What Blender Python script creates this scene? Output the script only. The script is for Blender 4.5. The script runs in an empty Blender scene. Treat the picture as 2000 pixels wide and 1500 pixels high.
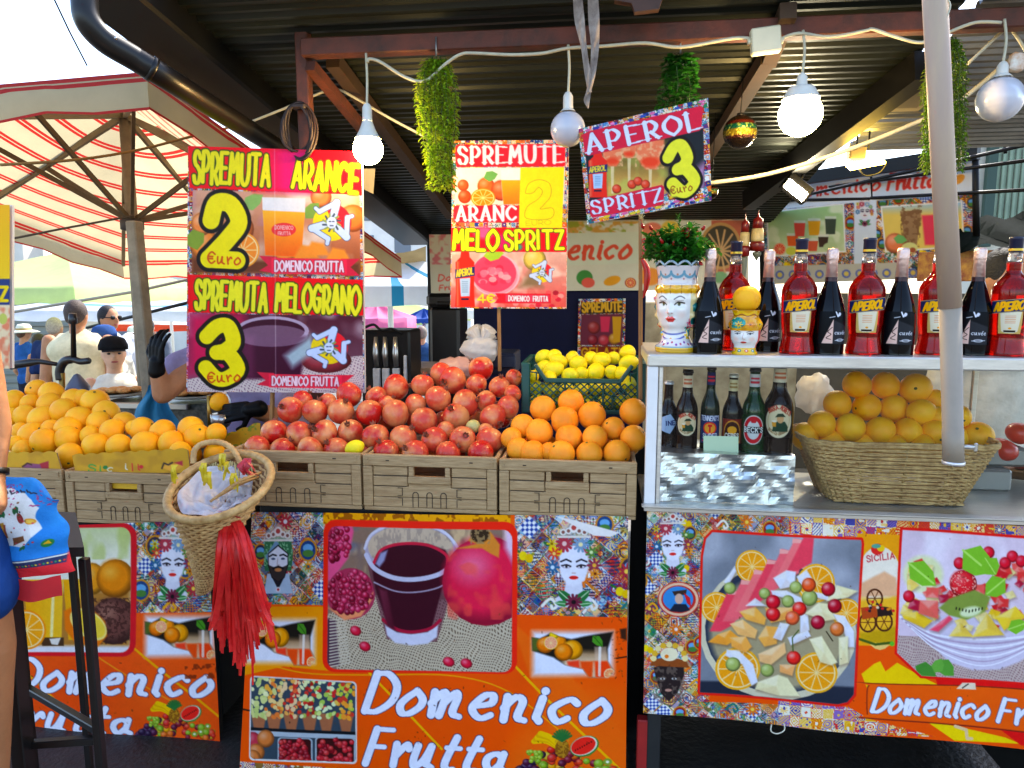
import bpy, bmesh, math, random
import numpy as np
from mathutils import Vector, Matrix
S = bpy.context.scene
R = math.radians
PI = math.pi
random.seed(11)
RNG = np.random.default_rng(11)

# ---------------------------------------------------------------- camera, sky, sun, exposure
FOC, YAW, PIT, CAMZ = 1400.0, R(7.0), R(7.73), 1.6
FW = Vector((-math.sin(YAW) * math.cos(PIT), math.cos(YAW) * math.cos(PIT), -math.sin(PIT)))
RT = Vector((math.cos(YAW), math.sin(YAW), 0))
UP = RT.cross(FW)
CAM = Vector((0, 0, CAMZ))
cd = bpy.data.cameras.new('camera')
cam = bpy.data.objects.new('camera', cd)
S.collection.objects.link(cam)
cd.sensor_width = 36
cd.lens = 36 * FOC / 2000
cd.clip_start, cd.clip_end = 0.02, 500
cam.matrix_world = Matrix(((RT.x, UP.x, -FW.x, 0), (RT.y, UP.y, -FW.y, 0), (RT.z, UP.z, -FW.z, CAMZ), (0, 0, 0, 1)))
S.camera = cam

SUN_EL, SUN_AZ = R(50), R(24)           # high sun, behind the stall and to the right
w = bpy.data.worlds.new('World')
S.world = w
w.use_nodes = True
sky = w.node_tree.nodes.new('ShaderNodeTexSky')
sky.sky_type = 'NISHITA'
sky.sun_disc = False
sky.sun_elevation = SUN_EL
sky.sun_rotation = SUN_AZ
sky.air_density, sky.dust_density, sky.ozone_density = 0.85, 1.2, 0.4
bgn = w.node_tree.nodes['Background']
w.node_tree.links.new(sky.outputs[0], bgn.inputs[0])
bgn.inputs[1].default_value = 0.15
sl = bpy.data.lights.new('sun', 'SUN')
sl.energy, sl.angle, sl.color = 2.2, R(0.5), (1, 0.95, 0.86)
sun = bpy.data.objects.new('sun', sl)
S.collection.objects.link(sun)
sd_ = Vector((math.sin(SUN_AZ) * math.cos(SUN_EL), math.cos(SUN_AZ) * math.cos(SUN_EL), math.sin(SUN_EL)))
sun.rotation_euler = sd_.to_track_quat('Z', 'Y').to_euler()
sun.location = (0, 0, 20)
S.view_settings.view_transform = 'Standard'
S.view_settings.look = 'None'
S.view_settings.gamma = 1
S.view_settings.exposure = 2.3
S.cycles.max_bounces = 10
S.cycles.transparent_max_bounces = 16
S.cycles.sample_clamp_indirect = 6
S.cycles.caustics_reflective = S.cycles.caustics_refractive = False


def ray(px, py):
 return FW + RT * ((px - 1000) / FOC) - UP * ((py - 750) / FOC)


def at(px, py, Y):                      # photo pixel -> point of the upright plane y = Y
 d = ray(px, py)
 return CAM + d * (Y / d.y)


def atz(px, py, z):                     # photo pixel -> point of the level plane at height z
 d = ray(px, py)
 return CAM + d * ((z - CAMZ) / d.z)


def px2m(p):                            # metres per photo pixel at a point
 return (Vector(p) - CAM).dot(FW) / FOC


# ---------------------------------------------------------------- materials
def hx(s):
 s = s.lstrip('#')
 if len(s) == 3:
  s = ''.join(c * 2 for c in s)
 return tuple(int(s[i:i + 2], 16) / 255 for i in (0, 2, 4))


def lin(c):
 return tuple(x / 12.92 if x <= 0.04045 else ((x + 0.055) / 1.055) ** 2.4 for x in c)


MATS = {}


def mat(name, col='888', rough=0.5, metal=0.0, var=0.0, vscale=8.0, bump=0.0, bscale=60.0, col2=None, spec=0.5, sub=0.0,
  trans=0.0, alpha=1.0, emit=None, estr=0.0, coat=0.0, translucent=0.0, ior=1.45, attr=False, stretch=None):
 """procedural Principled material: base colour broken up by noise, optional bump, coat, translucency"""
 if name in MATS:
  return MATS[name]
 m = bpy.data.materials.new(name)
 m.use_nodes = True
 nt = m.node_tree
 N, L = nt.nodes, nt.links
 b = N['Principled BSDF']
 out = N['Material Output']
 c = lin(hx(col)) if isinstance(col, str) else col
 b.inputs['Base Color'].default_value = (*c, 1)
 b.inputs['Roughness'].default_value = rough
 b.inputs['Metallic'].default_value = metal
 b.inputs['Specular IOR Level'].default_value = spec
 b.inputs['Transmission Weight'].default_value = trans
 b.inputs['Alpha'].default_value = alpha
 b.inputs['IOR'].default_value = ior
 b.inputs['Coat Weight'].default_value = coat
 b.inputs['Coat Roughness'].default_value = 0.12
 if sub:
  b.inputs['Subsurface Weight'].default_value = sub
  b.inputs['Subsurface Radius'].default_value = (0.01, 0.004, 0.002)
  b.inputs['Subsurface Scale'].default_value = 0.5
 if emit:
  b.inputs['Emission Color'].default_value = (*lin(hx(emit)), 1)
  b.inputs['Emission Strength'].default_value = estr
 tc = N.new('ShaderNodeTexCoord')
 src = tc.outputs['Object']
 if stretch:
  mp = N.new('ShaderNodeMapping')
  mp.inputs['Scale'].default_value = stretch
  L.new(src, mp.inputs[0])
  src = mp.outputs[0]
 colsock = None
 if attr:
  a = N.new('ShaderNodeAttribute')
  a.attribute_name = 'Col'
  colsock = a.outputs['Color']
 if var:
  oi = N.new('ShaderNodeObjectInfo')
  ad = N.new('ShaderNodeVectorMath')
  ad.operation = 'ADD'
  mul = N.new('ShaderNodeMath')
  mul.operation = 'MULTIPLY'
  mul.inputs[1].default_value = 37.0
  L.new(oi.outputs['Random'], mul.inputs[0])
  L.new(src, ad.inputs[0])
  L.new(mul.outputs[0], ad.inputs[1])
  nz = N.new('ShaderNodeTexNoise')
  nz.inputs['Scale'].default_value = vscale
  nz.inputs['Detail'].default_value = 6
  nz.inputs['Roughness'].default_value = 0.62
  L.new(ad.outputs[0], nz.inputs['Vector'])
  rp = N.new('ShaderNodeValToRGB')
  rp.color_ramp.elements[0].position = 0.32
  rp.color_ramp.elements[1].position = 0.68
  L.new(nz.outputs[0], rp.inputs[0])
  mx = N.new('ShaderNodeMix')
  mx.data_type = 'RGBA'
  L.new(rp.outputs[0], mx.inputs[0])
  c2 = lin(hx(col2)) if col2 else tuple(x * (1 - var) for x in c)
  mx.inputs[6].default_value = (*c, 1)
  mx.inputs[7].default_value = (*c2, 1)
  if colsock:
   rp.color_ramp.elements[0].color = (1 - var,) * 3 + (1,)
   mx.blend_type = 'MULTIPLY'
   mx.inputs[0].default_value = 1
   for l in list(mx.inputs[0].links):
    L.remove(l)
   L.new(colsock, mx.inputs[6])
   L.new(rp.outputs[0], mx.inputs[7])
  colsock = mx.outputs[2]
 if colsock:
  L.new(colsock, b.inputs['Base Color'])
 if bump:
  nb = N.new('ShaderNodeTexNoise')
  nb.inputs['Scale'].default_value = bscale
  nb.inputs['Detail'].default_value = 4
  L.new(src, nb.inputs['Vector'])
  bp = N.new('ShaderNodeBump')
  bp.inputs['Strength'].default_value = bump
  bp.inputs['Distance'].default_value = 0.01
  L.new(nb.outputs[0], bp.inputs['Height'])
  L.new(bp.outputs[0], b.inputs['Normal'])
 if translucent:
  t = N.new('ShaderNodeBsdfTranslucent')
  t.inputs[0].default_value = (*c, 1)
  if colsock:
   L.new(colsock, t.inputs[0])
  ms = N.new('ShaderNodeMixShader')
  ms.inputs[0].default_value = translucent
  L.new(b.outputs[0], ms.inputs[1])
  L.new(t.outputs[0], ms.inputs[2])
  L.new(ms.outputs[0], out.inputs[0])
 MATS[name] = m
 return m


# ---------------------------------------------------------------- mesh building
class MB:
 def __init__(s):
  s.v, s.f, s.sm, s.col = [], [], [], None

 def add(s, verts, faces, smooth=False):
  o = len(s.v)
  s.v.extend([tuple(p) for p in verts])
  s.f.extend([tuple(i + o for i in f) for f in faces])
  s.sm.extend([smooth] * len(faces))
  return s

 def box(s, c, size, bev=0.0, rot=None):
  x, y, z = (k / 2 for k in size)
  b = min(bev, x * .9, y * .9, z * .9)
  if b <= 0:
   vs = [Vector((sx * x, sy * y, sz * z)) for sx in (-1, 1) for sy in (-1, 1) for sz in (-1, 1)]
   fs = [(0, 1, 3, 2), (4, 6, 7, 5), (0, 4, 5, 1), (2, 3, 7, 6), (0, 2, 6, 4), (1, 5, 7, 3)]
  else:
   vs, idx = [], {}
   for sx in (-1, 1):
    for sy in (-1, 1):
     for sz in (-1, 1):
      for ax in range(3):
       k = [x - b, y - b, z - b]
       k[ax] = (x, y, z)[ax]
       idx[(sx, sy, sz, ax)] = len(vs)
       vs.append(Vector((sx * k[0], sy * k[1], sz * k[2])))
   fs = []
   for ax in range(3):
    o1, o2 = [(1, 2), (2, 0), (0, 1)][ax]
    for sg in (-1, 1):
     q = []
     for a, c2 in ((-1, -1), (1, -1), (1, 1), (-1, 1)):
      t = [0, 0, 0]
      t[ax], t[o1], t[o2] = sg, a, c2
      q.append(idx[(*t, ax)])
     fs.append(tuple(q if sg > 0 else q[::-1]))
    for a in (-1, 1):
     for c2 in (-1, 1):
      t0, t1 = [0, 0, 0], [0, 0, 0]
      t0[ax], t1[ax] = -1, 1
      for t in (t0, t1):
       t[o1], t[o2] = a, c2
      q = [idx[(*t0, o1)], idx[(*t1, o1)], idx[(*t1, o2)], idx[(*t0, o2)]]
      fs.append(tuple(q if a * c2 < 0 else q[::-1]))
   for sx in (-1, 1):
    for sy in (-1, 1):
     for sz in (-1, 1):
      q = [idx[(sx, sy, sz, k)] for k in range(3)]
      fs.append(tuple(q if sx * sy * sz > 0 else q[::-1]))
  if rot is not None:
   vs = [rot @ p for p in vs]
  c = Vector(c)
  return s.add([p + c for p in vs], fs)

 def beam(s, p0, p1, wd, ht, bev=0.0, up=(0, 0, 1)):
  p0, p1 = Vector(p0), Vector(p1)
  d = p1 - p0
  y = d.normalized()
  x = y.cross(Vector(up)).normalized()
  z = x.cross(y)
  m = Matrix((x, y, z)).transposed()
  return s.box((p0 + p1) / 2, (wd, d.length, ht), bev, m)

 def tube(s, pts, r, n=8, cap=True, smooth=True, closed=False):
  pts = [Vector(p) for p in pts]
  k = len(pts)
  rs = r if isinstance(r, (list, tuple)) else [r] * k
  vs, fs = [], []
  px = None
  for i, p in enumerate(pts):
   a = pts[(i - 1) % k] if (i or closed) else p
   b = pts[(i + 1) % k] if (i < k - 1 or closed) else p
   t = (b - a).normalized()
   if px is None:
    px = t.orthogonal().normalized()
   px = (px - t * px.dot(t)).normalized()
   py = t.cross(px)
   for j in range(n):
    an = 2 * PI * j / n
    vs.append(p + (px * math.cos(an) + py * math.sin(an)) * rs[i])
  for i in range(k if closed else k - 1):
   i2 = (i + 1) % k
   for j in range(n):
    j2 = (j + 1) % n
    fs.append((i * n + j, i * n + j2, i2 * n + j2, i2 * n + j))
  s.add(vs, fs, smooth)
  if cap and not closed:
   o = len(s.v) - len(vs)
   s.f.append(tuple(o + j for j in range(n))[::-1])
   s.f.append(tuple(o + (k - 1) * n + j for j in range(n)))
   s.sm += [False, False]
  return s

 def ball(s, c, r, sc=(1, 1, 1), n=16, m=10, rot=None):
  vs, fs = [Vector((0, 0, -1))], []
  for i in range(1, m):
   a = -PI / 2 + PI * i / m
   for j in range(n):
    b = 2 * PI * j / n
    vs.append(Vector((math.cos(a) * math.cos(b), math.cos(a) * math.sin(b), math.sin(a))))
  vs.append(Vector((0, 0, 1)))
  for j in range(n):
   fs.append((0, 1 + (j + 1) % n, 1 + j))
   fs.append((len(vs) - 1, 1 + (m - 2) * n + j, 1 + (m - 2) * n + (j + 1) % n))
  for i in range(m - 2):
   for j in range(n):
    fs.append((1 + i * n + j, 1 + i * n + (j + 1) % n, 1 + (i + 1) * n + (j + 1) % n, 1 + (i + 1) * n + j))
  q = []
  for p in vs:
   p = Vector((p.x * r * sc[0], p.y * r * sc[1], p.z * r * sc[2]))
   q.append((rot @ p if rot is not None else p) + Vector(c))
  return s.add(q, fs, True)

 def lathe(s, prof, n=32, c=(0, 0, 0), cap=True):
  vs, fs = [], []
  k = len(prof)
  for r, z in prof:
   for j in range(n):
    a = 2 * PI * j / n
    vs.append((c[0] + r * math.cos(a), c[1] + r * math.sin(a), c[2] + z))
  for i in range(k - 1):
   for j in range(n):
    j2 = (j + 1) % n
    fs.append((i * n + j, i * n + j2, (i + 1) * n + j2, (i + 1) * n + j))
  o = len(s.v)
  s.add(vs, fs, True)
  if cap:
   if prof[0][0] > 1e-4:
    s.f.append(tuple(o + j for j in range(n))[::-1]); s.sm.append(False)
   if prof[-1][0] > 1e-4:
    s.f.append(tuple(o + (k - 1) * n + j for j in range(n))); s.sm.append(False)
  return s

 def prism(s, poly, origin, ux, uy, th):
  """2-D outline extruded by th along ux x uy"""
  o, ux, uy = Vector(origin), Vector(ux), Vector(uy)
  nn = ux.cross(uy).normalized() * th
  a = [o + ux * p[0] + uy * p[1] for p in poly]
  k = len(a)
  fs = [tuple(range(k))[::-1], tuple(range(k, 2 * k))]
  fs += [(i, (i + 1) % k, k + (i + 1) % k, k + i) for i in range(k)]
  return s.add(a + [p + nn for p in a], fs)

 def sheet(s, P, smooth=True):
  """grid of points P[i][j] as a surface"""
  n, m = len(P), len(P[0])
  vs = [p for row in P for p in row]
  fs = [(i * m + j, i * m + j + 1, (i + 1) * m + j + 1, (i + 1) * m + j) for i in range(n - 1) for j in range(m - 1)]
  return s.add(vs, fs, smooth)


def off(o):
 v = Vector((0, 0, 0))
 while o is not None:
  v += o.location
  o = o.parent
 return v


def mesh(name, mb, m):
 me = bpy.data.meshes.new(name)
 me.from_pydata(mb.v, [], mb.f)
 me.polygons.foreach_set('use_smooth', mb.sm)
 if mb.col is not None:
  ca = me.color_attributes.new('Col', 'FLOAT_COLOR', 'POINT')
  ca.data.foreach_set('color', np.asarray(mb.col, np.float32).ravel())
 me.update()
 if m:
  me.materials.append(m)
 return me


def tag(o, label=None, cat=None, group=None, kind=None):
 for k, v in (('label', label), ('category', cat), ('group', group), ('kind', kind)):
  if v:
   o[k] = v
 return o


def obj(name, mb, m, parent=None, label=None, cat=None, group=None, kind=None, base=None, local=False):
 """one mesh object; vertices given in world space (or local when local=True)"""
 me = mb if isinstance(mb, bpy.types.Mesh) else mesh(name, mb, m)
 o = bpy.data.objects.new(name, me)
 S.collection.objects.link(o)
 if parent:
  o.parent = parent
  if not local:
   me.transform(Matrix.Translation(-off(parent)))
 elif base is not None:
  o.location = base
  if not local:
   me.transform(Matrix.Translation(-Vector(base)))
 return tag(o, label, cat, group, kind)


def thing(name, label, cat, loc=(0, 0, 0), group=None):
 o = bpy.data.objects.new(name, None)
 o.empty_display_size = 0.1
 S.collection.objects.link(o)
 o.location = loc
 return tag(o, label, cat, group)


def dup(root, loc, label=None, rotz=None, sc=None):
 def cp(o, par):
  c = o.copy()
  S.collection.objects.link(c)
  if par:
   c.parent = par
  for ch in o.children:
   cp(ch, c)
  return c
 r = cp(root, None)
 r.location = loc
 if label:
  r['label'] = label
 if rotz is not None:
  r.rotation_euler.z = rotz
 if sc:
  r.scale = (sc,) * 3
 return r


def struct(name, mb, m):
 return obj(name, mb, m, kind='structure')


ORD = 'first second third fourth fifth sixth seventh eighth ninth tenth eleventh twelfth thirteenth fourteenth fifteenth'.split()


def smoothpts(pts, k=6, closed=False):
 P = [Vector(p) for p in pts]
 n = len(P)
 out = []
 for i in range(n if closed else n - 1):
  a, b, c, d = (P[(i - 1) % n] if (i or closed) else P[0]), P[i], P[(i + 1) % n], (P[(i + 2) % n] if (i + 2 < n or closed) else P[-1])
  for j in range(k):
   t = j / k
   out.append(0.5 * ((2 * b) + (c - a) * t + (2 * a - 5 * b + 4 * c - d) * t * t + (3 * b - a - 3 * c + d) * t ** 3))
 if not closed:
  out.append(P[-1])
 return out

# ---------------------------------------------------------------- printed sheets: a small painter for flat prints
GL = {
 'A': '6|00 3a 60;13 53', 'B': '5|00 0a;~0a 3a 57 35 05;~05 35 52 30 00', 'C': '6|~68 3a 07 03 30 62', 'D': '6|00 0a;~0a 3a 67 63 30 00',
 'E': '5|50 00 0a 5a;05 45', 'F': '5|00 0a 5a;05 45', 'G': '6|~68 3a 07 03 30 52;52 55 35', 'H': '6|00 0a;60 6a;05 65', 'I': '1|00 0a',
 'K': '5|00 0a;5a 04;26 50', 'L': '5|0a 00 50', 'M': '7|00 1a 34 6a 70', 'N': '6|00 0a 60 6a', 'O': '7|~3a 07 03 30 40 73 77 4a 3a',
 'P': '5|00 0a;~0a 3a 57 34 04', 'R': '5|00 0a;~0a 3a 57 34 04;24 50', 'S': '5|~58 3a 1a 08 16 35 53 40 10 02', 'T': '6|30 3a;0a 6a',
 'U': '6|~0a 04 11 30 51 64 6a', 'V': '6|0a 30 6a', 'Z': '5|0a 5a 00 50', '2': '6|~07 1a 4a 67 44 00;00 60', '3': '6|~08 2a 4a 57 35;~25 45 62 40 20 02',
 '4': '6|40 4a 03 63', '€': '6|~68 3a 07 03 30 62;06 46;04 44', 'a': '6|~44 25 04 02 20 42;45 41 60', 'c': '5|~55 36 04 02 20 41', '6': '5|~5a 17 03 10 40 53 35 14',
 'e': '5|~03 44 46 26 03 11 30 51', 'i': '2|16 11 20;18 18', 'l': '1|0a 00', 'm': '8|10 06;~03 26 35 30;~33 56 65 61 80', 'n': '5|10 06;~03 26 45 41 60',
 'o': '5|~36 14 02 10 30 52 54 36', 'r': '4|10 06;~13 36 45', 't': '4|~29 12 20 40;06 46', 'u': '6|~06 02 10 32 46;46 41 60', 'v': '4|06 20 46',
 'é': '5|~03 44 46 26 03 11 30 51;38 5a', "'": '1|0a 08', '1': '3|07 2a 20', '5': '5|5a 0a 06;~05 36 53 30 01', '7': '5|0a 5a 10', 'x': '4|00 46;06 40', 'p': '5|~03 26 44 22 02;06 00', 's': '4|~45 26 04 32 20 01', 'g': '5|~44 25 04 02 20 42;45 40 10', '0': '6|~3a 07 03 30 63 67 3a', '%': '5|00 5a;08 08;52 52', 'd': '5|~44 25 04 02 20 42;4a 41'}
GCACHE = {}


def glyph(ch):
 if ch not in GCACHE:
  wd, body = GL[ch].split('|')
  st = []
  for s in body.split(';'):
   sm = s[0] == '~'
   p = [(int(t[0], 16), int(t[1], 16)) for t in s.lstrip('~').split()]
   if sm:
    p = [(q[0], q[1]) for q in smoothpts([(a, b, 0) for a, b in p], 5)]
   st.append((p, sm))
  GCACHE[ch] = (int(wd), st)
 return GCACHE[ch]


def homog(src, dst):
 A = []
 for (x, y), (u, v) in zip(src, dst):
  A += [[x, y, 1, 0, 0, 0, -u * x, -u * y], [0, 0, 0, x, y, 1, -v * x, -v * y]]
 b = np.array(dst, float).ravel()
 h = np.linalg.solve(np.array(A, float), b)
 return np.append(h, 1).reshape(3, 3)


def vnoise(X, Y, seed=0):
 xi, yi = np.floor(X).astype(np.int64), np.floor(Y).astype(np.int64)
 fx, fy = X - xi, Y - yi
 fx, fy = fx * fx * (3 - 2 * fx), fy * fy * (3 - 2 * fy)

 def hh(a, b):
  n = (a * 374761393 + b * 668265263 + seed * 974634777) & 0x7fffffff
  n = ((n ^ (n >> 13)) * 1274126177) & 0x7fffffff
  return ((n ^ (n >> 16)) & 0xffff) / 65535.0
 return (hh(xi, yi) * (1 - fx) + hh(xi + 1, yi) * fx) * (1 - fy) + (hh(xi, yi + 1) * (1 - fx) + hh(xi + 1, yi + 1) * fx) * fy


class Cv:
 """sheet painted in the coordinates of `quad` (its corners TL TR BR BL)"""

 def __init__(s, quad, res, bg='fff'):
  q = [tuple(map(float, p)) for p in quad]
  wd = (math.dist(q[0], q[1]) + math.dist(q[3], q[2])) / 2
  ht = (math.dist(q[0], q[3]) + math.dist(q[1], q[2])) / 2
  s.q = q
  s.w, s.h = max(4, int(wd * res)), max(4, int(ht * res))
  s.k = res
  s.H = homog(q, [(0, 0), (s.w - 1, 0), (s.w - 1, s.h - 1), (0, s.h - 1)])
  s.a = np.empty((s.h, s.w, 3), np.float32)
  s.a[:] = hx(bg)
  Hi = np.linalg.inv(s.H)
  yy, xx = np.mgrid[0:s.h, 0:s.w].astype(np.float64)
  d = Hi[2, 0] * xx + Hi[2, 1] * yy + Hi[2, 2]
  s.X0 = s.X = ((Hi[0, 0] * xx + Hi[0, 1] * yy + Hi[0, 2]) / d)
  s.Y0 = s.Y = ((Hi[1, 0] * xx + Hi[1, 1] * yy + Hi[1, 2]) / d)
  s.clip = None
  s.grain = 0.0
  s.res, s.vw = res, (1.0, 0.0, 0.0)

 def view(s, sc=1.0, ox=0.0, oy=0.0):
  """following coordinates are (photo - (ox, oy)) * sc"""
  s.vw = (sc, ox, oy)
  s.k = s.res / sc
  s.X, s.Y = (s.X0 - ox) * sc, (s.Y0 - oy) * sc

 def T(s, pts):
  p = np.asarray(pts, float).reshape(-1, 2) / s.vw[0] + np.array(s.vw[1:])
  d = s.H[2, 0] * p[:, 0] + s.H[2, 1] * p[:, 1] + s.H[2, 2]
  return np.stack([(s.H[0, 0] * p[:, 0] + s.H[0, 1] * p[:, 1] + s.H[0, 2]) / d, (s.H[1, 0] * p[:, 0] + s.H[1, 1] * p[:, 1] + s.H[1, 2]) / d], 1)

 def _win(s, P, pad):
  x0, y0 = np.floor(P.min(0) - pad).astype(int)
  x1, y1 = np.ceil(P.max(0) + pad).astype(int) + 1
  x0, y0, x1, y1 = max(x0, 0), max(y0, 0), min(x1, s.w), min(y1, s.h)
  return (x0, y0, x1, y1) if x1 > x0 and y1 > y0 else None

 def _mix(s, wn, al, col):
  x0, y0, x1, y1 = wn
  if s.clip is not None:
   al = al * s.clip[y0:y1, x0:x1]
  c = np.array(hx(col), np.float32) if isinstance(col, str) else col
  s.a[y0:y1, x0:x1] += (c - s.a[y0:y1, x0:x1]) * al[..., None].astype(np.float32)

 def mask(s, pts, soft=0.0, grow=0.0):
  P = s.T(pts)
  sf = soft * s.k + 0.7
  wn = s._win(P, sf + grow * s.k + 1)
  if wn is None:
   return None, None
  x0, y0, x1, y1 = wn
  gy, gx = np.mgrid[y0:y1, x0:x1].astype(np.float32)
  ins = np.zeros(gx.shape, bool)
  dm = np.full(gx.shape, 1e9, np.float32)
  n = len(P)
  for i in range(n):
   ax, ay = P[i]
   bx, by = P[(i + 1) % n]
   ex, ey = bx - ax, by - ay
   l2 = ex * ex + ey * ey
   if l2 < 1e-9:
    continue
   t = np.clip(((gx - ax) * ex + (gy - ay) * ey) / l2, 0, 1)
   dm = np.minimum(dm, (gx - ax - t * ex) ** 2 + (gy - ay - t * ey) ** 2)
   if ey != 0:
    c = ((ay > gy) != (by > gy)) & (gx < ex * (gy - ay) / ey + ax)
    ins ^= c
  d = np.sqrt(dm)
  d = np.where(ins, -d, d) - grow * s.k
  return wn, np.clip(0.5 - d / (2 * sf), 0, 1)

 def poly(s, pts, col, a=1.0, soft=0.0, grow=0.0):
  wn, al = s.mask(pts, soft, grow)
  if wn:
   s._mix(wn, al * a, col)

 def region(s, pts, soft=0.0):
  """restrict later painting to an outline (None resets)"""
  if pts is None:
   s.clip = None
   return
  wn, al = s.mask(pts, soft)
  s.clip = np.zeros((s.h, s.w), np.float32)
  if wn:
   s.clip[wn[1]:wn[3], wn[0]:wn[2]] = al

 def ell(s, x, y, rx, ry, col, rot=0.0, a=1.0, soft=0.0, n=28):
  c_, s_ = math.cos(rot), math.sin(rot)
  s.poly([(x + rx * math.cos(t) * c_ - ry * math.sin(t) * s_, y + rx * math.cos(t) * s_ + ry * math.sin(t) * c_) for t in np.linspace(0, 2 * PI, n, endpoint=False)], col, a, soft)

 def line(s, pts, r, col, a=1.0, thin=None, butt=False, closed=False):
  P = s.T(pts)
  if closed:
   P = np.vstack([P, P[:1]])
  wn = s._win(P, r * s.k + 2)
  if wn is None:
   return
  x0, y0, x1, y1 = wn
  gy, gx = np.mgrid[y0:y1, x0:x1].astype(np.float32)
  best = np.full(gx.shape, 1e9, np.float32)
  for i in range(max(1, len(P) - 1)):
   ax, ay = P[i]
   bx, by = P[min(i + 1, len(P) - 1)]
   ex, ey = bx - ax, by - ay
   l2 = ex * ex + ey * ey
   rr = r * s.k
   if thin is not None and l2 > 0:
    rr *= thin + (1 - thin) * abs(ey) / math.sqrt(l2)
   t = np.clip(((gx - ax) * ex + (gy - ay) * ey) / l2, 0, 1) if l2 > 1e-9 else 0.0
   d = np.sqrt((gx - ax - t * ex) ** 2 + (gy - ay - t * ey) ** 2) - rr
   best = np.minimum(best, d)
  s._mix(wn, np.clip(0.5 - best / 1.3, 0, 1) * a, col)

 def rrect(s, x0, y0, x1, y1, r, col, a=1.0, soft=0.0, skew=0.0):
  s.poly(rr(x0, y0, x1, y1, r, skew), col, a, soft)

 def grad(s, pts, c0, c1, p0, p1, soft=0.0, a=1.0):
  wn, al = s.mask(pts, soft)
  if not wn:
   return
  x0, y0, x1, y1 = wn
  X, Y = s.X[y0:y1, x0:x1], s.Y[y0:y1, x0:x1]
  dx, dy = p1[0] - p0[0], p1[1] - p0[1]
  t = np.clip(((X - p0[0]) * dx + (Y - p0[1]) * dy) / (dx * dx + dy * dy), 0, 1)[..., None]
  s._mix(wn, al * a, (np.array(hx(c0)) * (1 - t) + np.array(hx(c1)) * t).astype(np.float32))

 def noise(s, pts, c, scale, lo=0.45, hi=0.7, a=1.0, seed=0, sx=1.0, sy=1.0):
  wn, al = s.mask(pts)
  if not wn:
   return
  x0, y0, x1, y1 = wn
  X, Y = s.X[y0:y1, x0:x1] / scale * sx, s.Y[y0:y1, x0:x1] / scale * sy
  n = vnoise(X, Y, seed) * .6 + vnoise(X * 2.1, Y * 2.1, seed + 5) * .4
  s._mix(wn, al * np.clip((n - lo) / (hi - lo), 0, 1) * a, c)

 def orb(s, x, y, r, c, hi=None, lo=None, ry=None, rot=0.0):
  """a photographed round fruit inside a printed picture"""
  ry = ry or r
  b = np.array(hx(c))
  L = hx(hi) if hi else tuple(np.clip(b * .55 + .45, 0, 1))
  D = hx(lo) if lo else tuple(b * .55)
  hexs = lambda t: '%02x%02x%02x' % tuple(int(max(0, min(1, k)) * 255) for k in t)
  s.ell(x, y, r, ry, hexs(D), rot, n=20)
  s.ell(x - r * .08, y - ry * .1, r * .86, ry * .86, c, rot, soft=r * .14, n=20)
  s.ell(x - r * .3, y - ry * .35, r * .34, ry * .3, hexs(L), rot, a=.75, soft=r * .25, n=14)

 def text(s, txt, p0, p1, h, fill, r=0.1, out=None, ro=0.0, style='round', shear=0.0, gap=2.0, thin=0.35, wob=0.0, cols=None):
  """writing along p0 -> p1 (baseline), cap height h; r, ro = pen and outline radius in parts of h"""
  x = 0.0
  lay = []
  for ch in txt:
   if ch == ' ':
    x += 4
    continue
   wd, st = glyph(ch)
   lay.append((x, wd, st))
   x += wd + gap + 2 * r * 10 * .35
  tot = x - gap - 2 * r * 10 * .35
  d = np.array(p1, float) - np.array(p0, float)
  L = np.linalg.norm(d)
  ux = d / L
  uy = np.array([ux[1], -ux[0]])
  kx = L / tot
  ky = h / 10
  P0 = np.array(p0, float)
  S_ = []
  for gi, (gx, wd, st) in enumerate(lay):
   wy = wob * math.sin(gi * 2.3) * h
   for p, sm in st:
    S_.append(([tuple(P0 + ux * ((gx + a) * kx + b * ky * shear) + uy * (b * ky + wy)) for a, b in p], gi))
    if style == 'slab' and not sm:
     for (a, b) in (p[0], p[-1]):
      if b in (0, 10) and len(p) > 1:
       q = P0 + ux * ((gx + a) * kx) + uy * (b * ky + (0.35 if b == 0 else -0.35) * ky)
       S_.append(([tuple(q - ux * 1.5 * kx), tuple(q + ux * 1.5 * kx)], -gi - 1))
  tn = thin if style in ('slab', 'brush') else None
  for rad, c in ((r + ro, out), (r, fill)):
   if c is None:
    continue
   for p, gi in S_:
    cc = cols[gi % len(cols)] if (cols and c == fill and gi >= 0) else c
    if gi < 0:
     s.line(p, (0.035 + (rad - r)) * h, cc)
    else:
     s.line(p, rad * h, cc, thin=tn)

 def tiles(s, pts, scale, seed=0, pal=None, ang=0.0, a=1.0):
  """dense painted-tile ornament"""
  pal = pal or ['f4efe2', '1f3f8a', 'c8302a', 'f0b52c', '2f7d50', '7ab6d6', '7d1f2b', 'e8862a', '18203c', 'f7f2ea']
  C = np.array([hx(c) for c in pal], np.float32)
  wn, al = s.mask(pts)
  if not wn:
   return
  x0, y0, x1, y1 = wn
  X, Y = s.X[y0:y1, x0:x1] / scale, s.Y[y0:y1, x0:x1] / scale
  ca, sa = math.cos(ang), math.sin(ang)
  X, Y = X * ca + Y * sa, -X * sa + Y * ca
  wx = X + .18 * (vnoise(X * 1.3, Y * 1.3, seed) - .5)
  wy = Y + .18 * (vnoise(X * 1.3 + 9, Y * 1.3, seed) - .5)
  ix, iy = np.floor(wx).astype(int), np.floor(wy).astype(int)
  u, v = wx - ix - .5, wy - iy - .5
  hsh = ((ix * 73856093) ^ (iy * 19349663) ^ (seed * 83492791)) & 0x7fffffff
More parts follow.
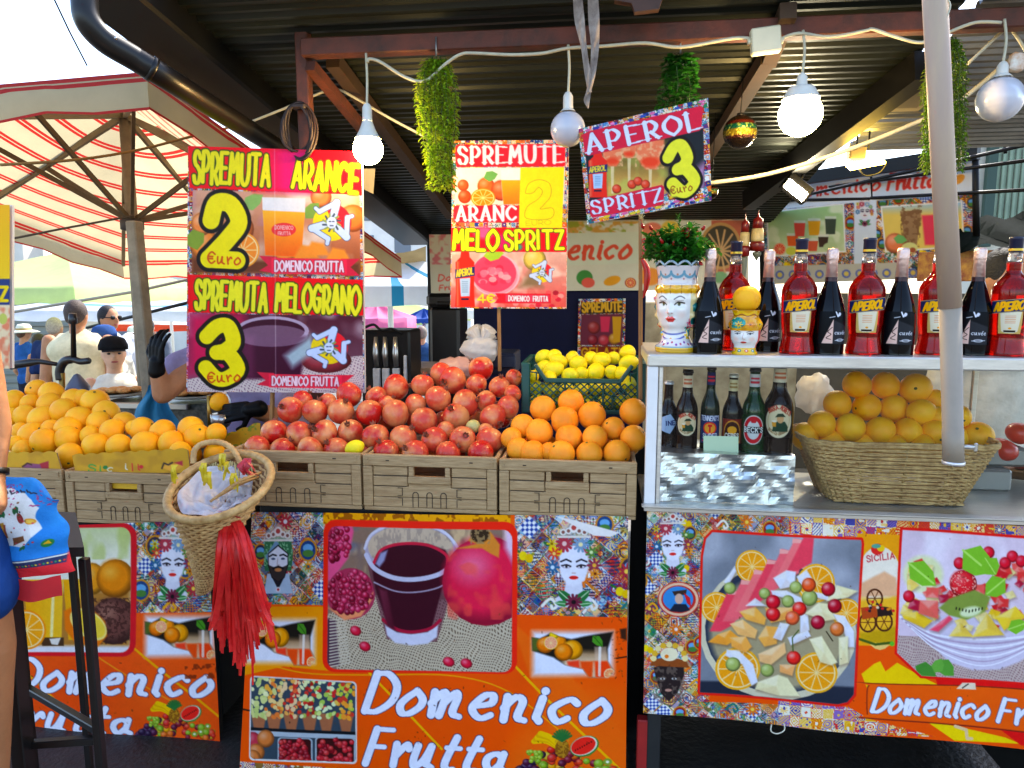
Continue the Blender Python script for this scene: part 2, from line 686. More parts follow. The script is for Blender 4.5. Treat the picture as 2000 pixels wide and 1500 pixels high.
  hsh = (hsh * 1103515245 + 12345) & 0x7fffffff
  k = (hsh >> 8) % 6
  h1, h2, h3 = (hsh >> 4) % len(pal), (hsh >> 11) % len(pal), (hsh >> 17) % len(pal)
  rad = np.hypot(u, v)
  an = np.arctan2(v, u)
  m0 = (np.floor(u * 8).astype(int) + np.floor(v * 8).astype(int)) % 2
  m1 = np.floor(rad * 9).astype(int) % 2
  m2 = (np.cos(an * 8) * .1 + .3 > rad).astype(int)
  m3 = ((np.abs(u) + np.abs(v)) * 7).astype(int) % 2
  m4 = (np.floor((u + v) * 7).astype(int)) % 2
  m5 = (np.abs(np.sin(an * 5 + rad * 9)) > .55).astype(int)
  mm = np.choose(k, [m0, m1, m2, m3, m4, m5])
  col = np.where(mm[..., None] == 1, C[h1], C[h2])
  cen = (rad < .13) & (k != 0) & (k != 4)
  col = np.where(cen[..., None], C[h3], col)
  ed = (np.maximum(np.abs(u), np.abs(v)) > .46)
  col = np.where(ed[..., None], C[(h3 + 3) % len(pal)], col)
  blot = vnoise(X * 3.7, Y * 3.7, seed + 3)
  col = np.where((blot > .78)[..., None], C[(h1 + 5) % len(pal)], col)
  s._mix(wn, al * a, col.astype(np.float32))

 def mesh(s, name, P, m, rows=None):
  """P(u, v) -> world point for u right, v down; returns a MB grid with the painted colours"""
  mb = MB()
  uu, vv = np.linspace(0, 1, s.w), np.linspace(0, 1, s.h)
  U, V = np.meshgrid(uu, vv)
  pts = P(U.ravel(), V.ravel())
  me = bpy.data.meshes.new(name)
  nv = s.w * s.h
  me.vertices.add(nv)
  me.vertices.foreach_set('co', np.ascontiguousarray(pts, np.float32).ravel())
  i = (np.arange(s.h - 1)[:, None] * s.w + np.arange(s.w - 1)[None]).ravel()
  q = np.stack([i, i + s.w, i + s.w + 1, i + 1], 1).astype(np.int32)
  me.loops.add(q.size)
  me.polygons.add(len(q))
  me.loops.foreach_set('vertex_index', q.ravel())
  me.polygons.foreach_set('loop_start', np.arange(0, q.size, 4, dtype=np.int32))
  me.polygons.foreach_set('use_smooth', np.ones(len(q), bool))
  me.update(calc_edges=True)
  g_ = vnoise(s.X0 / 2.6, s.Y0 / 2.6, 3) * .5 + vnoise(s.X0 / 9, s.Y0 / 9, 4) * .5
  s.a *= (1 + s.grain * (g_ - .5))[..., None].astype(np.float32)
  c = s.a.reshape(-1, 3)
  lu = c @ np.array([.3, .59, .11], np.float32)
  c = np.clip(lu[:, None] + 1.2 * (c - lu[:, None]), 0, 1)
  c = np.where(c <= .04045, c / 12.92, ((c + .055) / 1.055) ** 2.4) * 0.86
  rgba = np.ones((nv, 4), np.float32)
  rgba[:, :3] = c
  ca = me.color_attributes.new('Col', 'FLOAT_COLOR', 'POINT')
  ca.data.foreach_set('color', rgba.ravel())
  me.materials.append(m)
  return me


def rr(x0, y0, x1, y1, r, skew=0.0, n=5):
 o = []
 for cx, cy, a0 in ((x1 - r, y0 + r, -PI / 2), (x1 - r, y1 - r, 0), (x0 + r, y1 - r, PI / 2), (x0 + r, y0 + r, PI)):
  for i in range(n + 1):
   a = a0 + PI / 2 * i / n
   x = cx + r * math.cos(a)
   o.append((x, cy + r * math.sin(a) + skew * (x - x0)))
 return o


def flat(quad, Y, th=0.0, wave=0.0, waves=3.0, seed=0, lean=None):
 """photo quad on the upright plane y = Y (Y may differ per corner) -> P(u, v)"""
 Ys = Y if isinstance(Y, (list, tuple)) else [Y] * 4
 C = [np.array(at(p[0], p[1], yy)) for p, yy in zip(quad, Ys)]

 def P(u, v):
  p = (C[0] * (1 - u)[:, None] + C[1] * u[:, None]) * (1 - v)[:, None] + (C[3] * (1 - u)[:, None] + C[2] * u[:, None]) * v[:, None]
  if wave:
   p = p.copy()
   p[:, 1] += wave * (np.sin(u * waves * PI + v * 2.1 + seed) * np.sin(v * 4.3 + u * 1.7 + seed * 2)) - th
  else:
   p[:, 1] -= th
  return p
 return P, [Vector(c) for c in C]


PRINT = mat('laminated_print', attr=True, rough=0.35, spec=0.12, var=0.06, vscale=5)
VINYL = mat('banner_vinyl', attr=True, rough=0.45, spec=0.1, var=0.12, vscale=4, bump=0.08, bscale=7)

# ---------------------------------------------------------------- motifs used on several prints
def flower(c, x, y, r, col, mid='f2c230', n=9):
 for i in range(n):
  a = 2 * PI * i / n
  c.line([(x + r * .3 * math.cos(a), y + r * .3 * math.sin(a)), (x + r * math.cos(a), y + r * math.sin(a))], r * .19, col)
 c.ell(x, y, r * .32, r * .32, mid, n=10)


def leaf(c, x, y, dx, dy, wd, col, vein=None):
 px, py = -dy, dx
 c.poly([(x, y), (x + dx * .3 + px * wd, y + dy * .3 + py * wd), (x + dx * .7 + px * wd * .8, y + dy * .7 + py * wd * .8), (x + dx, y + dy),
   (x + dx * .7 - px * wd * .8, y + dy * .7 - py * wd * .8), (x + dx * .3 - px * wd, y + dy * .3 - py * wd)], col)
 if vein:
  c.line([(x, y), (x + dx * .9, y + dy * .9)], math.hypot(dx, dy) * .03, vein)


def tiara(c, x, y, s):
 c.poly([(x - 1.3 * s, y + .3 * s), (x - 1.1 * s, y - .3 * s), (x - .5 * s, y - .7 * s), (x, y - 1.05 * s), (x + .5 * s, y - .7 * s), (x + 1.1 * s, y - .3 * s), (x + 1.3 * s, y + .3 * s)], 'cfc4b8', a=.55)
 for i in (-1.5, -.75, 0, .75, 1.5):
  c.ell(x + i * .55 * s, y - .25 * s + abs(i) * .13 * s, .25 * s, .25 * s, 'efe8e0', n=12)
  c.ell(x + i * .55 * s, y - .25 * s + abs(i) * .13 * s, .14 * s, .14 * s, '8a5a50', n=10)
 c.ell(x, y - .4 * s, .34 * s, .34 * s, 'f1e6de', n=12)
 c.ell(x, y - .4 * s, .2 * s, .2 * s, 'b04a44', n=10)
 c.line([(x - 1.25 * s, y + .3 * s), (x + 1.25 * s, y + .3 * s)], .08 * s, 'e8ddd2')


def lady(c, x, y, s, lips='e2362e', pale=False):
 f = 'ece9f2' if not pale else 'e6e4df'
 c.poly([(x - .5 * s, y + .8 * s), (x + .5 * s, y + .8 * s), (x + .62 * s, y + 1.7 * s), (x + 1.2 * s, y + 2.1 * s), (x + 1.1 * s, y + 2.7 * s), (x - 1.1 * s, y + 2.7 * s), (x - 1.2 * s, y + 2.1 * s), (x - .6 * s, y + 1.7 * s)], 'dedbe6')
 c.poly([(x - .95 * s, y - .7 * s), (x - .5 * s, y - 1.25 * s), (x, y - 1.4 * s), (x + .5 * s, y - 1.25 * s), (x + .95 * s, y - .7 * s), (x + .97 * s, y + .1 * s), (x + .8 * s, y + .7 * s), (x + .42 * s, y + 1.15 * s), (x, y + 1.33 * s), (x - .42 * s, y + 1.15 * s), (x - .8 * s, y + .7 * s), (x - .97 * s, y + .1 * s)], f, soft=.04 * s)
 for g in (-1, 1):
  c.ell(x + g * .48 * s, y - .02 * s, .27 * s, .11 * s, '5a3a55', n=12, a=.8, soft=.04 * s)
  c.ell(x + g * .48 * s, y, .2 * s, .08 * s, 'f4f2f4', n=10)
  c.ell(x + g * .48 * s, y, .09 * s, .09 * s, '20161c', n=8)
  c.line([(x + g * .2 * s, y - .02 * s), (x + g * .48 * s, y - .13 * s), (x + g * .8 * s, y - .06 * s)], .045 * s, '17121a')
  c.line([(x + g * .18 * s, y - .33 * s), (x + g * .5 * s, y - .48 * s), (x + g * .85 * s, y - .33 * s)], .055 * s, '1d1822')
  leaf(c, x + g * .2 * s, y + 2.3 * s, g * .85 * s, -.75 * s, .28, '2c6b3a', 'bcd8b0')
  leaf(c, x + g * .3 * s, y + 2.5 * s, g * .95 * s, -.1 * s, .22, '3f7f48', 'bcd8b0')
  c.ell(x + g * 1.02 * s, y + .55 * s, .1 * s, .16 * s, 'f6f4f2', n=8)
 c.line([(x - .1 * s, y + .42 * s), (x + .1 * s, y + .42 * s)], .035 * s, 'c9a9a6')
 c.ell(x, y + .72 * s, .3 * s, .13 * s, lips, n=14)
 c.line([(x - .28 * s, y + .72 * s), (x + .28 * s, y + .72 * s)], .02 * s, '8a1d1d')
 flower(c, x, y + 2.35 * s, .48 * s, '6b2238', '1d1016', 11)
 flower(c, x - .62 * s, y - 1.5 * s, .5 * s, 'a83a48', 'f0c9c0', 11)
 flower(c, x + .45 * s, y - 1.45 * s, .46 * s, '7f9bb5', 'f3e3b0', 10)
 flower(c, x + 1.15 * s, y - .95 * s, .36 * s, '58813f', 'dfe8b0', 7)
 flower(c, x - 1.3 * s, y - .85 * s, .36 * s, 'd2452f', 'f4d27a', 7)
 flower(c, x + 1.35 * s, y - .1 * s, .42 * s, '8a3348', 'e9b34a', 8)
 flower(c, x + 1.4 * s, y + .45 * s, .3 * s, 'e2952c', '6a2c16', 7)
 flower(c, x - 1.4 * s, y + .05 * s, .42 * s, '2d5f86', 'd2e0ea', 8)
 flower(c, x - 1.45 * s, y - 1.5 * s, .3 * s, 'e2c437', '8a6a14', 6)
 tiara(c, x, y - 2.2 * s, s * .85)


def king(c, x, y, s):
 c.poly([(x - 1.2 * s, y - .5 * s), (x - 1.1 * s, y - 1.5 * s), (x, y - 1.75 * s), (x + 1.1 * s, y - 1.5 * s), (x + 1.25 * s, y - .4 * s), (x + 1.1 * s, y + .8 * s), (x - 1.1 * s, y + .8 * s)], '3d6f4c')
 c.noise([(x - 1.2 * s, y - 1.7 * s), (x + 1.2 * s, y - 1.7 * s), (x + 1.2 * s, y + .5 * s), (x - 1.2 * s, y + .5 * s)], '9fd0a0', s * .16, .5, .6, .7, 4)
 c.poly([(x - 1.05 * s, y - .3 * s), (x - .2 * s, y - 1.45 * s), (x + .1 * s, y - 1.2 * s), (x - .85 * s, y + .1 * s)], '7b9bb5')
 c.poly([(x - 1.2 * s, y + 2.5 * s), (x - .9 * s, y + 1.0 * s), (x + .9 * s, y + 1.0 * s), (x + 1.2 * s, y + 2.5 * s)], 'b9cbdd')
 c.poly([(x - .85 * s, y + .4 * s), (x - .85 * s, y - .5 * s), (x, y - 1.15 * s), (x + .85 * s, y - .5 * s), (x + .85 * s, y + .4 * s), (x + .55 * s, y + 1.3 * s), (x, y + 1.75 * s), (x - .55 * s, y + 1.3 * s)], '1d1a1e')
 c.poly([(x - .78 * s, y + .3 * s), (x - .78 * s, y - .45 * s), (x, y - 1.02 * s), (x + .78 * s, y - .45 * s), (x + .78 * s, y + .3 * s), (x + .45 * s, y + .75 * s), (x - .45 * s, y + .75 * s)], 'e9e9f0')
 c.poly([(x - .8 * s, y + .35 * s), (x - .4 * s, y + .5 * s), (x + .4 * s, y + .5 * s), (x + .8 * s, y + .35 * s), (x + .5 * s, y + 1.25 * s), (x, y + 1.6 * s), (x - .5 * s, y + 1.25 * s)], '3a3230')
 c.poly([(x - .5 * s, y + 1.3 * s), (x, y + 2.2 * s), (x + .5 * s, y + 1.3 * s), (x + .2 * s, y + 1.55 * s), (x - .2 * s, y + 1.55 * s)], '262229')
 c.ell(x, y + .72 * s, .3 * s, .14 * s, 'c98a5a', n=12)
 c.line([(x - .42 * s, y + .62 * s), (x, y + .46 * s), (x + .42 * s, y + .62 * s)], .07 * s, '1b1718')
 for g in (-1, 1):
  c.ell(x + g * .4 * s, y - .1 * s, .17 * s, .08 * s, '3a4a66', n=10)
  c.line([(x + g * .16 * s, y - .35 * s), (x + g * .45 * s, y - .42 * s), (x + g * .72 * s, y - .28 * s)], .06 * s, '16131a')
 c.line([(x - .03 * s, y - .1 * s), (x - .08 * s, y + .32 * s), (x + .1 * s, y + .35 * s)], .03 * s, 'b8a8a8')
 tiara(c, x, y - 1.75 * s, s * .95)
 c.ell(x, y + 2.2 * s, .2 * s, .2 * s, 'e8e0e4', n=10)
 c.ell(x, y + 2.2 * s, .1 * s, .1 * s, 'a33', n=8)


def ornament(c, pts, sc, seed):
 """painted-cart ornament: tile pattern, chequered lozenges, medallions, lemons"""
 c.tiles(pts, sc * .8, seed, ang=.75)
 c.tiles(pts, sc * .47, seed + 7, a=.45, ang=.7)
 c.poly(pts, '7a5a48', a=.06)
 P = np.array(pts, float)
 x0, y0, x1, y1 = P[:, 0].min(), P[:, 1].min(), P[:, 0].max(), P[:, 1].max()
 rn = random.Random(seed)
 old = c.clip
 c.region(pts)
 if old is not None:
  c.clip = c.clip * old
 n = int((x1 - x0) * (y1 - y0) / (sc * sc) / 2.2)
 for i in range(n):
  x, y = rn.uniform(x0, x1), rn.uniform(y0, y1)
  t = rn.random()
  if t < .28:
   r = sc * .55
   c.poly([(x - r, y), (x, y - r), (x + r, y), (x, y + r)], 'f2f0ee')
   for a in range(5):
    for b in range(5):
     if (a + b) % 2:
      u, v = (a - 2) * r * .36, (b - 2) * r * .36
      c.poly([(x + (u - v) * .55 - r * .19, y + (u + v) * .55), (x + (u - v) * .55, y + (u + v) * .55 - r * .19), (x + (u - v) * .55 + r * .19, y + (u + v) * .55), (x + (u - v) * .55, y + (u + v) * .55 + r * .19)], '24408c')
  elif t < .5:
   r = sc * rn.uniform(.4, .6)
   c.ell(x, y, r, r * 1.1, 'c98a2c', n=16)
   c.ell(x, y, r * .82, r * .92, rn.choice(['8f2a24', '24406e', '3a3040']), n=16)
   c.ell(x, y - r * .2, r * .55, r * .4, '6fa3cc', n=12)
   c.ell(x, y + r * .3, r * .6, r * .35, '4f7a3c', n=12)
  elif t < .68:
   r = sc * .2
   c.ell(x, y, r, r * 1.15, 'f0d22a', n=12)
   c.ell(x + r * 1.5, y + r * .6, r, r * 1.1, 'e6bd1e', n=12)
   c.line([(x - r, y - r), (x - r * 2, y - r * 1.6)], r * .3, '2f6b34')
  elif t < .86:
   flower(c, x, y, sc * .36, rn.choice(['a8323c', '3f5f9c', 'd9762a', '7a2a4a']), rn.choice(['f2d060', 'e8e0e0']))
  else:
   c.line([(q[0], q[1]) for q in smoothpts([(x - sc * .5, y, 0), (x - sc * .1, y - sc * .35, 0), (x + sc * .2, y, 0), (x, y + sc * .15, 0), (x - sc * .05, y, 0)], 4)], sc * .07, rn.choice(['f2ece0', '2a6f6a', 'e4a52c']))
 c.clip = old


def chunk(c, P, col, k=1.0):
 """one cut piece of fruit in a printed picture"""
 m = np.mean(P, 0)
 c.poly([(x + 7 * k, y + 13 * k) for x, y in P], '5a3a24', a=.35, soft=7 * k)
 c.poly(P, col, soft=2 * k)
 c.poly([P[0], P[1], tuple(m)], 'fff4e0', a=.35, soft=4 * k)
 c.poly([P[-1], P[-2], tuple(m)], 'a86a3a', a=.12, soft=5 * k)


def slice_(c, x, y, r, flesh='f39a1e', rind='f7b63a', rot=0.0, ry=None):
 ry = ry or r
 c.ell(x, y, r, ry, rind, rot)
 c.ell(x, y, r * .9, ry * .9, 'fbe3b0', rot)
 c.ell(x, y, r * .84, ry * .84, flesh, rot)
 for i in range(10):
  a = rot + 2 * PI * i / 10
  c.line([(x, y), (x + r * .84 * math.cos(a), y + ry * .84 * math.sin(a))], r * .025, 'fbdc9c')


def sicily_photo(c, ox, oy, k):
 q = lambda *p: [(ox + a * k, oy + b * k) for a, b in p]
 c.poly(q((4, 4), (152, 4), (152, 90), (4, 90)), 'ecebf6', soft=6 * k)
 shp = q((3, 16), (18, 18), (38, 7), (53, 14), (76, 19), (102, 13), (125, 9), (152, 5), (142, 39), (142, 62), (153, 82), (142, 95), (108, 94), (97, 77), (65, 69), (43, 54), (22, 47), (4, 41))
 c.region(shp, 1.2 * k)
 c.poly(q((-5, -5), (160, -5), (160, 100), (-5, 100)), '1d1812')
 c.grad(q((60, 40), (155, 45), (155, 100), (60, 100)), '8a6a4a', 'e7c9a8', (0, oy + 40 * k), (0, oy + 65 * k), 5 * k)
 c.poly(q((0, 10), (20, 8), (20, 40), (0, 45)), '55612a', soft=3 * k)
 for x, y, r, cl in ((28, 30, 16, 'e87a10'), (52, 24, 15, 'ef8c12'), (78, 40, 19, 'f0a018'), (62, 44, 17, 'ec8412'), (44, 10, 9, 'f4cc20')):
  c.orb(ox + x * k, oy + y * k, r * k, cl)
 slice_(c, ox + 38 * k, oy + 26 * k, 13 * k, 'f0a080', 'f3b03c')
 leaf(c, ox + 115 * k, oy + 12 * k, 18 * k, 22 * k, .3, '4f8a2c', '2c5a18')
 c.poly(q((68, 62), (90, 60), (92, 78), (70, 72)), 'e8462a', soft=1.5 * k)
 c.poly(q((92, 62), (116, 62), (114, 96), (96, 96)), 'e4521c', soft=1.5 * k)
 c.poly(q((118, 34), (140, 34), (138, 96), (120, 96)), 'd8b8a0', a=.6, soft=1 * k)
 c.poly(q((118, 62), (142, 62), (150, 80), (140, 96), (120, 96)), 'e8481c', soft=1.5 * k)
 c.line(q((128, 36), (127, 90)), 2.5 * k, 'f8eee4', a=.8)
 slice_(c, ox + 146 * k, oy + 88 * k, 11 * k, 'f08a5c', 'f4ddb0')
 c.region(None)


def fruit_heap(c, x0, y0, k):
 """printed heap of mixed fruit about 205 x 100 units"""
 rn = random.Random(5)
 for i in range(95):
  u = rn.random()
  x = 12 + 185 * u
  top = 60 - 42 * math.sin(PI * min(1, max(0, (u - .05) / .9))) + 20
  y = rn.uniform(top, 100)
  r = rn.uniform(5, 9)
  col = rn.choice(['7a1a2a', 'c8281e', 'd9452a', 'e8a21e', '8fae32', '5a1a30', '3a2036', 'e06a28', 'c8322a', 'd8b83a']) if u > .22 else rn.choice(['2c1a33', '3d1f3f', '4a1a35'])
  c.orb(x0 + x * k, y0 + y * k, r * k, col)
 for i in range(14):
  c.orb(x0 + (40 + rn.uniform(0, 22)) * k, y0 + (45 + rn.uniform(0, 25)) * k, 4.2 * k, 'a9c440')
 for i in range(5):
  c.line([(p[0], p[1]) for p in smoothpts([(x0 + (50 + i * 3) * k, y0 + (22 - i * 4 + 4) * k, 0), (x0 + (72 + i * 2) * k, y0 + (22 - i * 2 + 4) * k, 0), (x0 + (90 + i) * k, y0 + (33 - i + 4) * k, 0)], 4)], 5 * k, ('f2c21a', 'e0a80e')[i % 2])
 c.ell(x0 + 101 * k, y0 + 42 * k, 13 * k, 19 * k, '8a5a1e')
 c.noise([(x0 + 88 * k, y0 + 22 * k), (x0 + 114 * k, y0 + 22 * k), (x0 + 114 * k, y0 + 62 * k), (x0 + 88 * k, y0 + 62 * k)], 'c99632', 4 * k, .5, .6, .7)
 for i in range(9):
  a = -PI / 2 + (i - 4) * .28
  c.line([(x0 + 101 * k, y0 + 26 * k), (x0 + (101 + 18 * math.cos(a)) * k, y0 + (26 + 22 * math.sin(a)) * k)], 2.2 * k, '2f6a35')
 c.ell(x0 + 141 * k, y0 + 38 * k, 27 * k, 20 * k, '3f7a35', rot=-.45)
 c.ell(x0 + 140 * k, y0 + 37 * k, 25 * k, 18 * k, 'f0e6d0', rot=-.45)
 c.ell(x0 + 139 * k, y0 + 37 * k, 23 * k, 16.5 * k, 'df2f25', rot=-.45)
 for i in range(8):
  c.ell(x0 + (125 + 4 * i) * k, y0 + (46 - 2.4 * i) * k, 1.1 * k, 1.7 * k, '2a0d0d', n=6)
 for x, y in ((165, 84), (182, 70), (150, 90)):
  c.ell(x0 + x * k, y0 + y * k, 8 * k, 7 * k, '8a9a3a'); c.ell(x0 + x * k, y0 + y * k, 3 * k, 2.6 * k, 'eef0d0')


def burlap(c, pts, sc, col='b7a48c', dark='5c4a3c'):
 c.poly(pts, col)
 wn, al = c.mask(pts)
 if not wn:
  return
 x0, y0, x1, y1 = wn
 X, Y = c.X[y0:y1, x0:x1], c.Y[y0:y1, x0:x1]
 u, v = (X * .92 + Y * .38) / sc, (Y * .95 - X * .30) / sc
 wob = vnoise(X / sc / 5, Y / sc / 5, 3) * 2.5
 m = (np.cos((u + wob) * 2 * PI) > .1).astype(float) * (np.cos((v + wob) * 2 * PI) > .1)
 c._mix((x0, y0, x1, y1), al * m * .75, dark)
 m2 = (np.cos((u + wob) * 2 * PI) < -.6) | (np.cos((v + wob) * 2 * PI) < -.6)
 c._mix((x0, y0, x1, y1), al * m2 * .4, 'e2d4c0')


def three_legs(c, x, y, s):
 """island emblem: three bent legs round a face on a red and yellow ground, cut out as a white sticker"""
 pts = []
 legs = []
 for i in range(3):
  a = -PI / 2 + .25 + i * 2 * PI / 3
  hip = (x + .12 * s * math.cos(a), y + .12 * s * math.sin(a))
  knee = (x + .7 * s * math.cos(a), y + .7 * s * math.sin(a))
  b = a - 2.3
  foot = (knee[0] + .66 * s * math.cos(b), knee[1] + .66 * s * math.sin(b))
  ft = (foot[0] + .17 * s * math.cos(b + 1.2), foot[1] + .17 * s * math.sin(b + 1.2))
  legs.append((hip, knee, foot, ft))
 c.ell(x, y, .64 * s, .62 * s, 'f0d030')
 c.poly([(x, y)] + [(x + .66 * s * math.cos(t), y + .64 * s * math.sin(t)) for t in np.linspace(-1.9, .75, 14)], 'df2a34')
 for lg in legs:
  c.line(lg[:2], .145 * s, '3a4660'); c.line(lg[:3], .105 * s, '3a4660'); c.line(lg[2:], .085 * s, '3a4660')
 for lg in legs:
  c.line(lg[:2], .125 * s, 'cdd8ee'); c.line(lg[1:3], .085 * s, 'cdd8ee'); c.line(lg[2:], .065 * s, 'cdd8ee')
 for i in range(12):
  a = i * PI / 6
  c.line([(x + .14 * s * math.cos(a), y + .14 * s * math.sin(a)), (x + .3 * s * math.cos(a + .3), y + .3 * s * math.sin(a + .3))], .035 * s, ('8e9a5a', '47505a')[i % 2])
 c.ell(x, y, .17 * s, .2 * s, 'd6dff0', n=14)
 c.line([(x - .08 * s, y - .04 * s), (x - .03 * s, y - .04 * s)], .02 * s, '39425a')
 c.line([(x + .03 * s, y - .04 * s), (x + .08 * s, y - .04 * s)], .02 * s, '39425a')
 c.line([(x - .05 * s, y + .1 * s), (x + .05 * s, y + .1 * s)], .018 * s, '39425a')


def big_digit(c, d, p0, p1, h, fill='f5df10', r=0.155, ro=0.065):
 c.text(d, p0, p1, h, fill, r=r, out='1c1410', ro=ro)


def bottle_print(c, x0, y0, x1, y1, col='e8301c'):
 w_, h_ = x1 - x0, y1 - y0
 X = lambda u: x0 + u * w_
 Y_ = lambda v: y0 + v * h_
 c.poly([(X(.3), Y_(-.12)), (X(.7), Y_(-.12)), (X(.75), Y_(.02)), (X(1), Y_(.12)), (X(.98), Y_(.7)), (X(1.03), Y_(1)), (X(-.03), Y_(1)), (X(.02), Y_(.7)), (X(0), Y_(.12)), (X(.25), Y_(.02))], col)
 c.grad([(X(.06), Y_(.1)), (X(.25), Y_(.1)), (X(.25), Y_(.98)), (X(.06), Y_(.98))], 'f77a5a', col, (X(.06), 0), (X(.25), 0))
 c.poly([(X(-.02), Y_(.26)), (X(1.02), Y_(.2)), (X(1.02), Y_(.38)), (X(-.02), Y_(.44))], '1f2a5c')
 c.text('APEROL', (X(.06), Y_(.4)), (X(.93), Y_(.345)), .12 * h_, 'f3d54a', r=.11, shear=.15)
 c.poly([(X(.22), Y_(.44)), (X(.78), Y_(.42)), (X(.74), Y_(.78)), (X(.28), Y_(.79))], 'bcd2e6')
 for i in range(6):
  c.line([(X(.36), Y_(.5 + .04 * i)), (X(.64), Y_(.5 + .04 * i))], .006 * h_, '6f86a6')
 c.poly([(X(.3), Y_(.82)), (X(.7), Y_(.82)), (X(.7), Y_(.86)), (X(.3), Y_(.86))], '1a1a33')


def ribbon(c, x0, y0, x1, y1, txt, style='round', col='e3304a'):
 d = (x1 - x0) * .18
 c.poly([(x0, y0), (x0 + d, y0 + 2), (x0 + d, y1 - 2), (x0, y1 - 8), (x0 + d * .5, (y0 + y1) / 2)], 'c92840')
 c.poly([(x1, y0 + 6), (x1 - d, y0 + 6), (x1 - d, y1 + 2), (x1, y1 + 2), (x1 - d * .5, (y0 + y1) / 2 + 4)], 'c92840')
 c.poly([(x0 + d * .7, y0 + 4), (x1 - d * .7, y0 + 7), (x1 - d * .7, y1), (x0 + d * .7, y1 - 2)], col)
 if txt:
  c.text(txt, (x0 + d * .9, y1 - (y1 - y0) * .2), (x1 - d * .9, y1 - (y1 - y0) * .16), (y1 - y0) * .52, 'f6d8dc', r=.09, out='8a1828', ro=.06)


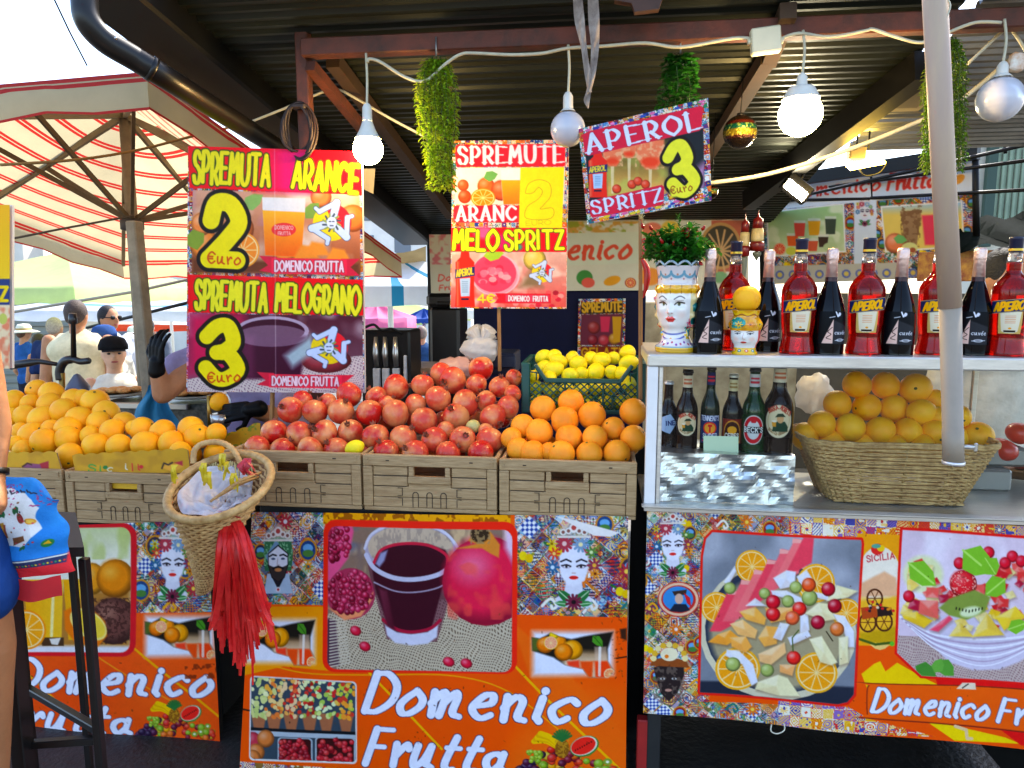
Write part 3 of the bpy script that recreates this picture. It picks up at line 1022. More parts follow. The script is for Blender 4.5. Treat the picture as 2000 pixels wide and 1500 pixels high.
# ---------------------------------------------------------------- the large juice price board
def paint_juice_board():
 c = Cv([(367, 285), (706, 296), (712, 768), (364, 765)], 0.85, 'e9d9c8')
 full = [(360, 280), (715, 290), (718, 775), (360, 775)]
 c.tiles(full, 9, 3)
 c.grad([(377, 366), (703, 374), (704, 528), (375, 522)], 'd9a184', '9a4c26', (0, 370), (0, 522))
 c.noise([(377, 366), (703, 374), (704, 528), (375, 522)], 'f2dcc8', 45, .5, .75, .8, 2)
 c.noise([(377, 366), (703, 374), (704, 440), (375, 430)], 'b07c9a', 60, .55, .8, .5, 12)
 c.poly([(375, 495), (704, 505), (704, 530), (375, 524)], '6a3a22', soft=5)
 for x, y, r, cl in ((402, 470, 30, 'f08a3c'), (396, 430, 22, 'ee8c4a'), (690, 420, 26, 'ec7c38'), (630, 380, 20, 'e6884a'), (470, 440, 30, 'ee7a3a'), (560, 480, 26, 'f08a3a')):
  c.orb(x, y, r, cl)
 slice_(c, 478, 480, 33, 'f4913a', 'f4a040', ry=34)
 leaf(c, 478, 400, 40, -25, .3, '8fae62')
 leaf(c, 600, 420, 26, -30, .35, '7f9a4a')
 leaf(c, 378, 440, 8, 40, .5, '8a9a3c')
 c.poly([(516, 380), (600, 382), (592, 494), (522, 490)], 'f6d2a8')
 c.grad([(517, 404), (599, 408), (592, 494), (522, 490)], 'f6b43c', 'ea6a1e', (0, 404), (0, 490))
 c.poly([(516, 380), (600, 382), (599, 408), (517, 404)], 'e9e2de')
 c.ell(558, 441, 24, 13, 'd63a3a')
 c.text('DOMENICO', (541, 440), (576, 441), 7, 'f2c8c0', r=.08)
 c.text('FRUTTA', (547, 451), (571, 451), 6, 'f2c8c0', r=.08)
 for x, y in ((600, 484), (660, 490), (620, 478)):
  c.poly([(x - 24, y + 14), (x - 8, y - 14), (x + 14, y - 10), (x + 26, y + 12)], 'f0933a', soft=2)
 c.poly([(367, 284), (707, 295), (708, 376), (370, 362)], 'e2121c')
 c.grad([(500, 288), (610, 292), (610, 372), (500, 368)], 'e2121c', 'd81a66', (500, 0), (560, 0), 8)
 c.text('SPREMUTA', (379, 351), (529, 358), 55, 'f4e22a', r=.072, out='3a4a12', ro=.045, wob=.03)
 c.text('ARANCE', (575, 361), (697, 371), 50, 'f4e22a', r=.075, out='3a4a12', ro=.045, wob=.03)
 big_digit(c, '2', (410, 497), (466, 500), 106, r=.16, ro=.075)
 c.text('€uro', (408, 505), (472, 508), 22, 'c8501c', r=.075)
 three_legs(c, 650, 428, 56)
 ribbon(c, 510, 491, 703, 528, 'DOMENICO FRUTTA')
 low = [(372, 604), (708, 610), (710, 768), (366, 766)]
 c.grad(low, '4a1826', '7a5a66', (0, 600), (0, 760))
 c.noise(low, 'd8c8c8', 40, .55, .8, .55, 8)
 c.poly([(370, 605), (480, 605), (470, 720), (368, 730)], 'c01a4c', soft=14)
 c.region(low)
 burlap(c, [(365, 740), (480, 715), (600, 700), (710, 690), (712, 770), (364, 770)], 5, 'cbb8b4', '7a5a6c')
 c.ell(535, 640, 72, 30, 'b8a0b0'); c.ell(535, 640, 64, 24, '3a0f22')
 c.poly([(466, 650), (606, 650), (590, 740), (480, 738)], '3d1026', soft=3)
 c.poly([(470, 645), (500, 650), (500, 735), (482, 735)], '6a2a48', a=.6, soft=6)
 c.ell(535, 650, 70, 22, 'c9b4c4', a=.4)
 c.orb(640, 700, 48, '8a3038', ry=26); c.ell(645, 690, 34, 14, '4a1020')
 for i in range(30):
  rn = random.Random(i)
  c.ell(620 + rn.uniform(0, 50), 682 + rn.uniform(0, 18), 3.5, 3, 'a02040', n=7)
 c.poly([(560, 690), (610, 650), (620, 680), (575, 715)], 'a9b8bc', soft=6)
 c.region(None)
 c.poly([(366, 527), (709, 538), (710, 609), (368, 602)], 'e0121c')
 c.noise([(366, 527), (709, 538), (710, 609), (368, 602)], 'f05a50', 50, .62, .85, .6, 6)
 c.text('SPREMUTA', (383, 594), (524, 600), 54, 'f2e43c', r=.072, out='3a4a12', ro=.045, wob=.03)
 c.text('MELOGRANO', (543, 599), (702, 604), 52, 'f2e43c', r=.072, out='3a4a12', ro=.045, wob=.03)
 big_digit(c, '3', (403, 736), (467, 738), 106, r=.14, ro=.075)
 c.text('€uro', (409, 746), (472, 742), 21, 'c8501c', r=.075)
 three_legs(c, 645, 674, 54)
 ribbon(c, 506, 724, 693, 758, 'DOMENICO FRUTTA')
 c.line([(540, 290), (543, 768)], .8, 'f6e6e0', a=.35)
 c.grain = .07
 return c


def paint_spritz_board():
 q = [(884, 275), (1111, 273), (1106, 603), (879, 602)]
 c = Cv(q, 0.95, 'eee4d2')
 c.tiles([(878, 270), (1115, 270), (1115, 606), (874, 606)], 9, 21)
 Z = [(892, 284), (1102, 282), (1102, 322), (893, 323)]
 c.poly(Z, 'c8202c', grow=1.5)
 c.poly(rr(890, 282, 1104, 324, 6), 'd02434')
 c.text('SPREMUTE', (897, 318), (1098, 316), 31, 'dfe6f4', r=.115, style='slab', thin=.3, gap=2.6)
 c.grad([(891, 326), (1104, 325), (1102, 397), (888, 397)], 'd8dee0', 'f0e0d0', (0, 325), (0, 397))
 for x, y, r, cl in ((905, 360, 11, 'ea5a30'), (908, 382, 13, 'e65028'), (950, 362, 17, 'e86a30'), (980, 370, 20, 'ea6030')):
  c.orb(x, y, r, cl)
 leaf(c, 945, 346, 28, -8, .35, '6fa35a')
 slice_(c, 944, 384, 24, 'f58a1c', 'f08a20', ry=18)
 c.poly([(978, 330), (1020, 329), (1019, 396), (984, 397)], 'eef0f0', soft=1)
 c.grad([(980, 350), (1020, 350), (1019, 396), (984, 397)], 'f7b020', 'f07a18', (0, 350), (0, 396))
 c.poly(rr(886, 399, 1020, 432, 6), 'd02434')
 c.text('ARANC', (893, 428), (1008, 427), 27, 'dfe6f4', r=.115, style='slab', thin=.3, gap=2.6)
 c.poly([(1017, 326), (1102, 325), (1098, 443), (1014, 442)], 'f3e11c')
 two = smoothpts([(1027, 372, 0), (1034, 356, 0), (1054, 349, 0), (1074, 357, 0), (1076, 380, 0), (1062, 398, 0), (1056, 406, 0), (1080, 404, 0), (1076, 424, 0), (1029, 424, 0), (1030, 402, 0), (1052, 386, 0), (1060, 372, 0), (1052, 364, 0), (1042, 374, 0), (1030, 376, 0)], 4, True)
 c.line([(p[0], p[1]) for p in two], .55, '9a8a2a', closed=True)
 c.text('EURO', (1028, 438), (1076, 436), 9, '9a9a3a', r=.04)
 low = [(882, 489), (1107, 488), (1106, 600), (880, 600)]
 c.grad(low, 'd8b0a0', 'd85a50', (0, 490), (0, 600))
 c.noise(low, 'f0d8c8', 22, .5, .75, .7, 31)
 c.region(low)
 c.ell(968, 535, 48, 42, 'eab8c0'); c.ell(966, 532, 43, 38, 'e2506a')
 for i in range(26):
  rn = random.Random(i * 3 + 1)
  a, d = rn.uniform(0, 6.28), rn.uniform(0, 34)
  c.ell(966 + d * math.cos(a), 530 + d * .85 * math.sin(a), rn.uniform(5, 10), rn.uniform(4, 8), rn.choice(['f0889a', 'c82848', 'f7b0b8', 'e0405c', 'f2d0cc']), a=.85, n=9)
 c.ell(968, 537, 44, 38, 'd83a50', a=.25)
 leaf(c, 945, 498, 40, -6, .3, 'a8c840')
 c.orb(1045, 505, 22, 'e9c860'); c.poly([(1015, 560), (1040, 520), (1060, 560)], '8a7050', soft=6)
 for i in range(24):
  rn = random.Random(i + 60)
  c.ell(1000 + rn.uniform(0, 105), 568 + rn.uniform(0, 32), 6, 5, rn.choice(['c8283c', 'e85a5a', 'a02030', 'f09a90']), n=8)
 bottle_print(c, 890, 498, 927, 600)
 c.region(None)
 three_legs(c, 1059, 531, 31)
 c.poly([(968, 572), (1076, 573), (1076, 592), (966, 592), (974, 582)], 'd0202e')
 c.poly([(988, 575), (1073, 576), (1072, 590), (988, 589)], 'd8405a')
 c.text('DOMENICO', (994, 587), (1034, 588), 10, 'f8f0f0', r=.1, out='a01828', ro=.05)
 c.text('FRUTTA', (1042, 588), (1070, 588), 10, 'f8f0f0', r=.1, out='a01828', ro=.05)
 c.text('4', (933, 590), (949, 590), 16, 'f0e23c', r=.09); c.text('€', (953, 590), (966, 590), 16, 'f0e23c', r=.09)
 c.poly([(881, 442), (1107, 443), (1106, 490), (880, 489)], 'e0121e')
 c.ell(945, 452, 20, 12, 'e85a8a', soft=4); c.ell(985, 470, 16, 16, 'c82060', soft=3); c.ell(1012, 480, 9, 7, '3f9a7a', soft=3)
 c.text('MELO', (886, 484), (972, 486), 37, 'e9ec30', r=.1, out='2a4a10', ro=.04, wob=.03)
 c.text('SPRITZ', (988, 485), (1100, 482), 35, 'e9ec30', r=.095, out='2a4a10', ro=.04, wob=.03)
 c.grain = .07
 return c


def paint_aperitif_board():
 q = [(1130, 252), (1383, 191), (1390, 391), (1147, 438)]
 c = Cv(q, 0.95, 'efe6d4')
 c.tiles([(1120, 180), (1400, 180), (1400, 450), (1120, 450)], 10, 41, ang=-.23)
 for i in range(40):
  rn = random.Random(i)
  t = rn.random()
  x, y = (1145 + 235 * t, 256 - 56 * t + rn.uniform(-4, 4)) if rn.random() < .5 else (1160 + 225 * t, 426 - 42 * t + rn.uniform(-4, 5))
  c.ell(x, y, rn.uniform(3, 8), 2.6, rn.choice(['2c4fa0', 'd86a9a', 'e9c83a', '3a3a8a', 'e88ac0', 'f0e0c0']), rot=-.24, n=9)
 c.view(3.41, 1080, 180)
 pic = [(215, 420), (1000, 240), (1010, 640), (250, 760)]
 c.poly(pic, '1f2124')
 c.region(pic)
 c.grad([(340, 400), (760, 320), (760, 720), (340, 720)], '6a5a2a', 'e8b060', (0, 430), (0, 640), 30)
 c.noise([(340, 440), (760, 380), (760, 720), (340, 720)], 'b8c060', 90, .5, .75, .6, 5)
 for x, y, r in ((390, 430, 70), (500, 390, 55), (640, 420, 100)):
  c.poly([(x - r, y - r * .9), (x + r * .95, y - r), (x + r * .9, y + r * .3), (x + r * .4, y + r), (x - r * .3, y + r), (x - r * .85, y + r * .3)], 'f0825a', soft=5)
  c.noise([(x - r, y - r), (x + r, y - r), (x + r, y + r), (x - r, y + r)], 'f8c090', 26, .5, .7, .7, int(r))
  c.ell(x, y + r * .5, r * .6, r * .35, 'ee4a26', soft=10)
  c.poly([(x - 10, y + r), (x + 12, y + r), (x + 8, y + 250), (x - 6, y + 250)], 'f4d8a8', a=.8)
 for x, y in ((520, 620), (560, 600), (610, 620), (420, 650)):
  c.orb(x, y, 30, 'e04a2a')
 c.poly([(1000, 640), (760, 700), (1010, 480)], 'f0b0e0', soft=40)
 bottle_print(c, 236, 430, 355, 705)
 c.region(None)
 c.poly([(195, 285), (235, 262), (985, 92), (1000, 110), (985, 250), (970, 262), (235, 428), (212, 418)], 'cf2440')
 c.text('APEROL', (238, 408), (975, 246), 118, 'e4e6f4', r=.125, style='slab', thin=.32, gap=2.8, out='a0142a', ro=.03)
 c.poly([(243, 740), (265, 722), (718, 622), (735, 636), (730, 742), (712, 756), (262, 838), (248, 822)], 'cf2440')
 c.text('SPRITZ', (268, 812), (720, 728), 82, 'e4e6f4', r=.125, style='slab', thin=.32, gap=2.8, out='a0142a', ro=.03)
 big_digit(c, '3', (800, 672), (948, 648), 295, fill='f3ea4a', r=.135, ro=.065)
 c.poly([(770, 650), (800, 640), (930, 640), (900, 690), (780, 705)], 'f6ee50', soft=6)
 c.text('€uro', (785, 682), (925, 655), 50, '9a5a1c', r=.07)
 c.view()
 c.grain = .07
 return c


# ---------------------------------------------------------------- counter fronts
ORG, ORG2 = 'ee5a12', 'f79a1c'


def name_script(c, txt, p0, p1, h, fill='f1effa', r=.108, ro=.02, out='23233f', shear=.28):
 c.text(txt, p0, p1, h, fill, r=r, out=out, ro=ro, style='brush', thin=.62, shear=shear, gap=1.7)


def scuffs(c, x0, y0, x1, y1, n, seed):
 rn = random.Random(seed)
 for i in range(n):
  x, y = rn.uniform(x0, x1), rn.uniform(y0, y1)
  c.ell(x, y, rn.uniform(.6, 3), rn.uniform(.5, 1.6), rn.choice(['4a2a18', '6a3a20', '2a1a14']), rot=rn.uniform(0, 3), a=rn.uniform(.3, .8), n=7)


def paint_front_centre():
 q = [(492, 1000), (1227, 1009), (1222, 1560), (466, 1560)]
 c = Cv(q, 0.8, ORG)
 full = [(460, 990), (1240, 990), (1240, 1570), (450, 1570)]
 c.noise(full, 'fb7a28', 170, .45, .8, .6, 9)
 c.poly([(470, 1175), (660, 1175), (680, 1300), (560, 1290), (465, 1310)], ORG2)
 c.poly([(1010, 1200), (1100, 1280), (1230, 1440), (1230, 1560), (1120, 1560), (1080, 1400)], 'f06a1c', soft=2)
 c.line([(p[0], p[1]) for p in smoothpts([(500, 1278, 0), (600, 1302, 0), (740, 1306, 0), (900, 1308, 0), (1010, 1340, 0), (1110, 1425, 0)], 6)], 1.3, 'f9a020')
 c.line([(735, 1300), (880, 1455)], 2.2, 'f8b41c'); c.line([(1010, 1278), (1230, 1520)], 2.4, 'f8b41c')
 ornament(c, [(480, 990), (644, 1000), (644, 1172), (470, 1170)], 36, 15)
 ornament(c, [(1018, 1000), (1240, 1000), (1240, 1196), (1020, 1190)], 38, 33)
 c.poly([(640, 1000), (1010, 1004), (1010, 1022), (640, 1022)], 'f0a818'); c.noise([(640, 1000), (1010, 1004), (1010, 1022), (640, 1022)], '8a4a10', 9, .5, .6, .8, 2)
 king(c, 547, 1088, 25)
 lady(c, 1128, 1101, 28)
 c.poly([(1092, 1008), (1128, 1016), (1212, 1038), (1195, 1046), (1165, 1044)], 'f0e8e2')
 sicily_photo(c, 476, 1195, .98)
 sicily_photo(c, 1048, 1218, 1.0)
 c.poly(rr(641, 1014, 1023, 1300, 24, .012), 'f0301c')
 inner = rr(651, 1026, 1013, 1294, 18, .02)
 c.region(inner)
 c.view(5, 460, 1000)
 c.poly([(900, 50), (2800, 50), (2800, 1600), (900, 1600)], '8a7060')
 c.noise([(1100, 100), (2800, 100), (2800, 700), (1100, 700)], 'd8b890', 180, .45, .7, .9, 4, sx=2.5)
 c.noise([(1100, 100), (1500, 100), (1500, 700), (1100, 700)], '6a6878', 160, .5, .7, .8, 14)
 burlap(c, [(940, 950), (1450, 760), (2800, 850), (2800, 1500), (1060, 1500)], 26, 'b9a78e', '4c3c30')
 c.poly([(940, 980), (1040, 1000), (1080, 1440), (940, 1440)], '4a3040', soft=8)
 for i in range(16):
  c.line([(980, 1000 + i * 30), (1130 + i * 4, 985 + i * 28)], 6, 'd2c4b0')
 # halved pomegranates
 c.poly([(1180, 60), (1215, 180), (1160, 420), (1000, 620), (930, 640), (930, 60)], 'e05a86', soft=8)
 c.ell(1190, 750, 250, 240, 'a03450'); c.poly([(950, 880), (1130, 1000), (1300, 960), (1410, 800), (1420, 730), (1280, 900), (1150, 940)], 'e8946a', soft=6)
 rn = random.Random(3)
 for cx, cy, rx, ry, n in ((1050, 270, 130, 190, 60), (1180, 740, 225, 205, 150)):
  for i in range(n):
   a, d = rn.uniform(0, 2 * PI), math.sqrt(rn.random())
   x, y = cx + rx * d * math.cos(a), cy + ry * d * math.sin(a)
   c.orb(x, y, rn.uniform(22, 32), rn.choice(['a01838', 'b82448', '7a1028', '8c1430', 'c43258']), hi='f6b0c4')
 # glass of juice
 c.poly([(1330, 330), (1380, 560), (1480, 900), (1560, 1180), (2050, 1210), (2140, 900), (2215, 560), (2240, 330)], '5a2a3a', a=.65)
 c.ell(1785, 330, 460, 235, 'b4a8b8', rot=.03); c.ell(1785, 325, 425, 205, 'cbb49c', rot=.03)
 c.noise([(1400, 130), (2200, 130), (2200, 420), (1400, 420)], '8a7a72', 60, .5, .65, .5, 24, sx=2)
 c.poly([(1400, 480), (1520, 320), (1640, 285), (1960, 285), (2130, 340), (2180, 430), (2120, 620), (1980, 1140), (1800, 1165), (1600, 1120), (1440, 700)], '3a0e1c', soft=6)
 c.ell(1790, 470, 350, 150, '380d1a', rot=.03)
 c.line([(p[0], p[1]) for p in smoothpts([(1420, 470, 0), (1500, 340, 0), (1700, 285, 0), (1950, 295, 0), (2130, 380, 0), (2150, 470, 0)], 5)], 14, 'c02840')
 c.poly([(1440, 470), (1490, 370), (1560, 345), (1530, 440), (1480, 500)], '9a98b8', soft=8)
 c.line([(p[0], p[1]) for p in smoothpts([(1345, 390, 0), (1430, 510, 0), (1620, 595, 0), (1850, 610, 0), (2080, 560, 0), (2225, 440, 0)], 6)], 22, 'cdc8da')
 c.line([(p[0], p[1]) for p in smoothpts([(1330, 330, 0), (1400, 200, 0), (1600, 115, 0), (1850, 105, 0), (2100, 170, 0), (2235, 300, 0), (2240, 370, 0)], 6)], 13, 'd8d2de')
 c.line([(p[0], p[1]) for p in smoothpts([(1430, 640, 0), (1640, 720, 0), (1850, 730, 0), (2060, 690, 0), (2170, 620, 0)], 6)], 7, 'a898aa')
 c.poly([(1540, 1040), (1660, 1110), (1800, 1130), (1960, 1110), (2060, 1040), (2050, 1160), (1960, 1225), (1800, 1240), (1640, 1215), (1560, 1140)], 'd8d4e4', soft=5)
 c.line([(p[0], p[1]) for p in smoothpts([(1520, 990, 0), (1650, 1080, 0), (1800, 1110, 0), (1980, 1080, 0), (2080, 1000, 0)], 5)], 16, 'a01c38')
 c.grad([(1480, 700), (1560, 720), (1640, 1090), (1560, 1050)], '6a2a3c', '4a1424', (1480, 0), (1620, 0), 10)
 # whole pomegranate
 c.orb(2520, 640, 420, 'd8264a', hi='f08aa8', lo='8a1630', ry=420)
 c.noise([(2150, 300), (2800, 300), (2800, 1000), (2150, 1000)], 'e8584a', 130, .55, .75, .6, 17)
 c.poly([(2690, 120), (2790, 120), (2790, 500), (2700, 330)], 'e8c8dc', soft=26)
 c.poly([(2230, 330), (2420, 290), (2350, 260), (2400, 200), (2560, 180), (2650, 300), (2640, 420), (2560, 380), (2480, 330)], 'd88a3c', soft=5)
 c.ell(2460, 200, 90, 80, '3a2a1c', soft=6); c.noise([(2370, 120), (2560, 120), (2560, 290), (2370, 290)], 'a88a60', 24, .5, .6, .8)
 for x, y in ((1245, 1100), (1340, 1250), (2165, 1405), (2335, 1420)):
  c.orb(x, y, 58, 'c8203c', hi='f7a0b0', ry=46, rot=.4)
 c.view()
 c.region(None)
 c.poly(rr(489, 1308, 711, 1478, 9, .05), 'e8e0da')
 ph = rr(492, 1311, 708, 1474, 8, .05)
 c.region(ph)
 c.view(2.5, 460, 1250)
 c.poly([(60, 130), (640, 130), (640, 590), (60, 590)], '3a4650')
 rn = random.Random(8)
 for i, (x, cols) in enumerate(((120, ['d8d890', 'e0e0a0', 'c8d080', 'f0ecb8']), (200, ['f0b050', 'd8d890', 'e88040', 'f2d090']), (290, ['e06a40', 'f0b060', 'c83a30', 'f4d0a0']), (385, ['c83a30', 'e8e8b0', 'b0c060', 'a02820']), (470, ['b0c860', 'c83030', 'e8f0c0', 'd8e090']), (570, ['f0a040', 'e8c060', 'c84030', 'b8c850']))):
  c.poly([(x - 40, 330), (x + 42, 338), (x + 24, 430), (x - 20, 425)], 'a86a4a', soft=2)
  for k in range(44):
   c.ell(x + rn.uniform(-46, 46), 160 + rn.uniform(-8, 190) + i * 3, rn.uniform(9, 17), rn.uniform(8, 14), rn.choice(cols), rot=rn.uniform(0, 3), n=8)
 c.poly([(60, 400), (640, 430), (640, 446), (60, 416)], '16181c')
 c.poly([(60, 416), (640, 446), (640, 470), (60, 440)], 'b8c0c8')
 for x0, x1 in ((222, 402), (415, 620)):
  c.poly(rr(x0, 452, x1, 590, 18, .04), 'aeb6bc'); c.poly(rr(x0 + 8, 458, x1 - 8, 600, 16, .04), '3a1414')
  for k in range(60):
   c.orb(rn.uniform(x0 + 18, x1 - 18), rn.uniform(470, 585), rn.uniform(11, 15), rn.choice(['b8202c', 'd03038', '8a1420', 'c83a3a']))
 for x, y in ((90, 470), (160, 460), (110, 530), (90, 560)):
  c.orb(x, y, 45, rn.choice(['b83a4a', 'a82840', 'd07a40']))
 c.view()
 c.region(None)
 name_script(c, 'Domenico', (727, 1378), (1180, 1405), 76)
 name_script(c, 'Frutta', (728, 1487), (1000, 1501), 72)
 fruit_heap(c, 1004, 1413, 1.02)
 c.tiles([(470, 1480), (700, 1500), (900, 1520), (1240, 1530), (1240, 1570), (450, 1570)], 20, 8, pal=['e8d8b0', 'c89a3a', '6a4a9a', 'a83a30', 'f0e6d0', '8a6a3a'])
 scuffs(c, 1195, 1190, 1222, 1330, 40, 2); scuffs(c, 820, 1415, 850, 1445, 8, 3); scuffs(c, 480, 1180, 1225, 1500, 50, 6)
 c.poly([(1212, 1218), (1224, 1216), (1224, 1240), (1214, 1236)], '3a2014', soft=1)
 c.line([(1206, 1275), (1224, 1272)], 1.4, '2a1a10'); c.line([(470, 1374), (488, 1377)], 1.6, '2a1a12')
 c.grain = .07
 return c, q


def paint_front_left():
 q = [(-190, 1034), (404, 1018), (430, 1476), (-190, 1452)]
 c = Cv(q, 0.72, 'e2521a')
 c.noise([(-200, 1000), (450, 1000), (450, 1500), (-200, 1500)], 'f26a28', 150, .45, .8, .6, 19)
 ornament(c, [(236, 1018), (410, 1012), (414, 1186), (240, 1188)], 34, 51)
 lady(c, 334, 1098, 25)
 sicily_photo(c, 277, 1190, .92)
 c.line([(258, 1255), (425, 1395)], 2.2, 'f6a81c'); c.line([(40, 1300), (140, 1395)], 2, 'f6a81c'); c.line([(190, 1275), (330, 1362)], 1.4, 'f0902a')
 c.poly(rr(-150, 1022, 262, 1272, 26), 'c8202a')
 ph = rr(-142, 1030, 250, 1264, 18)
 c.region(ph)
 c.view(2.5, 0, 900)
 c.grad([(-400, 300), (640, 300), (640, 900), (-400, 900)], 'cfd4a0', 'f2ecd8', (0, 320), (0, 460))
 c.noise([(-400, 300), (640, 300), (640, 470), (-400, 470)], 'b8c46a', 60, .55, .75, .6, 3, sy=.4)
 c.poly([(-400, 600), (640, 600), (640, 900), (-400, 900)], 'b07a3a', soft=30)
 c.poly([(-400, 880), (640, 880), (640, 930), (-400, 930)], 'e8e2e6', soft=6)
 for x0, x1 in ((110, 300), (300, 385), (-200, -20)):
  c.grad([(x0, 560), (x1, 560), (x1 - 12, 850), (x0 + 22, 850)], 'e8a41c', 'f2c03c', (x0, 0), (x1, 0))
 c.line([(255, 580), (240, 830)], 7, 'fbe6a0'); c.line([(350, 570), (348, 700)], 5, 'fbe6a0')
 c.poly([(190, 838), (300, 838), (300, 880), (195, 880)], '4a3220'); c.poly([(230, 845), (285, 840), (270, 875), (240, 872)], 'e8dcd0')
 c.orb(440, 560, 60, 'e89a2c', ry=75); c.orb(550, 560, 92, 'e58a1c', hi='f6c060', ry=90)
 c.orb(545, 760, 120, '6a4038', hi='a87a68', ry=112)
 c.noise([(430, 650), (640, 650), (640, 870), (430, 870)], '3a1e1a', 11, .48, .56, .7, 9)
 slice_(c, 120, 800, 95, 'f2a428', 'f0921c', ry=98)
 c.poly([(302, 710), (340, 690), (440, 705), (500, 760), (512, 830), (470, 880), (360, 870), (305, 800)], 'e57a1c', soft=3)
 c.ell(420, 775, 102, 62, 'f6dc84', rot=.62); c.ell(425, 775, 88, 50, 'f3d050', rot=.62)
 c.view()
 c.region(None)
 name_script(c, 'Domenico', (20, 1338), (402, 1352), 60)
 name_script(c, 'Frutta', (0, 1420), (252, 1428), 56)
 fruit_heap(c, 254, 1358, .82)
 c.tiles([(-200, 1432), (180, 1440), (415, 1456), (440, 1500), (-200, 1500)], 21, 9, pal=['e8d8b0', 'c89a3a', '6a4a9a', 'a83a30', 'f0e6d0', '8a6a3a', 'e0b050'])
 c.noise([(358, 1288), (424, 1288), (424, 1318), (358, 1318)], '7a3014', 9, .45, .6, .85, 5)
 scuffs(c, 40, 1280, 425, 1440, 30, 12)
 c.grain = .07
 return c, q


def paint_front_right():
 q = [(1264, 990), (2150, 1034), (2150, 1478), (1256, 1391)]
 c = Cv(q, 0.8, 'ec5a16')
 ornament(c, [(1250, 980), (1400, 990), (1380, 1420), (1240, 1400)], 30, 61)
 ornament(c, [(1360, 985), (1560, 998), (1560, 1050), (1370, 1050)], 30, 62)
 ornament(c, [(1360, 1370), (1520, 1375), (1520, 1425), (1360, 1410)], 32, 63)
 pl = ['e8a82c', 'd8502a', 'f2d08a', '8a6aa8', 'c83a3a', 'f4ecd8', 'e8c050', '4a4a90']
 c.tiles([(1535, 990), (2160, 1020), (2160, 1062), (1535, 1045)], 21, 64, pal=pl, ang=.06)
 c.tiles([(1515, 1365), (1700, 1380), (1830, 1440), (1515, 1425)], 21, 65, pal=pl, ang=.06)
 c.poly([(1668, 1040), (1760, 1045), (1750, 1300), (1668, 1310)], 'f0a424')
 c.poly([(1660, 1255), (1760, 1255), (2160, 1350), (2160, 1480), (1840, 1445), (1690, 1400), (1640, 1370)], 'ec5a16')
 c.poly([(1675, 1310), (1700, 1290), (1712, 1285), (1722, 1305), (1745, 1288), (1800, 1320), (1850, 1345), (1850, 1390), (1700, 1390), (1690, 1350)], 'f6cc14')
 c.poly([(1800, 1405), (1960, 1440), (1990, 1452), (1860, 1448)], 'f4d21c'); c.poly([(1945, 1420), (2160, 1430), (2160, 1480), (1990, 1455)], 'd81c1c')
 c.poly([(1820, 1315), (2160, 1335), (2160, 1360), (1830, 1350)], 'd81c1c')
 # postcard ornament with a painted cart
 c.view(2.83, 1650, 970)
 c.ell(175, 560, 120, 270, 'f6cf80'); c.ell(175, 420, 118, 150, 'f6e8d4')
 c.poly([(70, 470), (150, 430), (205, 405), (270, 440), (280, 540), (70, 540)], 'e8b48c', soft=5)
 c.poly([(60, 560), (280, 540), (280, 740), (60, 740)], 'f0b83c', soft=8); c.poly([(60, 740), (280, 700), (270, 800), (80, 790)], 'c8a020', soft=6)
 c.ell(165, 285, 36, 30, 'd8302a'); c.ell(185, 280, 22, 18, 'f0c830'); c.ell(158, 268, 26, 12, '5fa08a')
 c.text('SICILIA', (108, 352), (262, 336), 32, 'b82a3a', r=.09)
 for x, y, r in ((110, 680, 44), (200, 675, 44), (150, 550, 42)):
  c.line([(x + r * math.cos(t), y + r * 1.15 * math.sin(t)) for t in np.linspace(0, 2 * PI, 20)], 5, '4a2414')
  for i in range(6):
   c.line([(x, y), (x + r * math.cos(i * 1.05), y + r * 1.15 * math.sin(i * 1.05))], 2.2, '5a3018')
 c.poly([(72, 600), (160, 590), (165, 650), (80, 665)], 'b04a20'); c.poly([(160, 590), (240, 600), (250, 640), (165, 650)], '2a1a18')
 for i in range(14):
  rn = random.Random(i)
  c.ell(80 + rn.uniform(0, 180), 560 + rn.uniform(0, 60), 9, 8, rn.choice(['c82a2a', '1f1f2a', 'e8d0b0', 'e08a2c']), n=7)
 c.line([(60, 770), (150, 800), (240, 790)], 7, '4a5a20'); c.ell(242, 796, 13, 13, '6ab83a')
 c.view()
 lady(c, 1313, 1064, 22)
 # medallion with a hatted rider, dark crowned mask
 c.ell(1324, 1167, 40, 34, 'b8342c'); c.ell(1324, 1167, 38, 32, 'e8c0a0'); c.ell(1324, 1167, 33, 27, 'b83028'); c.ell(1323, 1166, 29, 24, '3f86c0')
 c.poly([(1312, 1152), (1340, 1148), (1338, 1158), (1316, 1160)], '3a2a24'); c.ell(1325, 1166, 8, 10, 'd8b09a'); c.poly([(1306, 1190), (1316, 1176), (1338, 1176), (1346, 1188), (1330, 1192)], '1c2230'); c.poly([(1334, 1154), (1346, 1164), (1348, 1182), (1340, 1174)], 'c8242a')
 c.poly([(1276, 1300), (1280, 1320), (1290, 1352), (1305, 1368), (1322, 1350), (1334, 1316), (1334, 1298), (1305, 1288)], '2a201f')
 c.noise([(1276, 1290), (1336, 1290), (1336, 1370), (1276, 1370)], '6a5a50', 9, .58, .66, .7, 5)
 for g in (-1, 1):
  c.ell(1304 + g * 11, 1322, 5, 2.2, 'd8d0c8', n=8); c.ell(1304 + g * 11, 1322, 2, 2, '181010', n=6)
 c.ell(1304, 1345, 7, 3, 'b88a7a', n=8)
 c.poly([(1268, 1296), (1276, 1284), (1305, 1278), (1338, 1286), (1344, 1300)], '8a4a24')
 for i in range(9):
  a = PI + i * PI / 8
  c.ell(1306 + 30 * math.cos(a), 1282 + 27 * math.sin(a), 6, 6, ('f0dca0', 'e0b040')[i % 2], n=9)
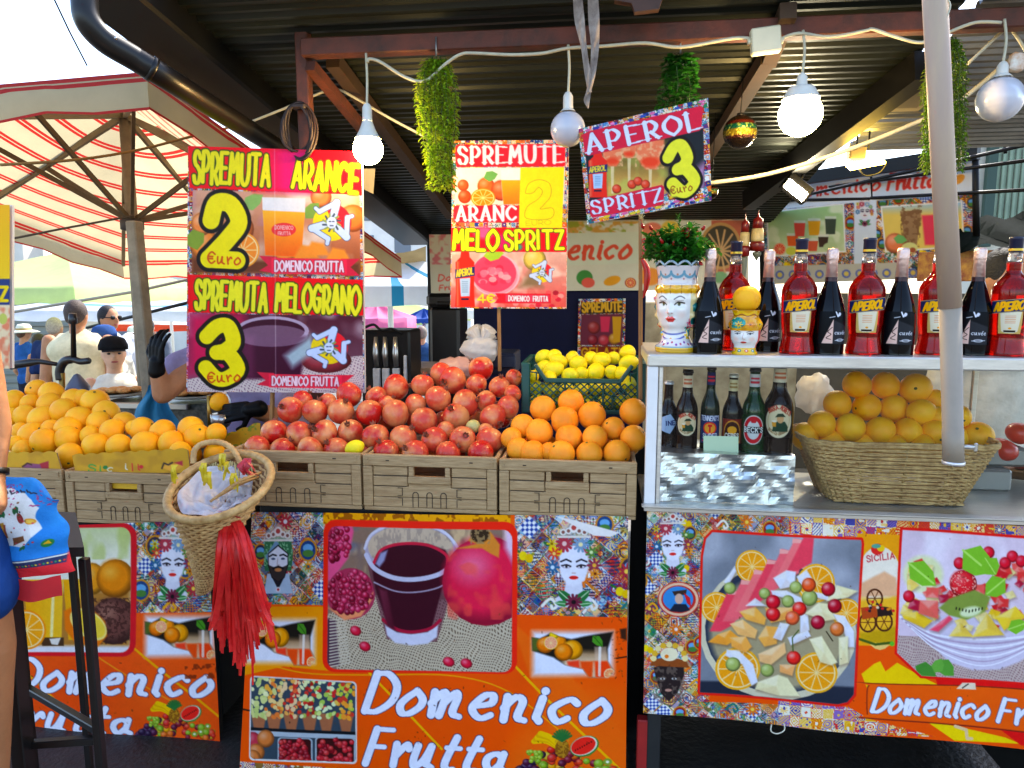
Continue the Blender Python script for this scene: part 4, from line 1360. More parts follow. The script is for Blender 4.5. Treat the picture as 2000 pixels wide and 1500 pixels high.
 c.ell(1306, 1274, 17, 13, 'f2e4c0'); c.ell(1301, 1278, 4, 4, 'e07820', n=8)
 # platter photograph
 c.view(3.334, 1230, 970)
 c.poly([(530, 228), (1485, 275), (1490, 300), (1432, 1270), (1390, 1320), (1330, 1335), (448, 1268), (470, 380), (490, 270)], 'd8261c', grow=17)
 c.poly([(530, 228), (1485, 275), (1490, 300), (1432, 1270), (1390, 1320), (1330, 1335), (448, 1268), (470, 380), (490, 270)], '7d8088')
 c.region([(530, 228), (1485, 275), (1490, 300), (1432, 1270), (1390, 1320), (1330, 1335), (448, 1268), (470, 380), (490, 270)])
 c.noise([(440, 220), (1500, 220), (1500, 700), (440, 700)], 'b8b8c0', 260, .4, .7, .8, 3)
 c.poly([(440, 1190), (1440, 1220), (1440, 1350), (440, 1300)], '262a36', soft=6)
 c.ell(950, 860, 505, 460, 'd8cdb0', rot=.05); c.ell(950, 850, 470, 425, '2c3444', rot=.05); c.ell(950, 870, 440, 380, 'a89a7a', rot=.05, soft=20)
 for x, y, r in ((780, 440, 105), (1190, 545, 125), (555, 705, 100), (690, 1110, 145), (1195, 1130, 135), (1390, 740, 95)):
  slice_(c, x, y, r, 'f0a228', 'f3b030')
 for i in range(7):
  x, y = 560 + i * 82, 800 - i * 66
  c.poly([(x - 50, y + 60), (x + 70 + i * 3, y - 210), (x + 130, y - 200), (x + 110, y + 10), (x + 20, y + 60)], ('e0485a', 'ea6a72', 'f07a7c')[i % 3], soft=3)
  c.poly([(x + 70, y - 210), (x + 130, y - 200), (x + 122, y - 180), (x + 66, y - 180)], 'f6a8a0')
 for P, cl in (([(700, 730), (800, 695), (870, 770), (860, 815), (740, 780)], 'f6b45a'), ([(640, 810), (720, 780), (815, 850), (800, 905), (690, 880)], 'f8c07a'), ([(560, 880), (640, 850), (700, 900), (620, 950), (500, 930)], 'f2a444'),
     ([(640, 900), (740, 890), (780, 960), (740, 1000), (650, 960)], 'f5ad58'), ([(820, 900), (870, 820), (950, 830), (940, 940), (860, 960)], 'f6b25c'), ([(820, 1010), (990, 930), (1000, 1000), (900, 1085), (830, 1060)], 'f8c48a'),
     ([(860, 700), (1050, 700), (1040, 770), (900, 800)], 'f4ae5c'), ([(960, 1080), (1060, 1080), (1040, 1155), (960, 1130)], 'f4b070'), ([(1000, 720), (1080, 740), (1050, 800), (1000, 800)], 'f09a50')):
  chunk(c, P, cl)
 for P in ([(915, 510), (1000, 460), (1060, 470), (1050, 560), (960, 580)], [(1065, 500), (1130, 460), (1170, 520), (1090, 560)], [(900, 590), (1000, 590), (1120, 650), (1130, 700), (1000, 640), (910, 620)], [(620, 980), (700, 990), (790, 1080), (820, 1200), (780, 1225), (720, 1080), (610, 1020)],
    [(1290, 740), (1380, 760), (1440, 860), (1440, 960), (1400, 960), (1370, 840)], [(1090, 740), (1140, 750), (1150, 850), (1090, 870)], [(960, 800), (1020, 810), (970, 920), (915, 900)], [(1010, 900), (1140, 850), (1160, 890), (1030, 950)], [(1180, 600), (1270, 620), (1280, 660), (1200, 640)], [(600, 540), (670, 440), (680, 470), (630, 560)], [(740, 690), (800, 640), (870, 690)]):
  chunk(c, P, 'e6e4ec')
 for P in ([(1120, 740), (1210, 670), (1270, 680), (1320, 780), (1250, 790)], [(1260, 660), (1330, 560), (1465, 600), (1400, 640)], [(1150, 910), (1230, 890), (1330, 1060), (1290, 1080), (1220, 1060)], [(1340, 900), (1400, 890), (1400, 1060), (1340, 1080)], [(820, 1200), (950, 1150), (1010, 1170), (1090, 1290), (960, 1290), (800, 1250)]):
  chunk(c, P, 'f2e6b8')
 for x, y, r in ((640, 580, 38), (860, 610, 36), (1060, 570, 40), (1150, 640, 52), (660, 1080, 48), (880, 1120, 44), (1010, 660, 40)):
  c.orb(x, y, r, 'a8b468', hi='e0e8b0')
 for x, y, cl in ((915, 665, 'c8182c'), (915, 745, 'd8242a'), (1085, 710, 'e03028'), (1040, 770, 'ea6a40'), (1145, 555, 'e05a2c'), (1272, 585, 'b8182c'), (1315, 695, 'a81428'), (1205, 800, 'a81430'), (1330, 845, 'e07a3c'), (1050, 1035, 'e0302a')):
  c.orb(x, y, 46, cl, hi='fbd0c8')
 c.line([(1045, 990), (1040, 900), (1080, 850)], 4, '4a5a2a'); c.line([(1260, 860), (1300, 920)], 4, '3a3020')
 c.view()
 c.region(None)
 # fruit bowl photograph
 c.view(2.83, 1650, 970)
 fr = [(292, 168), (1500, 240), (1500, 1065), (700, 1010), (400, 990), (255, 850)]
 c.poly(fr, 'd8221c')
 fr2 = [(306, 184), (1500, 255), (1500, 1048), (700, 998), (408, 976), (270, 845)]
 c.region(fr2)
 c.poly([(250, 150), (1500, 150), (1500, 1080), (250, 1080)], 'e2ccd8')
 c.noise([(250, 150), (1500, 150), (1500, 600), (250, 600)], 'f6e8f0', 120, .45, .7, .9, 3, sy=.5)
 burlap(c, [(250, 750), (1500, 800), (1500, 1080), (250, 1080)], 14, 'b89c98', '8a6a6a')
 c.ell(420, 420, 110, 100, 'e8e8b8', soft=10)
 c.poly([(285, 640), (420, 760), (560, 900), (700, 950), (850, 945), (960, 900), (1100, 800), (1200, 640)], 'd8ccdc', soft=4)
 for i in range(7):
  t = i / 6
  c.line([(p[0], p[1]) for p in smoothpts([(290 + 60 * t, 650 + 60 * t, 0), (480 + 20 * t, 745 + 90 * t, 0), (760, 775 + 150 * t, 0), (1050 - 40 * t, 745 + 80 * t, 0), (1200, 660 + 30 * t, 0)], 6)], 6 - 3 * t, ('f6f0f8', 'b8a4b8')[i % 2])
 c.region([(286, 640), (330, 520), (330, 300), (1250, 250), (1250, 700), (900, 755), (560, 755)])
 rn = random.Random(12)
 for i in range(90):
  x, y = rn.uniform(310, 1240), rn.uniform(360, 720)
  a = rn.uniform(0, 3)
  k = rn.uniform(24, 52)
  chunk(c, [(x + k * math.cos(a + j * 1.57), y + k * .8 * math.sin(a + j * 1.57)) for j in range(4)], rn.choice(['f2c838', 'f6d878', 'c8202c', 'e8605a', 'f0907a', 'a81838', 'f2e0a0', 'd83a3a']), .8)
 c.region(fr2)
 for P, cl in (([(300, 640), (380, 620), (470, 670), (420, 710), (310, 660)], 'f2c83c'), ([(560, 755), (620, 675), (700, 760)], 'f2d060'), ([(690, 760), (770, 630), (870, 750)], 'f4d058'), ([(820, 650), (930, 590), (990, 650), (870, 725)], 'f6d248'), ([(450, 720), (560, 640), (580, 660), (500, 730)], 'e8506a'), ([(400, 560), (500, 560), (500, 660), (390, 630)], 'e86a60')):
  chunk(c, P, cl)
 c.orb(640, 470, 75, 'd82a34', hi='f08080')
 c.noise([(570, 400), (710, 400), (710, 540), (570, 540)], 'f6b0a0', 9, .6, .66, .8)
 c.poly([(505, 600), (560, 550), (700, 500), (790, 540), (760, 620), (660, 665), (560, 640)], '8a9a4a', soft=3); c.ell(680, 620, 60, 28, 'e6ecc0', rot=-.2, soft=5)
 for i in range(9):
  c.ell(600 + i * 18, 618 - abs(i - 4) * 4, 4, 9, '1c1c12', rot=.2, n=7)
 for x, y in ((340, 540), (780, 300), (620, 360), (910, 320), (870, 355), (960, 345)):
  c.orb(x, y, 32, 'd01830')
 for x, y, dx, dy, wd in ((340, 360, 150, 120, .32), (640, 290, 150, 120, .42), (760, 330, 60, 90, .5), (870, 440, -110, 90, .42), (890, 720, 110, -40, .35)):
  leaf(c, x, y, dx, dy, wd, '86bc3c', 'b8e070')
 leaf(c, 370, 920, 120, 60, .35, '4f8a3a'); leaf(c, 500, 890, 90, 90, .35, '5f9a40'); leaf(c, 480, 960, 40, -80, .4, '6fa84a')
 c.region(None)
 c.poly(smoothq([(98, 1060), (110, 1020), (140, 1012), (1500, 1100), (1500, 1325), (130, 1218), (100, 1195)]), '7a2a1a')
 c.poly(smoothq([(104, 1062), (116, 1026), (142, 1018), (1500, 1106), (1500, 1318), (134, 1211), (106, 1190)]), 'f0641a')
 name_script(c, 'Domenico', (128, 1172), (768, 1232), 128, r=.1, ro=.03, shear=.22, out='5a4a5a')
 name_script(c, 'Frutta', (838, 1238), (1330, 1285), 128, r=.1, ro=.03, shear=.22, out='5a4a5a')
 c.poly([(605, 1055), (640, 1020), (712, 1022), (716, 1060)], 'f0dcc0'); c.line([(640, 1050), (672, 1028)], 3, '1a1a1a')
 c.line([(600, 1270), (660, 1290), (665, 1340), (690, 1340)], 9, 'e8c89a')
 c.view()
 scuffs(c, 1270, 1000, 2000, 1440, 40, 44)
 c.grain = .07
 return c, q


def smoothq(p):
 return [(q[0], q[1]) for q in smoothpts([(a, b, 0) for a, b in p], 3, True)]

# ================================================================ SETTING
GROUND = mat('paving', '6a655e', 0.85, var=.55, vscale=3.0, bump=.5, bscale=40)
mb = MB()
GS = lambda y: 0 if y < 3 else -.055 * (min(y, 20) - 3)
gy_ = (-60, -10, 0, 3, 20, 200)
mb.sheet([[(x, y, GS(y)) for y in gy_] for x in (-120, 120)][::-1], False)
struct('ground', mb, GROUND)
mb = MB()
mb.sheet([[(x, y, 0.004 + .0015 * math.sin(x * 9 + y * 7)) for y in np.linspace(1.75, 2.98, 20)] for x in np.linspace(-3.4, 3.2, 40)])
struct('stall_pavement', mb, mat('dark_wet_stone', '2a2724', 0.55, var=.6, vscale=9, bump=.6, bscale=55))

RUST = mat('rust_red_steel', '66301d', 0.6, metal=.2, var=.5, vscale=14, col2='3f2418', bump=.15, bscale=80)
BLACKMET = mat('black_painted_metal', '0a0908', 0.5, var=.3, vscale=12, spec=.3)
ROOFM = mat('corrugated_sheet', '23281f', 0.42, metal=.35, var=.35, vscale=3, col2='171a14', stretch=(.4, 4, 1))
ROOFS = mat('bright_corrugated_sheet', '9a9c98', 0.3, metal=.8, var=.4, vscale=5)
WOOD = mat('raw_wood', 'a8763f', 0.7, var=.45, vscale=10, stretch=(6, 6, .7), bump=.2)

# ---- roof of the stall
A_, B_ = at(330, 0, 2.25), at(830, 452, 5.0)
RS = (A_.z - B_.z) / (5.0 - 2.25)


def roofz(y):
 return B_.z + RS * (5.0 - y)


def roofpt(px, py, drop=0.0):
 d = ray(px, py)
 t = (B_.z + RS * 5.0 - drop - CAMZ) / (d.z + RS * d.y)
 return CAM + d * t


def roofx(y):
 return A_.x + (B_.x - A_.x) * (y - 2.25) / 2.75


def corrugated(x0, x1, y0, y1, dz=0.0, per=0.046):
 rows, y, i = [], y0, 0
 while y < y1:
  for k, h in ((0, 0), (.22, .009), (.5, .009), (.72, 0)):
   yy = y + k * per
   hh = h * (2.0 if i % 3 == 0 else 1)
   xl = x0(yy) if callable(x0) else x0
   rows.append([(xl, yy, roofz(yy) + dz + hh), ((xl + x1) / 2, yy, roofz(yy) + dz + hh + .004), (x1, yy, roofz(yy) + dz + hh)])
  y += per
  i += 1
 return MB().sheet(rows, False)


RR = roofpt(1700, 215)
XR = RR.x
roof = thing('stall_roof', 'low dark corrugated metal roof on rust red steel beams over the fruit stall', 'roof', (A_.x, 2.25, 0))
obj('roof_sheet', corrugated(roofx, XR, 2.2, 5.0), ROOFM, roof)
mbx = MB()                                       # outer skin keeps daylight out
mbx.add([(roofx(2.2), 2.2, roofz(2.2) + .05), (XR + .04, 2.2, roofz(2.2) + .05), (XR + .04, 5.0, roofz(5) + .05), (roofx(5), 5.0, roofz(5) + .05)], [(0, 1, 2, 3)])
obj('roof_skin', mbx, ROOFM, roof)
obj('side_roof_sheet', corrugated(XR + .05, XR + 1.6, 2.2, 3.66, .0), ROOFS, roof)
YB = 2.45
b0, b1 = at(592, 106, YB), at(2000, 20, YB)
zb = (b0.z * .6 + b1.z * .4)
mb = MB().box(((b0.x + 2.3) / 2, YB, zb), (2.3 - b0.x, .05, .058), .004)
obj('front_beam', mb, RUST, roof)
p = at(480, 14, 2.45)
obj('upper_beam', MB().box(((p.x + 2.3) / 2, 2.5, p.z), (2.3 - p.x, .05, .05), .004), RUST, roof)
pc = at(586, 140, YB)
obj('steel_post', MB().box((pc.x, YB + .035, 1.18), (.044, .044, 2.36 + .3), .004), RUST, roof)
obj('knee_brace', MB().beam(at(606, 128, YB), at(742, 292, 3.0), .035, .035), RUST, roof)
for q0, q1, n in (((650, 118), (880, 420), .05), ((1540, 20), (1500, 120), .05), ((1500, 112), (1372, 318), .05)):
 a, b = roofpt(*q0, .035), roofpt(*q1, .035)
 obj('rafter', MB().beam(a, b, n, .05), mat('brown_rafter', '4a3420', .7, var=.4), roof)
for q in (((1806, 128), (1462, 392)),):
 a, b = roofpt(*q[0], .06), roofpt(*q[1], .06)
 obj('valley_beam', MB().beam(a, b, .07, .1), BLACKMET, roof)
obj('fascia', MB().beam((roofx(1.9) - .1, 1.9, roofz(1.9) - .02), (roofx(5.03) - .06, 5.03, roofz(5.03) - .03), .22, .12, .01), BLACKMET, roof)
YE = 5.02
obj('end_beam', MB().box(((B_.x + XR) / 2, YE, roofz(5) - .03), (XR - B_.x, .06, .12), .004), BLACKMET, roof)
obj('rear_post', MB().box((at(845, 500, YE).x, YE, roofz(5) / 2), (.07, .05, roofz(5) - .05), .004), BLACKMET, roof)
# screws along the fascia
obj('loose_bracket', MB().prism([(0, 0), (.06, .0), (.05, -.1), (-.05, -.05)], at(705, 330, 2.9), (1, 0, 0), (0, 0, 1), .004), mat('pale_board', 'c8b48a', .7, var=.3), roof)

# ---- drain pipe
Yp = 2.0
pp = [at(166, -70, 1.9), at(165, 0, 1.9), at(172, 42, 1.9), at(206, 80, 1.93), at(262, 114, 1.98), at(326, 153, 2.05), at(420, 212, 2.28), at(500, 262, 2.5), at(590, 318, 2.8)]
dp = obj('drain_pipe', MB().tube(smoothpts(pp, 6), .034, 20), mat('black_pipe', '120e0b', .35, var=.35, vscale=10, spec=.4), label='black plastic drainpipe with an elbow running along the roof edge at upper left', cat='drainpipe')
q = smoothpts(pp, 6)
obj('pipe_collar', MB().tube([q[27], q[28]], .0365, 20), MATS['black_pipe'], dp)
obj('screw', MB().ball(at(226, 74, 1.9), .004), mat('steel_screw', 'bbb', .3, metal=1), dp)

# overhead wires by the sky
obj('overhead_wire', MB().tube([at(102, -10, 3), at(135, 60, 3.15), at(170, 128, 3.3)], .004, 6), BLACKMET, label='thin black wire crossing the pale sky at upper left', cat='wire')

# ---- back of the stall
NAVY = mat('navy_board', '0f1436', .6, var=.35, vscale=5, spec=.15)
c0, c1 = at(925, 572, 4.85), at(1258, 720, 4.85)
obj('navy_board', MB().box(((c0.x + c1.x) / 2, 4.86, (c0.z + .6) / 2), (c1.x - c0.x, .03, c0.z - .6 + .6), .003), NAVY, label='dark navy board closing the back of the stall under the pale fruit banner', cat='panel')
WHITEW = mat('white_render', 'd8d0bc', .8, var=.2, vscale=3, bump=.2)
a, b = at(1255, 600, 4.9), at(1570, 760, 4.9)
obj('back_cabinet', MB().box(((a.x + b.x) / 2, 5.0, .75), (b.x - a.x, .1, 1.5), .01), mat('beige_cabinet', 'c9bb98', .6, var=.25, vscale=6, col2='8a7a5a'), label='beige cabinet behind the stall with dark stains', cat='cabinet')
p = at(1570, 562, 4.45)
q = at(2010, 562, 4.2)
obj('backlight_panel', MB().beam((p.x, 4.5, p.z / 2 - .03), (q.x, 4.0, p.z / 2 - .03), .03, p.z, .003), mat('dull_panel', '5c5546', .7, var=.4, vscale=5), label='dull brown panel added behind the bottles to block the bright backlight', cat='screen')  # added panel, blocks the bright background so the bottles stay dark
mb = MB()
w0, w1 = at(1880, 250, 7.0), at(2080, 250, 7.0)
obj('white_building', MB().box((w0.x + 1.75, 7.2, 2.0), (3.5, .3, 4.0)), WHITEW, label='sunlit white rendered building behind the iron grille at far right', cat='building')
sh = thing('window_shutter', 'pale green louvred shutter on the white wall at the far right', 'shutter', at(1985, 470, 6.9))
s0, s1 = at(1955, 275, 6.95), at(2040, 470, 6.95)
mb = MB()
for i in range(16):
 x = s0.x + (s1.x - s0.x) * i / 16
 mb.box((x, 6.98 + .02 * (i % 2), (s0.z + s1.z) / 2), ((s1.x - s0.x) / 17, .02, s0.z - s1.z), .004)
obj('curtain', mb, mat('green_curtain', '8a9a80', .8, var=.2), sh)
obj('frame', MB().box((s0.x - .05, 6.97, (s0.z + s1.z) / 2), (.08, .06, s0.z - s1.z + .1), .004), mat('dark_green_frame', '2f4438', .6), sh)
# iron grille
gr = thing('iron_grille', 'black iron grille of thin bars in front of the right hand fruit banner', 'grille', at(1905, 560, 4.0))
mb = MB()
for (x0, y0), (x1, y1) in (((1490, 392), (2060, 285)), ((1600, 392), (2060, 372)), ((1700, 330), (2060, 290))):
 pass
Yg = lambda px: 4.86 - (px - 1490) / 410 * .93
for a_, b_ in (((1500, 398), (2060, 270)), ((1500, 392), (1700, 388)), ((1700, 387), (2060, 368)), ((1620, 365), (2060, 306))):
 mb.tube([at(*a_, Yg(a_[0])), at(*b_, Yg(b_[0]))], .009, 6)
obj('rail', mb, BLACKMET, gr)
obj('top_bar', MB().beam(at(1480, 362, 4.82), at(1912, 297, 3.9), .04, .07), BLACKMET, gr)
for x, y0, y1, r in ((1702, 345, 388, .008), (1905, 268, 470, .016), (1962, 255, 300, .008), (1487, 375, 560, .016)):
 obj('upright', MB().tube([at(x, y0, Yg(x)), at(x + 2, y1, Yg(x))], r, 6), BLACKMET, gr)
TARP = mat('dark_green_tarp', '0b130e', .9, spec=.03, var=.4, vscale=8)
pts = [[at(1860 + i * 17, 490 - 55 * j / 6 - i * 2.2 + 7 * math.sin(i * 1.3 + j), 3.75 + .08 * j + .04 * math.sin(i * 2.1 + j * 2)) for j in range(7)] for i in range(12)]
obj('tarpaulin', MB().sheet(pts), TARP, label='bunched dark green tarpaulin hanging at the right behind the bottles', cat='tarpaulin')

# ---- printed banners at the back
def paint_back_centre():
 q_ = [(1105, 404), (1462, 398), (1462, 566), (1105, 568)]
 c = Cv(q_, .7, 'e6e2cc')
 for i in range(12):
  x = 1102 + i * 32
  c.poly([(x, 400), (x + 31, 400), (x + 31, 434), (x, 434)], 'c8bfa4')
  c.ell(x + 15, 417, 13, 13, '8a8a8a'); c.ell(x + 15, 417, 11, 11, 'd8d0b8'); flower(c, x + 15, 417, 8, '6a7088', '3a3f66', 8)
 c.noise([(1105, 432), (1260, 432), (1260, 455), (1105, 455)], 'd89a3a', 14, .45, .6, .8); c.noise([(1105, 432), (1260, 432), (1260, 455), (1105, 455)], '9aa83a', 14, .55, .65, .8, 5)
 c.poly([(1105, 455), (1250, 452), (1250, 514), (1105, 518)], 'e4e6cf')
 name_script(c, 'Domenico', (1010, 508), (1228, 503), 40, fill='dc5a40', out=None, ro=0, r=.1)
 c.ell(1142, 542, 16, 15, '4f8f4a'); c.ell(1149, 552, 13, 10, 'e46a5a'); c.ell(1196, 548, 17, 9, 'e8a83a', rot=-.3); c.ell(1232, 552, 11, 10, 'a83a2c'); slice_(c, 1232, 552, 9, 'd8604a')
 c.poly([(1258, 432), (1390, 430), (1390, 566), (1258, 566)], 'e9e4d0')
 for x, y, r, cl in ((1275, 450, 20, 'e88a70'), (1310, 445, 18, 'f0d060'), (1350, 455, 16, 'e8907a'), (1270, 540, 22, 'f0a050'), (1300, 548, 16, 'e8803a'), (1405, 540, 16, '8ab080')):
  c.ell(x, y, r, r * .8, cl, soft=1)
 c.poly([(1390, 430), (1455, 430), (1455, 530), (1390, 530)], 'c0705a'); c.ell(1408, 480, 40, 46, 'caa06a'); c.ell(1408, 480, 34, 40, '4a4438')
 for i in range(14):
  a = i * PI / 7
  c.line([(1408, 490), (1408 + 36 * math.cos(a), 490 + 42 * math.sin(a))], 1.8, 'd8b080')
 return c, q_


def paint_back_right():
 q_ = [(1487, 372), (1900, 306), (1900, 540), (1490, 556)]
 c = Cv(q_, .7, 'dfe6ea')
 ornament(c, [(1480, 412), (1905, 376), (1905, 545), (1480, 560)], 22, 71)
 c.poly([(1480, 370), (1905, 300), (1905, 372), (1480, 410)], 'e2e6e8')
 for x, y in ((1745, 325), (1790, 318), (1850, 345), (1505, 385), (1530, 382)):
  c.ell(x, y, 16, 10, 'd8584a'); c.ell(x + 2, y - 2, 10, 6, 'e8908a')
 c.ell(1872, 350, 14, 8, 'e0a04a', rot=-.6)
 name_script(c, 'Domenico', (1548, 386), (1716, 370), 26, fill='d04438', out='f2e8e0', ro=.03, r=.1)
 name_script(c, 'Frutta', (1734, 370), (1826, 364), 30, fill='d04438', out='f2e8e0', ro=.03, r=.1)
 c.poly([(1497, 412), (1648, 397), (1653, 492), (1500, 502)], 'f4f2ea'); p1 = [(1500, 415), (1645, 400), (1650, 489), (1503, 499)]
 c.grad(p1, 'a8cc8a', 'd8e0b0', (0, 400), (0, 490)); c.noise(p1, 'f0f4d0', 24, .5, .7, .8, 8)
 for x, y, w_, h_, cl in ((1548, 470, 22, 20, 'e8703a'), (1562, 448, 22, 26, 'e05a48'), (1590, 445, 24, 28, 'f0b03a'), (1622, 442, 22, 30, '4a5444'), (1585, 480, 26, 20, 'd86a4a'), (1608, 472, 20, 20, '4a3a30')):
  c.poly([(x - w_ / 2, y - h_ / 2), (x + w_ / 2, y - h_ / 2), (x + w_ * .4, y + h_ / 2), (x - w_ * .4, y + h_ / 2)], cl)
  c.poly([(x - w_ / 2, y - h_ / 2 - 5), (x + w_ / 2, y - h_ / 2 - 5), (x + w_ / 2, y - h_ / 2), (x - w_ / 2, y - h_ / 2)], 'f0eee0', a=.7)
 slice_(c, 1523, 486, 12, 'e8604a', 'f0a080'); c.ell(1545, 490, 10, 8, 'd8d860'); c.ell(1622, 482, 14, 9, 'c8d8a0')
 c.poly([(1668, 392), (1712, 388), (1712, 520), (1668, 522)], 'dfe6ea'); lady(c, 1689, 413, 10, lips='8a6a70', pale=True)
 c.poly([(1720, 402), (1880, 392), (1885, 482), (1728, 493)], 'f4f2ea'); p2 = [(1723, 405), (1877, 395), (1882, 479), (1731, 490)]
 c.grad(p2, 'a8c8dc', 'e8cc70', (0, 396), (0, 420))
 c.poly([(1758, 412), (1800, 410), (1790, 480), (1768, 482)], '9a7a58'); c.noise([(1755, 400), (1802, 400), (1795, 482), (1762, 482)], '7a5a3c', 7, .45, .6, .8)
 c.poly([(1800, 420), (1838, 418), (1832, 478), (1806, 478)], 'd8485a', soft=1)
 c.orb(1748, 475, 20, 'e8885a'); leaf(c, 1745, 465, 26, 4, .35, '7ab06a'); c.ell(1776, 484, 16, 11, 'dcd890'); c.ell(1782, 488, 6, 5, 'a0583a')
 c.poly([(1480, 520), (1770, 512), (1770, 552), (1480, 560)], 'c8c2ae')
 for i in range(14):
  c.ell(1497 + i * 26, 537 - i * .4, 9, 9, '6f78a8', n=10); c.ell(1497 + i * 26, 537 - i * .4, 5, 5, 'e0c870', n=8)
 return c, q_


def paint_back_left():
 q_ = [(838, 458), (888, 458), (886, 575), (842, 572)]
 c = Cv(q_, .7, 'cfc8b0')
 c.noise([(836, 455), (890, 455), (890, 520), (836, 520)], 'c86a70', 12, .5, .7, .8, 3)
 c.text('Don', (856, 551), (892, 549), 11, 'd0483c', r=.1, shear=.2); c.text('Fru', (858, 568), (884, 566), 9, 'd0483c', r=.1, shear=.2)
 return c, q_


def paint_back_poster():
 q_ = [(1130, 584), (1222, 583), (1220, 700), (1128, 700)]
 c = Cv(q_, .8, '7a3a2a')
 c.tiles([(1125, 580), (1225, 580), (1225, 705), (1125, 705)], 6, 4)
 c.poly([(1135, 590), (1217, 589), (1216, 612), (1134, 613)], '3a2a20'); c.text('SPREMUTE', (1138, 609), (1214, 607), 17, 'e0b23a', r=.11)
 c.poly([(1135, 614), (1217, 613), (1215, 674), (1133, 674)], '6a3040')
 for x, y, r, cl in ((1160, 640, 12, '9a3a3a'), (1180, 665, 11, 'b8404a'), (1158, 664, 10, '8a2a34'), (1200, 662, 11, 'c8903a')):
  c.orb(x, y, r, cl)
 c.poly([(1172, 618), (1192, 618), (1189, 648), (1174, 648)], 'c83a58'); c.poly([(1196, 618), (1214, 618), (1211, 668), (1198, 668)], 'd0a030')
 c.poly([(1134, 676), (1215, 676), (1214, 698), (1133, 698)], '7a3020'); c.text('GELATI', (1137, 696), (1212, 696), 16, 'd8a832', r=.11)
 return c, q_


def sheet_thing(name, paint, Y, m, label, cat, base=None, th=.006, parent=None, **kw):
 c, q_ = paint()
 P, C = flat(q_, Y, **kw)
 me = c.mesh(name, P, m)
 base = base or (C[3] + C[2]) / 2
 o = obj(name, me, None, parent, label, cat, base=None if parent else base)
 return o, C


def backed(o, C, th, m, nm='backing'):
 """a thin board just behind a print, so that it has thickness"""
 n = (C[1] - C[0]).cross(C[0] - C[3]).normalized()
 if n.y < 0:
  n = -n
 mb = MB().add([p + n * .009 for p in C] + [p + n * (th + .009) for p in C], [(0, 1, 2, 3), (7, 6, 5, 4), (0, 4, 5, 1), (1, 5, 6, 2), (2, 6, 7, 3), (3, 7, 4, 0)])
 return obj(nm, mb, m, o)


BACKING = mat('grey_backing', '9a948a', .7, var=.2)
o, C = sheet_thing('back_banner', paint_back_centre, 4.8, VINYL, 'pale fruit banner with a tile border hung across the back of the stall', 'banner', wave=.006)
backed(o, C, .012, BACKING)
o, C = sheet_thing('back_banner', paint_back_right, [4.9, 4.0, 4.0, 4.9], VINYL, 'large fruit banner with two tilted juice photographs behind the row of bottles', 'banner', wave=.006)
backed(o, C, .012, BACKING)
o, C = sheet_thing('back_banner', paint_back_left, 4.75, VINYL, 'small faded banner beside the black rear post, partly behind the spritz board', 'banner')
backed(o, C, .012, BACKING)
o, C = sheet_thing('price_poster', paint_back_poster, 4.8, PRINT, 'small dark framed juice poster hung on the navy board at the back', 'poster')
backed(o, C, .01, BACKING)
o = obj('advert_board', MB().box(at(1870, 520, 3.9), (.36, .02, .15), .004, Matrix.Rotation(R(-38), 3, 'Z')), mat('yellow_box', 'b8882c', .5, var=.5, vscale=25, col2='7a2a1c'), label='long yellow and red carton leaning under the tarpaulin behind the pole', cat='carton')

# ================================================================ FRONT OF THE COUNTERS
YL, YC, YR_ = 2.2, 2.05, 2.05
DARKF = mat('dark_counter_frame', '1c1a18', .7, var=.4)


def counter(name, label, paint, Y, depth, zt, **kw):
 c, q_ = paint()
 P, C = flat(q_, Y, **kw)
 t = thing(name, label, 'market counter', ((C[3].x + C[2].x) / 2, Y + depth / 2, 0))
 o = obj('front_banner', c.mesh('front_banner', P, VINYL), None, t)
 x0, x1 = C[0].x + .01, C[1].x - .012
 obj('counter_top', MB().box(((x0 + x1) / 2, Y + depth / 2 + .02, zt - .018), (x1 - x0, depth - .02, .035), .004), DARKF, t)
 obj('front_board', MB().box(((x0 + x1) / 2, Y + .02, (C[0].z + C[3].z) / 2), (x1 - x0 - .01, .012, C[0].z - C[3].z - .04)), DARKF, t)
 for x in (x0 + .03, x1 - .03):
  obj('shade_side_board', MB().box((x + (.012 if x > (x0 + x1) / 2 else -.012), Y + depth / 2 + .02, (zt - .04 + .05) / 2), (.008, depth - .12, zt - .1)), DARKF, t)  # dark end board added to keep the stall interior in shade
  for y in (Y + .045, Y + depth - .05):
   obj('leg', MB().box((x, y, (zt - .036) / 2), (.04, .04, zt - .037), .003), DARKF, t)
 obj('shade_back_board', MB().box(((x0 + x1) / 2, Y + depth - .03, (zt - .04 + .05) / 2), (x1 - x0 - .1, .012, zt - .1)), DARKF, t)  # added dark board, hides the sunlit ground behind the counter
 return t, C


zL = at(200, 1024, YL).z
zC = at(860, 1003, YC).z
counter('juice_counter', 'left counter with a faded orange front banner picturing orange juice, beside the stool', paint_front_left, YL, .75, zL, wave=.006)
counter('juice_counter', 'middle counter with a glossy orange banner picturing a glass of pomegranate juice', paint_front_centre, YC, .8, zC, wave=.005)
zR = at(1262, 985, YR_).z
cr, CRc = counter('drinks_counter', 'right counter with a tiled banner picturing a fruit platter, under the glass case', paint_front_right, YR_ - .015, .62, zR - .03, wave=.006, waves=4)
obj('red_leg_sleeve', MB().box(at(1254, 1460, YR_ + .03), (.034, .034, .2), .003), mat('red_paint', 'a01e1a', .5, var=.3), cr)
obj('wire_loop', MB().tube(smoothpts([at(1507, 1415, 2.03), at(1506, 1428, 2.02), at(1518, 1433, 2.02), at(1532, 1426, 2.02), at(1531, 1412, 2.03)], 4), .0018, 6), mat('pale_wire', 'c8c0a8', .5), cr)

